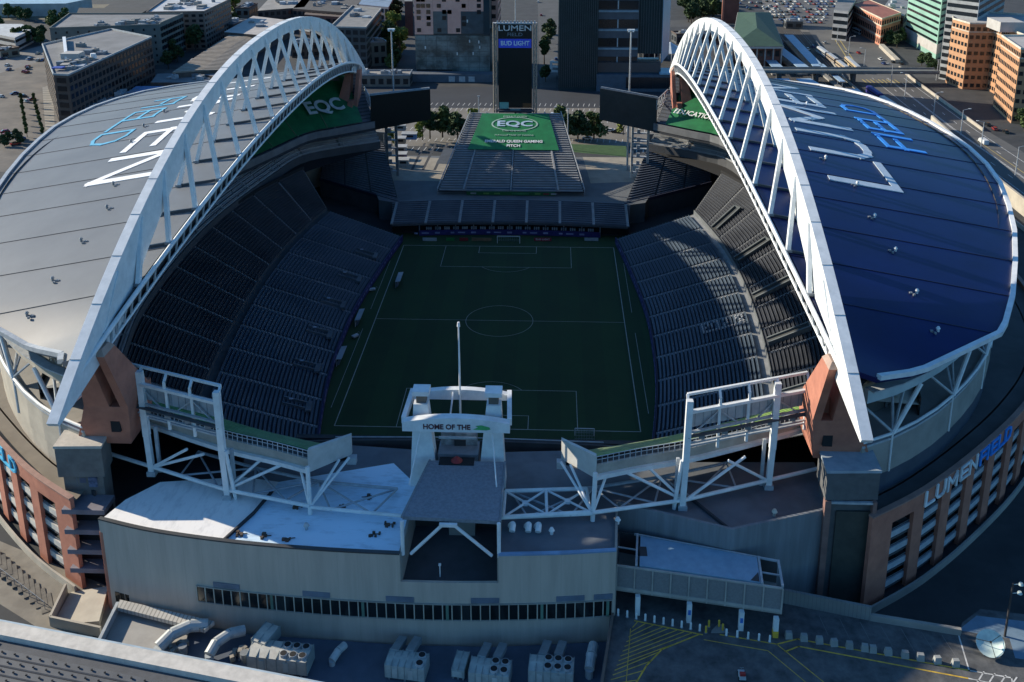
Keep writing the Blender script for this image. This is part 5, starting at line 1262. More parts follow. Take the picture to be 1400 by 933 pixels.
for x, y, lab in ((-44.6, -118.6, 'wide square-bent duct'), (-34.4, -119.6, 'curved sunlit duct')):
    th = thing('condenser', 'cluttered small condenser beside the %s' % lab, 'condenser', (x, y, Z))
    b = MB()
    for k in range(9): b.box((x+rnd.uniform(-1.2, 1.2), y+rnd.uniform(-1.4, 1.2), Z+.5+rnd.uniform(0, .5)), (rnd.uniform(.4, 1.1), rnd.uniform(.4, 1.0), rnd.uniform(.5, 1.2)), rnd.uniform(0, 1))
    b.build('coil_boxes', mat('condenser_tan', (.36, .32, .26), .7, (.2, .19, .17), 1.2), th)
    b = MB(); b.tube((x+.9, y-.4, Z), (x+.9, y-.4, Z+1.5), .7, 14); b.build('fan_drum', GREYM, th)
    b = MB()
    for k in range(4): b.tube((x-1.4+k*.5, y+1.2, Z+.2), (x-1.2+k*.7, y-1.0, Z+.5), .07, 6)
    b.build('pipework', LGREY, th)
# ---------------------------------------------------------------- ribbed roof of the building below the camera
gr = thing('event_roof', 'dark ribbed roof with a wide white parapet in the lower left corner', 'roof', (-50, -132, 0))
a, c = V((-74, -120.6)), V((-16, -131.6)); d = (c-a).normalized(); nn = V((d.y, -d.x))
def GP(t, o): p = a+(c-a)*t+nn*o; return (p.x, p.y)
b = MB(); b.prism([GP(0, 0), GP(1, 0), GP(1, 26), GP(0, 26)], 0, 7.2); b.build('building_block', mat('slate_deck', (.075, .082, .095), .7, (.055, .06, .07), .6), gr)
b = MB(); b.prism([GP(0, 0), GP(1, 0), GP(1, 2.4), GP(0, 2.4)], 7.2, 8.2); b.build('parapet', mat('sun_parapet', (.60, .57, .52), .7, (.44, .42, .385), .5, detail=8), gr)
b = MB(); b.prism([GP(0, -.5), GP(1, -.5), GP(1, .0), GP(0, .0)], 7.4, 8.0); b.build('parapet_edge', mat('edge_paleblue', (.40, .5, .58), .5), gr)
for r in range(9):
    b = MB(); o = 4+r*1.5
    b.hexa([(*GP(.10, o), 7.25), (*GP(.62, o), 7.25), (*GP(.62, o+1.35), 7.25), (*GP(.10, o+1.35), 7.25)], [(*GP(.10, o+.3), 7.6), (*GP(.62, o+.3), 7.6), (*GP(.62, o+1.2), 7.4), (*GP(.10, o+1.2), 7.4)]); b.build('ribbed_panel', mat('rib_slate', (.07, .08, .095), .6, (.05, .058, .07), .7), gr)
    b = MB()
    for k in range(14): b.box((*GP(.12+k*.037, o+.75), 7.68), (.22, .22, .22))
    b.build('panel_clips', mat('clip_dark', (.02, .022, .028), .7), gr)
for k in range(3):
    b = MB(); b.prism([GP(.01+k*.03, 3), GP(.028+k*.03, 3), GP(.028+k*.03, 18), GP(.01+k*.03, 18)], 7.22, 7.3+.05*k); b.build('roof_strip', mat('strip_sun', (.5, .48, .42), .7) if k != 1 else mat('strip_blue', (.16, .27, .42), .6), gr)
# ramp / stairs at lower left by the sunny brick front
sheet('lower_walk', [(-120, -60), (-95, -100), (-62, -118), (-57.5, -110), (-62, -104), (-90, -92)], .008, mat('walk_warm', (.22, .20, .165), .9, (.16, .145, .12), .3))
rp = thing('ramp', 'concrete ramp with low side walls by the end of the sunny brick front', 'ramp', (-65, -108, 0))
b = MB(); b.hexa([(-68.5, -105.5, 0), (-62, -105, 0), (-60, -113, 0), (-68, -113, 0)], [(-68.5, -105.5, .2), (-62, -105, 1.2), (-60, -113, 1.2), (-68, -113, .2)]); b.build('slope', CONCW, rp)
for q in ([(-69.2, -105.5), (-68.2, -113)], [(-68.2, -113), (-58.8, -115)]):
    b = MB(); b.wall(q, 0, 1.9, .4); b.build('side_wall', CONCW, rp)
st = thing('stairs', 'wide concrete steps dropping along the sunny brick front', 'stairs', (-80, -103, 0))
b = MB()
for k in range(10): b.prism([(-72-k*1.6, -105.6+k*1.1), (-69.5-k*1.6, -109.5+k*1.1), (-71-k*1.6, -110.6+k*1.1), (-73.5-k*1.6, -106.6+k*1.1)], 0, .12+.05*k)
b.each('step', mat('step_dark', (.17, .155, .13), .9, (.10, .092, .08), .5), st)
b = MB()
for k in range(8): b.tube((-71-k*2, -109.5+k*1.3, 0), (-71-k*2, -109.5+k*1.3, 1.6), .06, 6)
b.beam((-71, -109.5, 1.6), (-85, -100.4, 1.6), .08); b.build('handrail', GREYM, st)
# ================================================================== CITY
WINDK = mat('city_window', (.016, .022, .028), .15, (.01, .013, .017), .05)
def facade(th, p, q, z0, z1, floors, cols, wf=.6, hf=.55, style='punch', wm=None, cnt=None, trim=None):
    """windows on the wall from p to q (plan), each its own part up to 100, the rest one part"""
    p, q = V(p), V(q); d = q-p; nn = V((d.y, -d.x)).normalized()
    mid = (p+q)/2
    if nn.dot(V((CAM.x, CAM.y))-mid) < 0: return
    H = (z1-z0)/floors; wm = wm or WINDK; rest = MB()
    for f in range(floors):
        zc = z0+H*(f+.52)
        if style == 'band':
            b = MB(); a, c = p+d*.02+nn*.04, p+d*.98+nn*.04; b.beam((a.x, a.y, zc), (c.x, c.y, zc), .25, H*hf); b.build('window_band', wm, th)
            continue
        for k in range(cols):
            a = p+d*((k+.5-wf/2)/cols)+nn*.03; c = p+d*((k+.5+wf/2)/cols)+nn*.03
            b = rest if cnt[0] >= 100 else MB()
            b.beam((a.x, a.y, zc), (c.x, c.y, zc), .22, H*hf)
            if b is not rest: b.build('window', wm, th); cnt[0] += 1
    if rest.v: rest.build('window', wm, th, kind='stuff')
def parapet(th, poly, h, m, t=.5, hh=.9):
    b = MB(); P = [tuple(x) for x in poly]; b.wall(P+[P[0]], h, h+hh, t); return b.build('parapet', m, th)
def building(name, label, roofpx, h, wallm, roofm, floors, cols, style='punch', wf=.6, hf=.55, cat='building', pm=None, units=0, seed=1, plan=None, wm=None, z0f=0., group=None, um=None):
    poly = plan or [tuple(at(x, y, h)[:2]) for x, y in roofpx]
    a = sum(poly[i][0]*poly[(i+1) % len(poly)][1]-poly[(i+1) % len(poly)][0]*poly[i][1] for i in range(len(poly)))
    if a < 0: poly = poly[::-1]
    cx, cy = sum(p[0] for p in poly)/len(poly), sum(p[1] for p in poly)/len(poly)
    th = thing(name, label, cat, (cx, cy, 0), group)
    b = MB(); b.prism(poly, 0, h); b.build('wall', wallm, th)
    b = MB(); b.poly([(p[0], p[1], h+.02) for p in poly]); b.build('roof', roofm, th)
    if pm: parapet(th, poly, h, pm)
    cnt = [0]
    if floors:
        for i in range(len(poly)):
            p, q = poly[i], poly[(i+1) % len(poly)]; L = (V(q)-V(p)).length
            if L < 4: continue
            facade(th, p, q, z0f, h-.5, floors, max(1, int(L/cols)), wf, hf, style, wm, cnt)
    r = random.Random(seed)
    for k in range(units):
        u, v = r.random()*.7+.15, r.random()*.6+.2
        P = V(poly[0]).lerp(V(poly[1]), u).lerp(V(poly[3 % len(poly)]).lerp(V(poly[2]), u), v)
        b = MB(); w, l, hh = r.uniform(1.5, 5), r.uniform(1.5, 6), r.uniform(.8, 2.6); b.box((P.x, P.y, h+hh/2), (w, l, hh), r.choice((0, .2, -.3)))
        if r.random() < .5: b.box((P.x+w*.4, P.y, h+hh*.3), (w*.7, l*.5, hh*.6))
        o = b.build('roof_unit', um or r.choice((LGREY, GREYM, CONC)), th)
        if r.random() < .4:
            b = MB(); b.tube((P.x, P.y, h+hh), (P.x, P.y, h+hh+.5), .6, 10); b.build('fan', GREYM, o)
    return th, poly
BRN = mat('brown_brick', (.105, .075, .062), .85, (.07, .05, .042), .3)
BRN2 = mat('grey_brown_brick', (.20, .165, .14), .85, (.14, .115, .10), .3)
GGREEN = mat('grey_green_wall', (.16, .18, .165), .85, (.12, .135, .125), .15)
PALE = mat('pale_wall', (.42, .41, .39), .8, (.34, .33, .31), .2)
ROOFT = mat('tan_roof', (.30, .285, .26), .85, (.20, .19, .175), .12)
ROOFM = mat('mid_roof', (.19, .195, .20), .85, (.13, .135, .14), .1)
# --- left side
th, P = building('low_building', 'low pale building with dark ribbon windows at the far left edge', [(-20, 44), (-2, 33), (30, 33), (44, 40), (20, 52)], 9, PALE, mat('pale_roof_sheet', (.50, .52, .52), .7), 2, 5, 'band', hf=.4)
th, P = building('apartment_block', 'dark brick block with a cluttered roof terrace and white parapet', [(58, 62), (73, 103), (93, 104), (207, 52), (152, 41)], 24, BRN, ROOFM, 6, 4.2, hf=.6, wf=.62, pm=mat('pale_parapet', (.36, .40, .42), .7), units=26, seed=4)
b = MB(); p = at(88, 55, 24.5); q = at(91, 82, 24.5); b.beam((p.x, p.y, 25.6), (q.x, q.y, 25.2), 1.6, 1.6); b.build('white_duct', WHITE, th)
p = at(80, 95, 24.5); b = MB(); b.box((p.x, p.y, 25.4), (5, 3.5, .5)); b.build('blue_awning', mat('awning_blue', (.04, .09, .42), .6), th)
p = at(128, 80, 24.5); b = MB(); b.tube((p.x, p.y, 24.5), (p.x, p.y, 27), 1.6, 12, 1.3); b.build('white_tank', WHITE, th)
p = at(100, 80, 24.5); b = MB(); b.box((p.x, p.y, 26), (9, 7, 3)); b.build('roof_hut', PALE, th)
th, P = building('office_block', 'grey-green block with a grey roof behind the dark brick block', [(68, 40), (218, 35), (219, 33), (250, 20), (95, 20)], 24, GGREEN, ROOFM, 6, 6, wf=.16, hf=.35, pm=GGREEN, units=22, seed=8)
facade(th, at(219, 34, 24)[:2], at(250, 20, 24)[:2], 0, 23, 6, 10, .66, .6, 'punch', WINDK, [0])
th, P = building('office_block', 'brown block with a white roof and rows of windows beside the tree line', [(200, 18), (279, 17), (315, 0), (230, -3)], 24, BRN2, mat('white_roof_far', (.50, .52, .53), .7, (.36, .38, .4), .1), 7, 4.5, wf=.55, hf=.5, pm=BRN2, units=18, seed=2)
th, P = building('dark_shed', 'long dark shed along the tan field at the upper left', [(105, 18), (190, 20), (205, 12), (108, 11)], 7, mat('shed_dark', (.03, .032, .03), .9), mat('shed_roof', (.04, .042, .042), .9), 0, 1)
th, P = building('warehouse', 'long warehouse with a light blue roof at the upper left corner', [(-60, 6), (90, 5), (125, -2), (-60, -4)], 10, PALE, mat('light_blue_roof', (.30, .46, .58), .6), 0, 1)
th, P = building('brick_row', 'dark flat row of low brick roofs beyond the tan field', [(400, 12), (478, 18), (500, -6), (420, -8)], 15, BRN, mat('dark_roof_far', (.09, .085, .08), .9), 3, 4, units=14, seed=5)
th, P = building('brick_row', 'low brick row with a white strip on its roof left of the dark flat row', [(352, 15), (416, 10), (428, -5), (372, -6)], 15, BRN, ROOFT, 3, 4, units=12, seed=6)
th, P = building('brick_warehouse', 'maroon brick warehouse front behind the pale arch crown', [(416, 20), (472, 24), (486, 2), (424, 2)], 13, mat('maroon_brick', (.14, .06, .05), .9), mat('brown_roof', (.13, .10, .085), .9), 2, 5, units=3, seed=9)
th, P = building('city_block', 'dark block with pale rooftop boxes behind the left arch foot', [(452, 38), (500, 39), (521, 13), (482, 9)], 26, mat('slate_wall', (.07, .075, .08), .7), mat('slate_roof', (.22, .22, .21), .8), 6, 4, hf=.6, wf=.7, units=4, seed=3, pm=PALE)
th, P = building('city_block', 'small blue-roofed block beside the left clump of street trees', [(490, 6), (531, 10), (540, -6), (500, -8)], 15, mat('violet_wall', (.20, .20, .24), .8), mat('blue_far_roof', (.20, .28, .38), .7), 3, 4, units=3, seed=12)
th, P = building('narrow_block', 'narrow maroon wall block right of the street trees', [(553, 2), (564, 2), (564, -20), (553, -20)], 24, mat('maroon_brick', (0, 0, 0)), ROOFM, 0, 4)
# ribbed long shed (transit hall)
pa, pb, pc, pd = [at(*p, 10) for p in ((236, 100), (302, 95), (356, 44), (330, 38))]
th = thing('transit_shed', 'long shed with a slatted pale roof running away behind the left roof', 'shed', ((pa.x+pc.x)/2, (pa.y+pc.y)/2, 0))
b = MB(); b.prism([tuple(p[:2]) for p in (pa, pb, pc, pd)], 0, 9.6); b.build('wall', mat('shed_brown', (.10, .09, .08), .9), th)
for k in range(34):
    t = k/34; p, q, r, s_ = pa.lerp(pd, t), pb.lerp(pc, t), pb.lerp(pc, t+.018), pa.lerp(pd, t+.018); b = MB()
    b.hexa([(p.x, p.y, 9.7), (q.x, q.y, 9.7), (r.x, r.y, 9.7), (s_.x, s_.y, 9.7)], [(p.x, p.y, 10.6), (p.lerp(q, .62).x, p.lerp(q, .62).y, 10.6), (s_.lerp(r, .62).x, s_.lerp(r, .62).y, 10.6), (s_.x, s_.y, 10.6)]); b.build('roof_slat', mat('slat_tan', (.30, .26, .21), .8), th)
th, P = building('hall', 'pale flat hall roof between the slatted shed and the left arch', [(306, 44), (352, 48), (395, 28), (346, 22)], 12, mat('shed_brown', (0, 0, 0)), mat('pale_hall_roof', (.42, .39, .36), .8, (.33, .31, .29), .2), 0, 1, units=3, seed=21)
th, P = building('hall', 'grey pitched annex in front of the slatted shed', [(246, 97), (300, 106), (318, 84), (262, 80)], 8, BRN, mat('grey_annex', (.20, .21, .23), .8), 0, 1, units=4, seed=22)
th, P = building('low_block', 'low block with small roof boxes close to the left roof edge', [(206, 113), (285, 113), (290, 100), (215, 101)], 7, BRN, ROOFM, 1, 6, units=9, seed=23)
p0 = [at(*p, 6) for p in ((172, 128), (282, 121), (284, 118), (186, 118))]
b = MB(); b.prism([tuple(p[:2]) for p in p0], 0, 6); b.build('awning_roof', mat('blue_edge_roof', (.13, .22, .42), .6), label='flat blue-edged canopy roof touching the left stadium roof edge', cat='canopy')
rr = random.Random(77)
yard = [(108, 150), (126, 141), (140, 150), (122, 158), (152, 132), (168, 135), (160, 143), (180, 128), (148, 145), (135, 138), (165, 126), (118, 146), (176, 136)]
for k, (x, y) in enumerate(yard):
    p = at(x, y, 5); th = thing('roof_plant', 'jumbled grey rooftop machine in the cluttered patch by the left stadium roof', 'roof plant', (p.x, p.y, 0), 'rooftop machines in the cluttered patch'); b = MB()
    w, l, h = rr.uniform(4, 9), rr.uniform(6, 12), rr.uniform(3, 5.5); rz = rr.choice((.15, .2, .1))
    b.box((p.x, p.y, h/2), (w, l, h), rz); b.build('casing', rr.choice((LGREY, GREYM, PALE)), th)
    b = MB()
    for j in range(3): b.box((p.x, p.y-l/3+j*l/3, h+.4), (w*.8, l*.16, .8), rz)
    b.each('louvre', rr.choice((GREYM, LGREY)), th)
# --- centre: glass tower with pink brick top, second brick tower
PINK = mat('pink_brick', (.78, .42, .33), .8, (.66, .34, .27), .2)
REFL = mat('painted_reflection_glass', (.20, .25, .25), .15, (.045, .07, .072), .09, spec=.6, dist=(.40, .62), detail=8)  # reflections painted as noise between a light and a dark tone
gx0, gx1, gy = at(566, 112, 0).x, at(669, 112, 0).x, at(600, 108, 0).y
th = thing('glass_tower', 'glass building with a reflecting lower front and pink brick upper floors left of the scoreboard', 'tower', ((gx0+gx1)/2, gy+20, 0))
b = MB(); b.box(((gx0+gx1)/2, gy+22, 29), (gx1-gx0, 40, 58)); b.build('core', mat('tower_core_dark', (.05, .06, .065), .5), th)
W_ = gx1-gx0
for k in range(7):
    for f in range(7):
        b = MB(); b.box((gx0+W_*(k+.5)/7, gy+1.9, 4.9+f*3.0), (W_/7-.18, .3, 2.85)); b.build('glass_panel', REFL, th)
for x0, x1, z0, z1, m in ((0, .25, 25, 57, PINK), (.44, .62, 25.5, 38, PINK), (.25, .44, 25.5, 38, mat('bay_glass', (.10, .13, .14), .3)), (.62, .92, 25.5, 38, mat('curtain_wall', (.06, .09, .11), .2)), (.25, .72, 38, 57, PINK), (.92, 1., 24.5, 58, GLASSB), (.72, .92, 38, 57, PINK)):
    b = MB(); b.box((gx0+W_*(x0+x1)/2, gy+1.6, (z0+z1)/2), (W_*(x1-x0)-.1, .8, z1-z0)); b.build('upper_bay', m, th)
rr = random.Random(5)
for k in range(34):
    b = MB(); x = gx0+W_*rr.choice((.06, .12, .19, .47, .58, .33, .66, .4, .78, .86)); z = 27.5+rr.randrange(8)*3.4; b.box((x, gy+1.1, z), (2.2, .3, 2.2)); b.build('window', WINDK, th)
for k in range(7):
    b = MB(); x = gx0+W_*rr.uniform(.1, .9); z = rr.uniform(14, 34); b.box((x, gy+1.1, z), (.7, .3, 1.6)); b.build('lit_window', mat('bright_blind', (.75, .75, .72), .6), th)
b = MB(); b.box((gx0+W_*.25, gy+1.6, 3), (W_*.48, .8, 4.0)); b.build('dark_entrance', DARK, th)
th, P = building('brick_tower', 'pink brick tower with dark square windows just left of the scoreboard top', None, 60, PINK, ROOFM, 12, 4.2, wf=.55, hf=.5, plan=[(at(654, 100, 0).x, gy+20), (at(681, 100, 0).x, gy+20), (at(681, 100, 0).x, gy+50), (at(654, 100, 0).x, gy+50)])
gx = at(672, 100, 0).x; b = MB(); b.box((gx-2, gy+12, 14), (12, 14, 28)); b.build('glass_annex', REFL, label='low glass annex between the glass building and the scoreboard', cat='building')
th = thing('podium', 'long grey-blue low wall building at the foot of the glass building', 'building', (-50, gy-6, 0))
x0, x1 = at(480, 125, 0).x, at(672, 125, 0).x; b = MB(); b.box(((x0+x1)/2, gy-4, 2.2), (x1-x0, 8, 4.4)); b.build('wall', mat('podium_blue', (.10, .12, .15), .8), th)
for x in (618, 632, 645):
    p = aty(x, 122, gy-8.1); b = MB(); b.box((p.x, gy-8.1, 1.7), (3.4, .2, 3)); b.build('pale_door', LGREY, th)
# dark twin tower right of scoreboard
tx0, tx1, ty = at(763, 125, 0).x, at(904, 125, 0).x, at(763, 125, 0).y
FIN = mat('fin_dark', (.05, .075, .085), .4)
th = thing('dark_tower', 'dark ribbed glass tower with pale slab edges right of the scoreboard', 'tower', ((tx0+tx1)/2, ty+20, 0))
sx = lambda t: tx0+(tx1-tx0)*t
b = MB(); b.box((sx(.19), ty+20, 38), (tx1*.0+(tx1-tx0)*.38, 38, 76)); b.build('ribbed_block', mat('ribbed_glass', (.022, .045, .052), .4, (.010, .024, .03), .05, spec=.3), th)
for k in range(19):
    b = MB(); b.box((sx(.01+k*.02), ty+.8, 39), (.28, .5, 74)); b.build('fin', FIN, th)
b = MB(); b.box((sx(.57), ty+24, 38), ((tx1-tx0)*.40, 36, 76)); b.build('banded_block', mat('band_dark', (.08, .095, .12), .5), th)
for z in (12, 22, 32, 42, 52, 62):
    b = MB(); b.box((sx(.57), ty+5.8, z), ((tx1-tx0)*.39, .8, 1.0)); b.build('slab_edge', mat('slab_blue', (.26, .34, .40), .6), th)
    b = MB(); b.box((sx(.57), ty+5.9, z+3.4), ((tx1-tx0)*.39, .4, 4.6)); b.build('window_band', WINDK, th)
    b = MB(); b.box((sx(.57), ty+5.6, z+3.4), (.6, .4, 4.6)); b.build('pier_white', LGREY, th)
b = MB(); b.hexa([(sx(.76), ty+8, 19), (sx(1.0), ty+8, 19), (sx(1.12), ty+34, 19), (sx(.80), ty+34, 19)], [(sx(.76), ty+8, 76), (sx(1.0), ty+8, 76), (sx(1.12), ty+34, 76), (sx(.80), ty+34, 76)]); b.build('ribbed_block', mat('ribbed_glass', (0, 0, 0)), th)
for k in range(10):
    b = MB(); b.box((sx(.77+k*.025), ty+7.7, 48), (.28, .5, 58)); b.build('fin', FIN, th)
b = MB(); b.hexa([(sx(1.0), ty+7.6, 14), (sx(1.005), ty+7.4, 14), (sx(1.13), ty+34, 14), (sx(1.12), ty+34, 14)], [(sx(1.0), ty+7.6, 76), (sx(1.005), ty+7.4, 76), (sx(1.13), ty+34, 76), (sx(1.12), ty+34, 76)]); b.build('blue_side', mat('pale_blue_side', (.22, .38, .48), .35, (.17, .31, .40), .1), th)
b = MB(); b.box((sx(.68), ty+10, 12), ((tx1-tx0)*.62, 14, 6)); b.build('glass_podium', GLASSB, th)
b = MB(); b.box((sx(.82), ty+9, 4.6), ((tx1-tx0)*.9, 18, 9.2)); b.build('base_wall', mat('base_blue', (.07, .10, .14), .6), th)
for k in range(5):
    b = MB(); b.box((sx(.72+k*.13), ty-.1, 4.8), (7, .3, 6)); b.build('window', WINDK, th)
b = MB(); b.box((sx(1.15), ty+6, 9.8), ((tx1-tx0)*.35, 14, .8)); b.build('pale_blue_ledge', mat('pale_blue_side', (0, 0, 0)), th)
p = at(757, 104, 0)
es = thing('letter_sign', 'white block letter E sign left of the dark tower foot', 'sign', (p.x, p.y, 0)); text_part('E', 'letter', TXT, es, (p.x, p.y, 5), (1, 0, 0), (0, 0, 1), 9, 5, .5, .1)
p = at(916, 72, 6); tn = thing('tent', 'white peaked tent on the terrace beside the right arch crown', 'tent', (p.x, p.y, 0))
b = MB(); r = [(p.x+9*math.cos(a*math.pi/4), p.y+9*math.sin(a*math.pi/4), 7) for a in range(8)]
for k in range(8): b.poly([r[k], r[(k+1) % 8], (p.x, p.y, 12.5)])
b.build('canopy', mat('tent_white', (.55, .62, .68), .6), tn)
b = MB(); [b.tube((q[0], q[1], 0), q, .2, 6) for q in r]; b.build('tent_pole', LGREY, tn)
# clock tower, green roofed station
p = at(996, 32, 0); th = thing('clock_tower', 'dark red brick shaft rising behind the right arch crown', 'tower', (p.x, p.y, 0))
b = MB(); b.box((p.x+1.5, p.y+4, 30), (11, 9, 60)); b.build('shaft', mat('dark_red_brick', (.16, .065, .05), .85, (.11, .045, .036), .2), th)
b = MB(); b.box((p.x-4.6, p.y-.2, 30), (1.4, 1.2, 60)); b.build('corner_pilaster', BRICK, th)
q = [at(*k, 14) for k in ((1002, 62), (1069, 62), (1052, 18), (1010, 18))]; c = sum(q, V((0, 0, 0)))/4
th = thing('station_hall', 'brick station hall with a dark green hipped roof behind the right arch', 'station', (c.x, c.y, 0))
b = MB(); b.prism([tuple(k[:2]) for k in q], 0, 13); b.build('wall', BRICKD, th)
b = MB(); rg = [q[0].lerp(q[1], .5).lerp(q[3].lerp(q[2], .5), t)+V((0, 0, 5)) for t in (.25, .75)]
E_ = [c+(k-c)*1.06 for k in q]
b.poly([E_[0], E_[1], rg[0]]); b.poly([E_[1], E_[2], rg[1], rg[0]]); b.poly([E_[2], E_[3], rg[1]]); b.poly([E_[3], E_[0], rg[0], rg[1]]); b.build('hipped_roof', mat('green_roof', (.035, .075, .045), .7, (.025, .055, .033), .3), th)
b = MB(); b.wall([tuple(k[:2]) for k in E_]+[tuple(E_[0][:2])], 12.6, 13.8, .5); b.build('cornice', PALE, th)
cnt = [0]; facade(th, q[0][:2], q[1][:2], 0, 12, 2, 6, .5, .6, 'punch', WINDK, cnt)
for k in range(7):
    t = q[0].lerp(q[1], k/6); b = MB(); b.box((t.x, t.y-.3, 6.3), (.8, .6, 12.6)); b.build('pale_pilaster', PALE, th)
# --- right side buildings
th, P = building('brick_building', 'orange brick building with a red roof and pale bands at the street corner', [(1165, 6), (1206, 26), (1232, 18), (1188, 0)], 17.7, mat('orange_brick', (.50, .22, .14), .85, (.40, .17, .11), .3), mat('red_tile', (.28, .10, .075), .8), 3, 3.6, hf=.55, wf=.5)
for z in (5.5, 12.5, 17.2):
    b = MB(); b.wall([P[i] for i in range(len(P))]+[P[0]], z, z+.9, .35); b.build('pale_band', mat('band_cream', (.55, .48, .38), .8), th)
th, P = building('office_slab', 'green-banded glass office slab right of the orange brick building', None, 56, mat('slab_green', (.24, .42, .34), .5, (.19, .34, .28), .1), ROOFM, 12, 4, 'band', hf=.38, z0f=8, plan=[tuple(at(1236, 56, 0)[:2]), tuple(at(1279, 81, 0)[:2]), tuple((at(1279, 81, 0)+V((40, 50, 0)))[:2]), tuple((at(1236, 56, 0)+V((40, 50, 0)))[:2])])
b = MB(); b.wall([P[0], P[1], P[2]], 3, 9, .6); b.build('white_base', PALE, th)
th, P = building('office_tower', 'white and black banded office tower behind the orange office', None, 60, mat('white_band', (.34, .36, .37), .7), ROOFM, 15, 4, 'band', hf=.52, plan=[tuple(at(1283, 108, 0)[:2]), tuple(at(1325, 116, 0)[:2]), tuple((at(1325, 116, 0)+V((40, 60, 0)))[:2]), tuple((at(1283, 108, 0)+V((34, 60, 0)))[:2])])
OR = mat('tan_orange_cladding', (.46, .25, .13), .8, (.38, .205, .11), .2)
base = [at(1296, 118, 0), at(1318, 128, 0), at(1334, 168, 0)]
pts = [(229, 293), (232, 278), (244.5, 277), (244.5, 243), (233, 242), (227.5, 209), (262, 200), (285, 300), (240, 325)]
th, P = building('orange_office', 'orange and cream office building with stepped wings beside the road', None, 35, OR, mat('office_roof', (.40, .39, .37), .8, (.32, .31, .30), .1), 8, 2.6, wf=.62, hf=.45, plan=pts, pm=mat('cream_parapet', (.62, .58, .48), .8))
b = MB(); b.wall([P[k] for k in range(len(P))], 30.6, 31.2, .4); b.build('cream_band', mat('band_cream', (0, 0, 0)), th)
b = MB(); b.box((243, 262, 37.5), (12, 16, 5)); b.build('roof_penthouse', PALE, th)
th, P = building('small_block', 'dark low block with grey sheds behind the orange brick building', [(1205, 14), (1236, 22), (1252, 4), (1218, -4)], 14, mat('shed_grey', (.10, .10, .105), .8), mat('sheet_grey', (.22, .225, .23), .7), 2, 4, units=5, seed=31)
th, P = building('far_block', 'red and white striped block at the top of the far street', [(1140, 14), (1160, 16), (1172, -4), (1148, -6)], 20, mat('stripe_white', (.40, .41, .42), .7), ROOFM, 4, 5, 'band', hf=.5)
p = at(1150, 20, 0); b = MB(); b.box((p.x, p.y-3, 11), (4, 3, 22)); b.build('red_fin', mat('red_fin', (.42, .04, .05), .6), th)
# arcade beside the brick building
p = at(1211, 56, 0); ar = thing('arcade', 'small white arched pavilion beside the orange brick building', 'pavilion', (p.x, p.y, 0))
b = MB(); b.box((p.x, p.y+3, 6.4), (9, 6, 3.2)); b.build('attic', PALE, ar)
for k in range(4): b = MB(); b.box((p.x-4+k*2.7, p.y+.3, 2.4), (.8, .8, 4.8)); b.build('arcade_pillar', PALE, ar)
b = MB(); b.box((p.x, p.y+3, 2.2), (7, 4, 4.4)); b.build('arcade_inside', DARK, ar)
# --- roads, yard, parking
sheet('road', [(180, -60), (222, -60), (211, 200), (214, 300), (232, 420), (262, 640), (216, 640), (190, 420), (180, 300), (187, 200), (182, 120)], .02, mat('road_worn', (.105, .105, .102), .9, (.072, .072, .071), .05, bump=.1))
b = MB(); LZ = .03
for x, dash in ((189, 0), (193, 1), (197, 0), (197.6, 0), (202, 1), (206.5, 0)):
    for y in range(-40, 300, 8):
        if dash and (y//8) % 2: continue
        line(x+(0 if y < 200 else (y-200)*.035), y, x+(0 if y+8 < 200 else (y-192)*.035), y+(4 if dash else 8), .3)
b.build('lane_lines', WPAINT, kind='structure')
b = MB(); LZ = .03
for k in range(9): line(186+k*2.2, 292, 186+k*2.2, 300, .7)
line(192, 345, 205, 430, .6); line(195, 345, 208, 430, .6); line(200, 120, 200.5, 180, .4); b.build('yellow_lane_marks', mat('dull_yellow', (.42, .33, .12), .8), kind='structure')
sheet('rail_yard', [(100, 200), (168, 190), (176, 300), (190, 470), (150, 470), (112, 300)], .02, mat('ballast', (.05, .047, .043), .95, (.03, .028, .026), .3, bump=.3))
b = MB(); LZ = .1
for k in range(9):
    x = 121+k*5.6
    for o in (-.75, .75): line(x+o, 205, x+o+22, 450, .16)
b.build('rails', mat('rail_steel', (.18, .16, .14), .4), kind='structure')
b = MB(); b.wall([(172, 60), (172, 150), (173, 210), (176, 300), (188, 410)], 0, 1.4, .5); b.build('retaining_wall', CONC, label='long low concrete wall between the rail yard and the road', cat='wall')
b = MB(); b.wall([(176, -20), (178, 60), (179, 107), (182.5, 140), (187.5, 200)], 0, 6.0, .9); b.build('retaining_wall', CONCW, label='tall sunlit beige wall along the road beside the navy roof', cat='wall')
b = MB(); b.wall([(209, 195), (213, 300), (216, 330)], 0, 1.5, .6); b.build('retaining_wall', CONCW, label='pale wall at the foot of the orange office', cat='wall')
b = MB(); b.wall([(220, 345), (226, 395)], 0, 2.2, 3); b.build('planter_wall', CONCW, label='pale planter wall in front of the green-banded slab', cat='wall')
th = thing('road_bridge', 'flat road bridge crossing the rail yard', 'bridge', (165, 292, 0))
b = MB(); b.box((158, 292, 6.4), (130, 9, .9)); b.build('bridge_deck', mat('bridge_grey', (.15, .17, .17), .8), th)
for y in (287.6, 296.4):
    b = MB(); b.box((158, y, 7.3), (130, .35, 1.0)); b.build('bridge_parapet', mat('bridge_parapet', (.22, .25, .25), .8), th)
for x in (118, 138, 158, 178):
    b = MB(); b.box((x, 292, 3), (1.6, 7, 6)); b.build('bridge_pier', CONCD, th)
CANB = mat('canopy_blue', (.30, .42, .54), .6, (.24, .35, .46), .2)
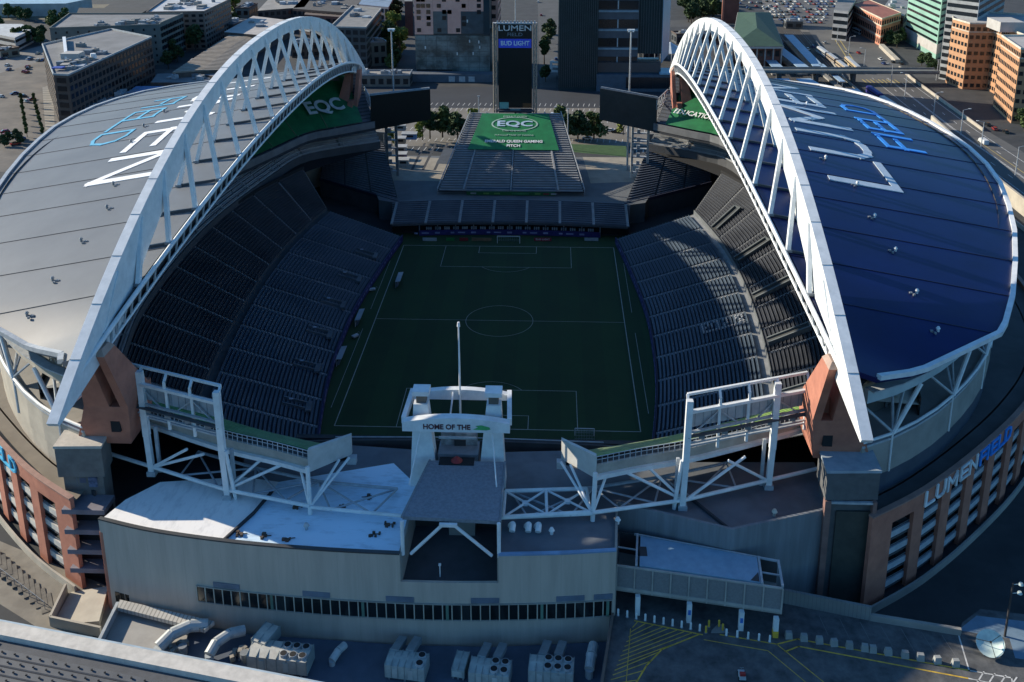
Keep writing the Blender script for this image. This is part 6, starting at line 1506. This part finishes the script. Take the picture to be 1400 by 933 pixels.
for k, (P0, P1, w) in enumerate((((1078, 48), (1119, 91), 6), ((1064, 66), (1098, 92), 6.5), ((1049, 78), (1063, 92), 6), ((1068, 108), (1084, 124), 8), ((1098, 108), (1128, 126), 8), ((1163, 122), (1182, 136), 7), ((1122, 88), (1152, 112), 3))):
    p, q = at(*P0, 5), at(*P1, 5)
    th = thing('platform_canopy', 'pale blue platform canopy, %s' % ('longest one in the rail yard', 'second one beside the station hall', 'nearest the station hall', 'first one this side of the bridge', 'second one this side of the bridge', 'last one by the navy roof edge', 'narrow one crossing under the bridge')[k], 'canopy', ((p.x+q.x)/2, (p.y+q.y)/2, 0), 'platform canopies in the rail yard')
    b = MB(); b.beam(p, q, w, .35); b.build('canopy_roof', CANB, th)
    b = MB(); b.beam(p+V((0, 0, -4.3)), q+V((0, 0, -4.3)), w*.9, .9); b.build('platform', CONC, th)
    b = MB()
    for j in range(6): r = p.lerp(q, j/5); b.tube((r.x, r.y, .3), (r.x, r.y, 5), .18, 6)
    b.build('canopy_post', GREYM, th)
def railcar(px0, px1, m, lab):
    p, q = at(*px0, 3.6), at(*px1, 3.6); th = thing('rail_car', lab, 'rail car', ((p.x+q.x)/2, (p.y+q.y)/2, 0), 'rail cars in the yard')
    b = MB(); b.beam(p+V((0, 0, -1.5)), q+V((0, 0, -1.5)), 3.0, 3.2); b.build('car_body', m, th)
    b = MB(); b.beam(p+V((0, 0, .2)), q+V((0, 0, .2)), 2.2, .35); b.build('car_roof', LGREY if 'blue' not in lab else m, th)
    b = MB(); b.beam(p+V((0, 0, -1.1)), q+V((0, 0, -1.1)), 3.08, .7); b.build('window_strip', WINDK, th)
    b = MB()
    for t in (.15, .3, .7, .85): r = p.lerp(q, t); b.box((r.x, r.y, .45), (2.2, 1.2, .9))
    b.build('bogie', DARK, th)
railcar((1120, 64), (1131, 72), LGREY, 'grey rail car at the head of the yard'); railcar((1133, 73), (1144, 81), mat('car_tan', (.3, .25, .2), .6), 'tan rail car behind the grey one')
railcar((1146, 83), (1158, 92), mat('car_beige', (.42, .34, .24), .6), 'beige rail car close to the bridge'); railcar((1158, 78), (1174, 92), mat('car_gold', (.46, .36, .22), .6), 'long golden rail car next to the road wall')
railcar((1188, 118), (1204, 129), mat('car_navy', (.03, .03, .20), .5), 'dark blue rail car under the navy roof edge'); railcar((1206, 132), (1222, 142), LGREY, 'pale rail car next to the road wall by the navy roof')
# parking lots
LOT = mat('lot_concrete', (.17, .155, .135), .9, (.13, .12, .105), .06)
sheet('car_lot', [at(440, 200, 0), at(452, 148, 0), at(1010, 148, 0), at(1000, 200, 0)], .008, LOT)
sheet('shaded_car_lot', [at(452, 148, 0), at(440, 119, 0), at(1020, 119, 0), at(1010, 148, 0)], .009, mat('shade_dark_asphalt', (.028, .034, .044), .85, (.02, .025, .034), .06))  # building shade over the far part of the lot, painted as a darker surface
b = MB(); LZ = .02
for row, y in ((0, 158), (1, 172), (2, 190), (3, 205), (4, 226), (5, 236)):
    for k in range(-40, 45):
        x = k*2.75+(y-150)*.02
        line(x, y, x+.6, y+5.2, .26)
b.build('stall_lines', WPAINT, kind='structure')
# --- plaza at left
sheet('plaza', [at(-60, 230, 0), at(-60, 75, 0), at(60, 70, 0), at(130, 175, 0), at(60, 240, 0)], .012, mat('plaza_tan_ground', (.15, .132, .112), .9, (.085, .078, .07), .1))
sheet('tan_field', [at(-80, 30, 0), at(-80, 8, 0), at(150, 6, 0), at(120, 26, 0)], .012, mat('tan_field', (.17, .145, .105), .95, (.10, .095, .065), .03))
sheet('side_street', [at(-60, 118, 0), at(-60, 92, 0), at(60, 62, 0), at(62, 82, 0)], .018, mat('street_grey', (.17, .165, .16), .9, (.13, .128, .125), .06))
b = MB(); b.poly([at(62, 178, .02), at(75, 180, .02), at(72, 115, .02), at(58, 120, .02)]); b.build('step_paving', lines_mat('step_tan', (.30, .27, .22), (.17, .155, .125), 5, 1, 2.2), kind='structure')
sheet('avenue', [at(738, 120, 0), at(760, 120, 0), at(765, -8, 0), at(735, -8, 0)], .018, ASPHL)
sheet('north_street', [(-420, 318), (230, 318), (230, 306), (-420, 306)], .010, ASPHL)
sheet('cross_street', [(70, 470), (290, 470), (290, 500), (70, 500)], .022, ASPHL)
sheet('bus_lot', [at(1050, 44, 0), at(1175, 44, 0), at(1150, -8, 0), at(1040, -8, 0)], .016, mat('lot_tan', (.15, .14, .125), .9, (.10, .095, .088), .05))
sheet('lawn', [at(770, 207, DECK), at(858, 215, DECK), at(856, 200, DECK), at(775, 197, DECK)], DECK+.03, mat('lawn', (.035, .085, .02), .95, (.022, .06, .014), .4))
# ---------------------------------------------------------------- vehicles
def car_proto(m, kind='car'):
    th = thing('parked_car', None, 'car', (0, 0, 0)); ORG[th.name] = V((0, 0, 0))
    b = MB(); L, W = 4.4, 1.8
    b.hexa([(-W/2, -L/2, .3), (W/2, -L/2, .3), (W/2, L/2, .3), (-W/2, L/2, .3)], [(-W/2+.06, -L/2+.1, .95), (W/2-.06, -L/2+.1, .95), (W/2-.06, L/2-.1, .85), (-W/2+.06, L/2-.1, .85)])
    b.hexa([(-W/2+.25, -1.2, 1.38), (W/2-.25, -1.2, 1.38), (W/2-.25, .7, 1.38), (-W/2+.25, .7, 1.38)], [(-W/2+.3, -1.1, 1.46), (W/2-.3, -1.1, 1.46), (W/2-.3, .6, 1.46), (-W/2+.3, .6, 1.46)]); b.build('body', m, th)
    b = MB(); b.hexa([(-W/2+.1, -1.8, .9), (W/2-.1, -1.8, .9), (W/2-.1, 1.4, .88), (-W/2+.1, 1.4, .88)], [(-W/2+.25, -1.2, 1.4), (W/2-.25, -1.2, 1.4), (W/2-.25, .7, 1.4), (-W/2+.25, .7, 1.4)]); b.build('cabin_glass', GLASS, th)
    for x in (-.85, .85):
        for y in (-1.4, 1.4): b = MB(); b.tube((x-.1, y, .33), (x+.1, y, .33), .33, 10); b.build('wheel', DARK, th)
    return th
PAINT = {'white': mat('car_white', (.62, .63, .63), .3), 'black': mat('car_black', (.012, .012, .013), .25), 'silver': mat('car_silver', (.32, .33, .34), .3), 'red': mat('car_red', (.28, .02, .02), .3), 'blue': mat('car_blue', (.03, .06, .2), .3)}
protos = {k: car_proto(m) for k, m in PAINT.items()}; used = set()
def car(kind, x, y, rz, lab, grp, z=.03):
    o = protos[kind]
    if kind in used: o = dup(o, (x, y, z), rz)
    else: used.add(kind); o.location = (x, y, z); o.rotation_euler = (0, 0, rz)
    o['label'] = lab; o['group'] = grp
rr = random.Random(42)
ck = list(PAINT)
for px, py, kd in ((833, 180, 'white'), (842, 182, 'black'), (803, 191, 'white'), (755, 158, 'white'), (760, 150, 'silver')):
    p = at(px, py, 0); car(kd, p.x, p.y, rr.uniform(-.1, .1)+(1.3 if px > 800 else 0), '%s car on the sunlit car lot right of the bleacher' % kd if px > 800 else '%s car beside the scoreboard foot' % kd, 'cars on the car lot')
for px, py, kd in ((1183, 47, 'black'), (1190, 52, 'silver'), (1221, 86, 'black'), (1232, 88, 'black'), (38, 95, 'black'), (1295, 184, 'black'), (1350, 172, 'black'), (1360, 178, 'red'), (1375, 182, 'black')):
    p = at(px, py, 0); car(kd, p.x, p.y, rr.uniform(-.15, .15)+(.5 if px < 100 else 0), {38: 'lone black car on the far left side street', 1183: 'black car behind the white bus', 1190: 'silver car behind the black one by the orange brick building', 1221: 'black car at the head of the sunlit lanes', 1232: 'black car beside the planter wall', 1295: 'black car on the shaded lanes by the navy roof', 1350: 'black car close to the wall of the orange office', 1360: 'red car by the wall of the orange office', 1375: 'black car furthest along the orange office wall'}[px], 'cars on the road')
for i in range(9):
    for j in range(12):
        if rr.random() < .22: continue
        p = at(1066+j*7.2-i*3+rr.uniform(-1, 1), 3+i*3.6, 0)
        kd = rr.choice(ck); car(kd, p.x, p.y, rr.choice((.1, .5, .3)), '%s car parked in the crowded far lot at the top right' % kd, 'cars in the crowded far lot', .02)
p = at(1172, 46, 0); bu = thing('bus', 'long white bus in front of the orange brick building', 'bus', (p.x, p.y, 0)); ORG[bu.name] = V((0, 0, 0))
b = MB(); b.box((0, 0, 1.85), (2.6, 12, 2.9)); b.build('bus_body', mat('bus_white', (.62, .66, .68), .4), bu)
b = MB(); b.box((0, 0, 2.3), (2.66, 11, .9)); b.box((0, -6, 2.2), (2.3, .1, 1.4)); b.build('bus_windows', GLASS, bu)
for y in (-3.6, 3.6):
    for x in (-1.2, 1.2): b = MB(); b.tube((x-.12, y, .5), (x+.12, y, .5), .5, 10); b.build('wheel', DARK, bu)
bu.rotation_euler = (0, 0, .12)
p = at(1172, 198, 0); vn = thing('service_van', 'white van with an open bucket stopped at the foot of a street lamp', 'van', (p.x, p.y, 0)); ORG[vn.name] = V((0, 0, 0))
vn.location = (at(1345, 197, 0).x, at(1345, 197, 0).y, 0)
b = MB(); b.box((0, 0, 1.3), (2.1, 5, 1.9)); b.hexa([(-1, 2.5, .4), (1, 2.5, .4), (1, 4, .4), (-1, 4, .4)], [(-1, 2.5, 1.9), (1, 2.5, 1.9), (1, 3.4, 1.7), (-1, 3.4, 1.7)]); b.build('van_body', mat('bus_white', (0, 0, 0)), vn)
b = MB(); b.hexa([(-.95, 3.35, 1.2), (.95, 3.35, 1.2), (.95, 3.75, 1.2), (-.95, 3.75, 1.2)], [(-.9, 3.2, 1.75), (.9, 3.2, 1.75), (.9, 3.45, 1.7), (-.9, 3.45, 1.7)]); b.build('windscreen', GLASS, vn)
for y in (-1.5, 2.6):
    for x in (-.95, .95): b = MB(); b.tube((x-.1, y, .4), (x+.1, y, .4), .4, 10); b.build('wheel', DARK, vn)
# ---------------------------------------------------------------- street lamps
sl0 = thing('street_lamp', None, 'street lamp', (0, 0, 0)); ORG[sl0.name] = V((0, 0, 0))
b = MB(); b.tube((0, 0, 0), (0, 0, 11.6), .24, 8, .14); b.build('pole', LGREY, sl0)
b = MB(); b.tube((0, 0, 11.5), (2.4, 0, 12.2), .1, 6); b.build('arm', LGREY, sl0)
b = MB(); b.box((2.8, 0, 12.2), (1.1, .4, .22)); b.build('lamp_head', WHITE, sl0)
lamps = [((1313, 185), 'street lamp left of the white van'), ((1341, 203), 'street lamp at the white van'), ((1388, 240), 'street lamp nearest the right edge of the photo'), ((1276, 160), 'street lamp on the shaded lanes above the navy roof edge'), ((1237, 131), 'street lamp between the shaded lanes and the rail yard'), ((1181, 94), 'street lamp beside the golden rail car'), ((1160, 76), 'street lamp beside the tan rail car'), ((1144, 60), 'street lamp at the head of the rail yard'), ((1280, 110), 'street lamp in front of the banded tower'), ((1218, 117), 'street lamp just this side of the bridge')]
for k, (q, lab) in enumerate(lamps):
    p = at(*q, 0); o = sl0 if k == 0 else dup(sl0, p); o.location = p; o['label'] = lab; o['group'] = 'street lamps along the road'; o.rotation_euler = (0, 0, rr.choice((0, 0, math.pi)))
# ---------------------------------------------------------------- trees
LEAF = [mat('leaf_dark', (.045, .085, .024), .8, (.022, .046, .014), .4), mat('leaf_mid', (.085, .13, .03), .8, (.04, .07, .018), .4), mat('leaf_bright', (.24, .27, .045), .8, (.11, .15, .028), .4)]
TRUNK = mat('bark', (.08, .06, .045), .9)
def crown(h, r, seed, n=900, tall=False, leaf=.55):
    rn = random.Random(seed); b = MB(); cl = []
    for k in range(9 if not tall else 7):
        t = rn.random()
        cl.append((rn.uniform(-.55, .55)*r*(1-.5*t), rn.uniform(-.55, .55)*r*(1-.5*t), h*(.26+.58*t), r*rn.uniform(.38, .62)*(1-.35*t)))
    for i in range(n):
        x, y, z, q = rn.choice(cl)
        d = V((rn.gauss(0, 1), rn.gauss(0, 1), rn.gauss(0, 1))).normalized()*q*(.55+.45*rn.random()); p = V((x, y, z))+V((d.x, d.y, d.z*(1.25 if tall else .85)))
        a = V((rn.gauss(0, 1), rn.gauss(0, 1), rn.gauss(0, .6))).normalized(); c = a.cross(V((rn.gauss(0, 1), rn.gauss(0, 1), rn.gauss(0, 1)))).normalized(); s = leaf*rn.uniform(.6, 1.3)
        b.quad(p-a*s, p-c*s*.6, p+a*s, p+c*s*.6)
    return b
tree_protos = []
for k in range(6):
    th = thing('leafy_tree', None, 'tree', (0, 0, 0)); ORG[th.name] = V((0, 0, 0))
    crown(9.6, 4.3 if k != 3 else 2.4, 50+k, 1500, k == 3, .6).build('crown', LEAF[(0, 1, 2, 1, 0, 1)[k]], th)
    b = MB(); b.tube((0, 0, 0), (0, 0, 4.6), .28, 7, .16); rn = random.Random(k)
    for j in range(5): a = rn.uniform(0, 6.3); b.tube((0, 0, 2.8+j*.35), (math.cos(a)*1.8, math.sin(a)*1.8, 5+j*.5), .11, 5, .05)
    b.build('trunk', TRUNK, th); tree_protos.append(th)
tused = set()
def tree(kd, p, sc, lab, grp):
    o = tree_protos[kd]
    if kd in tused: o = dup(o, p, rr.uniform(0, 6.3), None, None, sc)
    else: tused.add(kd); o.location = p; o.scale = sc if isinstance(sc, tuple) else (sc, sc, sc)
    o['label'] = lab; o['group'] = grp
G1 = 'trees behind the bleacher'
for x, y, k, sc, lab in ((578, 192, 2, .9, 'yellow-green tree at the left end of the row left of the bleacher'), (588, 190, 0, 1.1, 'dark tree beside the yellow-green one left of the bleacher'), (605, 188, 1, 1.25, 'tallest tree in the row left of the bleacher'), (626, 192, 4, 1.15, 'dark rounded tree right in the row left of the bleacher'), (648, 175, 2, .8, 'small bright tree close to the green tarp edge'),
    (764, 185, 1, 1.2, 'bright topped tree right of the green tarp'), (776, 195, 0, 1.1, 'dark tree behind the slim pole right of the tarp'), (790, 192, 4, 1.2, 'broad dark tree right of the slim pole'), (812, 190, 5, 1.15, 'green-topped tree next to the right video board'), (852, 185, 2, .7, 'small tree half hidden by the right video board'), (536, 200, 2, .6, 'small yellow tree under the left video board')):
    tree(k, at(x, y, 1.0), sc*1.25, lab, G1)
for i in range(9):
    p = at(rr.uniform(530, 556), 6+i*9, 0); tree(rr.choice((0, 1, 2, 4)), p, rr.uniform(1.5, 2.3), 'tall street tree in the clump left of the glass building', 'street trees left of the glass building')
for i in range(8):
    p = at(rr.uniform(500, 565), 70+i*4, 0); tree(rr.choice((0, 4, 1)), p, rr.uniform(.9, 1.3), 'small dark tree under the tall street trees', 'small trees under the street trees')
for i in range(16):
    p = at(rr.uniform(922, 982), 8+i*1.6, 0); tree(rr.choice((0, 1, 4)), p, rr.uniform(1.3, 1.9), 'dark green tree in the grove left of the clock tower shaft', 'grove left of the clock tower')
for x, y, k, sc in ((744, 88, 3, 1.7), (752, 60, 0, 1.2), (746, 112, 0, 1.0), (751, 48, 4, 1.3), (745, 70, 0, 1.1)):
    tree(k, at(x, y, 0), sc, 'bright narrow tree on the avenue right of the scoreboard' if k == 3 else 'dark street tree on the avenue right of the scoreboard', 'avenue trees')
for x, y in ((310, 25), (322, 22), (300, 30), (298, 38), (290, 45), (284, 52), (276, 62), (268, 70)):
    tree(2 if y < 30 and x > 305 else 0, at(x, y, 0), rr.uniform(1.4, 2.2), 'yellow-green tree at the top of the dark tree line' if y < 30 and x > 305 else 'dark tree in the line beside the brown block', 'tree line beside the brown block')
for x, y in ((1226, 66), (1222, 60), (1216, 62), (1230, 60), (1275, 98), (1268, 94), (1260, 90), (1396, 172), (1390, 165), (1400, 180)):
    tree(rr.choice((0, 1, 4)), at(x, y, 0), rr.uniform(.8, 1.2), 'small dark tree by the arched pavilion' if x < 1240 else ('shrub-like tree on the planter by the green-banded slab' if x < 1300 else 'green tree at the corner of the orange office'), 'trees by the right hand buildings')
for i in range(7):
    tree(3, at(29+i*1.4, 140+i*8, 0), .55, 'slim young tree in the left planted strip of the plaza', 'young trees in the plaza strips'); tree(3, at(47+i*2.0, 140+i*8, 0), .55, 'slim young tree in the right planted strip of the plaza', 'young trees in the plaza strips')
for i in range(5): tree(5, at(90+i*2.5, 145+i*5, 0), .55, 'low tree in the strip beside the cluttered rooftop patch', 'trees beside the rooftop patch')
for x, y in ((30, 28), (40, 30), (38, 62), (48, 58), (58, 55), (2, 40)): tree(rr.choice((0, 1)), at(x, y, 0), 1.1, 'dark tree near the low pale building at the far left', 'trees at the far left')
for x, y in ((6, 200), (11, 196), (24, 192), (26, 198)): tree(4, at(x, y, 0), .6, 'small dark tree on the shaded part of the plaza', 'small plaza trees')
# low dark blocks and trees that fill the streets on the left
rr = random.Random(314)
LB = [((0, 70), (26, 66), 5, 'flat dark-roofed shed by the far left street'), ((8, 12), (70, 9), 6, 'long low grey shed on the tan field'), ((130, 30), (165, 26), 9, 'small grey block between the tan field and the grey-green block'),
      ((318, 34), (338, 28), 8, 'low roof beside the bright tree line'), ((340, 12), (352, 6), 12, 'narrow dark block left of the low brick row'), ((424, 44), (446, 40), 15, 'square dark block under the left arch crown'), ((398, 60), (446, 58), 9, 'low flat block seen through the left arch'),
      ((470, 104), (560, 104), 6, 'long low dark building behind the left video board'), ((500, 60), (528, 58), 14, 'dark block under the street trees'),
      ((880, 62), (910, 58), 9, 'low terrace block beside the white tent'), ((925, 48), (985, 46), 6, 'low dark roof in front of the grove'), ((1075, 30), (1098, 30), 5, 'low bus shelter block by the crowded lot')]
for (q0, q1, h, lab) in LB:
    p, q = at(*q0, h), at(*q1, h); d = (q-p); nn = V((-d.y, d.x, 0)).normalized()*max(10, d.length*.35)
    if nn.y < 0: nn = -nn
    building('city_block', lab, None, h, rr.choice((BRN, GGREEN, BRN2, mat('slate_wall', (0, 0, 0)))), rr.choice((ROOFM, ROOFT, mat('dark_roof_far', (0, 0, 0)))), 2 if h > 8 else 1, 4, units=6, seed=rr.randrange(999), plan=[tuple(p[:2]), tuple(q[:2]), tuple((q+nn)[:2]), tuple((p+nn)[:2])], pm=rr.choice((BRN, PALE, GREYM)), cat='building')
for i in range(26):
    x, y = rr.choice(((rr.uniform(20, 62), rr.uniform(50, 66)), (rr.uniform(0, 40), rr.uniform(20, 30)), (rr.uniform(250, 330), rr.uniform(6, 40)), (rr.uniform(215, 250), rr.uniform(55, 95)), (rr.uniform(60, 100), rr.uniform(32, 40))))
    tree(rr.choice((0, 1, 4, 5)), at(x, y, 0), rr.uniform(.9, 1.5), 'dark tree among the far left blocks and streets', 'trees among the far left blocks')
for i in range(20):
    x, y = rr.uniform(0, 56), rr.uniform(120, 205)
    p = at(x, y, 0); 
    if rr.random() < .5: car(rr.choice(ck), p.x, p.y, rr.uniform(0, 3), 'car parked on the tan plaza at the far left', 'cars on the far left plaza', .03)
for i in range(60):
    x, y = rr.choice(((rr.uniform(0, 60), rr.uniform(72, 100)), (rr.uniform(735, 762), rr.uniform(0, 100)), (rr.uniform(1100, 1230), rr.uniform(36, 90)), (rr.uniform(1010, 1060), rr.uniform(0, 14))))
    p = at(x, y, 0); car(rr.choice(ck), p.x, p.y, rr.choice((.05, .1, 3.2)), 'car driving along the far left street' if x < 100 else ('car on the avenue beside the scoreboard' if x < 800 else 'car near the rail yard street'), 'cars on the streets', .04)
for a in (protos, ): 
    for k, o in list(a.items()):
        if k not in used: [bpy.data.objects.remove(c) for c in list(o.children)]; bpy.data.objects.remove(o)
# ================================================================== LIGHT, SKY, CAMERA
AZ, EL = math.radians(290), math.radians(23.5)
W = bpy.data.worlds.new('World'); SC.world = W; W.use_nodes = True
nt = W.node_tree; bg = nt.nodes['Background']; sky = nt.nodes.new('ShaderNodeTexSky'); sky.sky_type = 'NISHITA'; sky.sun_disc = False
sky.sun_elevation = EL; sky.sun_rotation = AZ; sky.air_density = 1.0; sky.dust_density = .6; sky.ozone_density = 3.0
tint = nt.nodes.new('ShaderNodeMix'); tint.data_type = 'RGBA'; tint.blend_type = 'MULTIPLY'; tint.inputs['Factor'].default_value = 1
nt.links.new(sky.outputs['Color'], tint.inputs['A']); tint.inputs['B'].default_value = (.54, .95, 1.22, 1); nt.links.new(tint.outputs['Result'], bg.inputs['Color']); bg.inputs['Strength'].default_value = .096
sun = bpy.data.lights.new('sun', 'SUN'); sun.energy = 5.0; sun.angle = math.radians(.5); sun.color = (1, .88, .70)
so = bpy.data.objects.new('sun', sun); COL.objects.link(so)
d = V((math.sin(AZ)*math.cos(EL), math.cos(AZ)*math.cos(EL), math.sin(EL)))
so.rotation_euler = d.to_track_quat('Z', 'Y').to_euler(); so.location = d*400
cam = bpy.data.cameras.new('camera'); co = bpy.data.objects.new('camera', cam); COL.objects.link(co); SC.camera = co
cam.sensor_width = 36; cam.sensor_fit = 'HORIZONTAL'; cam.lens = FPX/1400*36
cam.shift_x = 0; cam.shift_y = -(466.5-PY)/1400; cam.clip_end = 5000; cam.clip_start = 1
M = Matrix((RT, UP, -FW)).transposed().to_4x4(); M.translation = CAM; co.matrix_world = M
SC.view_settings.view_transform = 'Standard'; SC.view_settings.look = 'None'; SC.view_settings.exposure = 0.62; SC.view_settings.gamma = 1; SC.view_settings.use_curve_mapping = False
SC.cycles.max_bounces = 5; SC.cycles.diffuse_bounces = 3; SC.cycles.glossy_bounces = 2
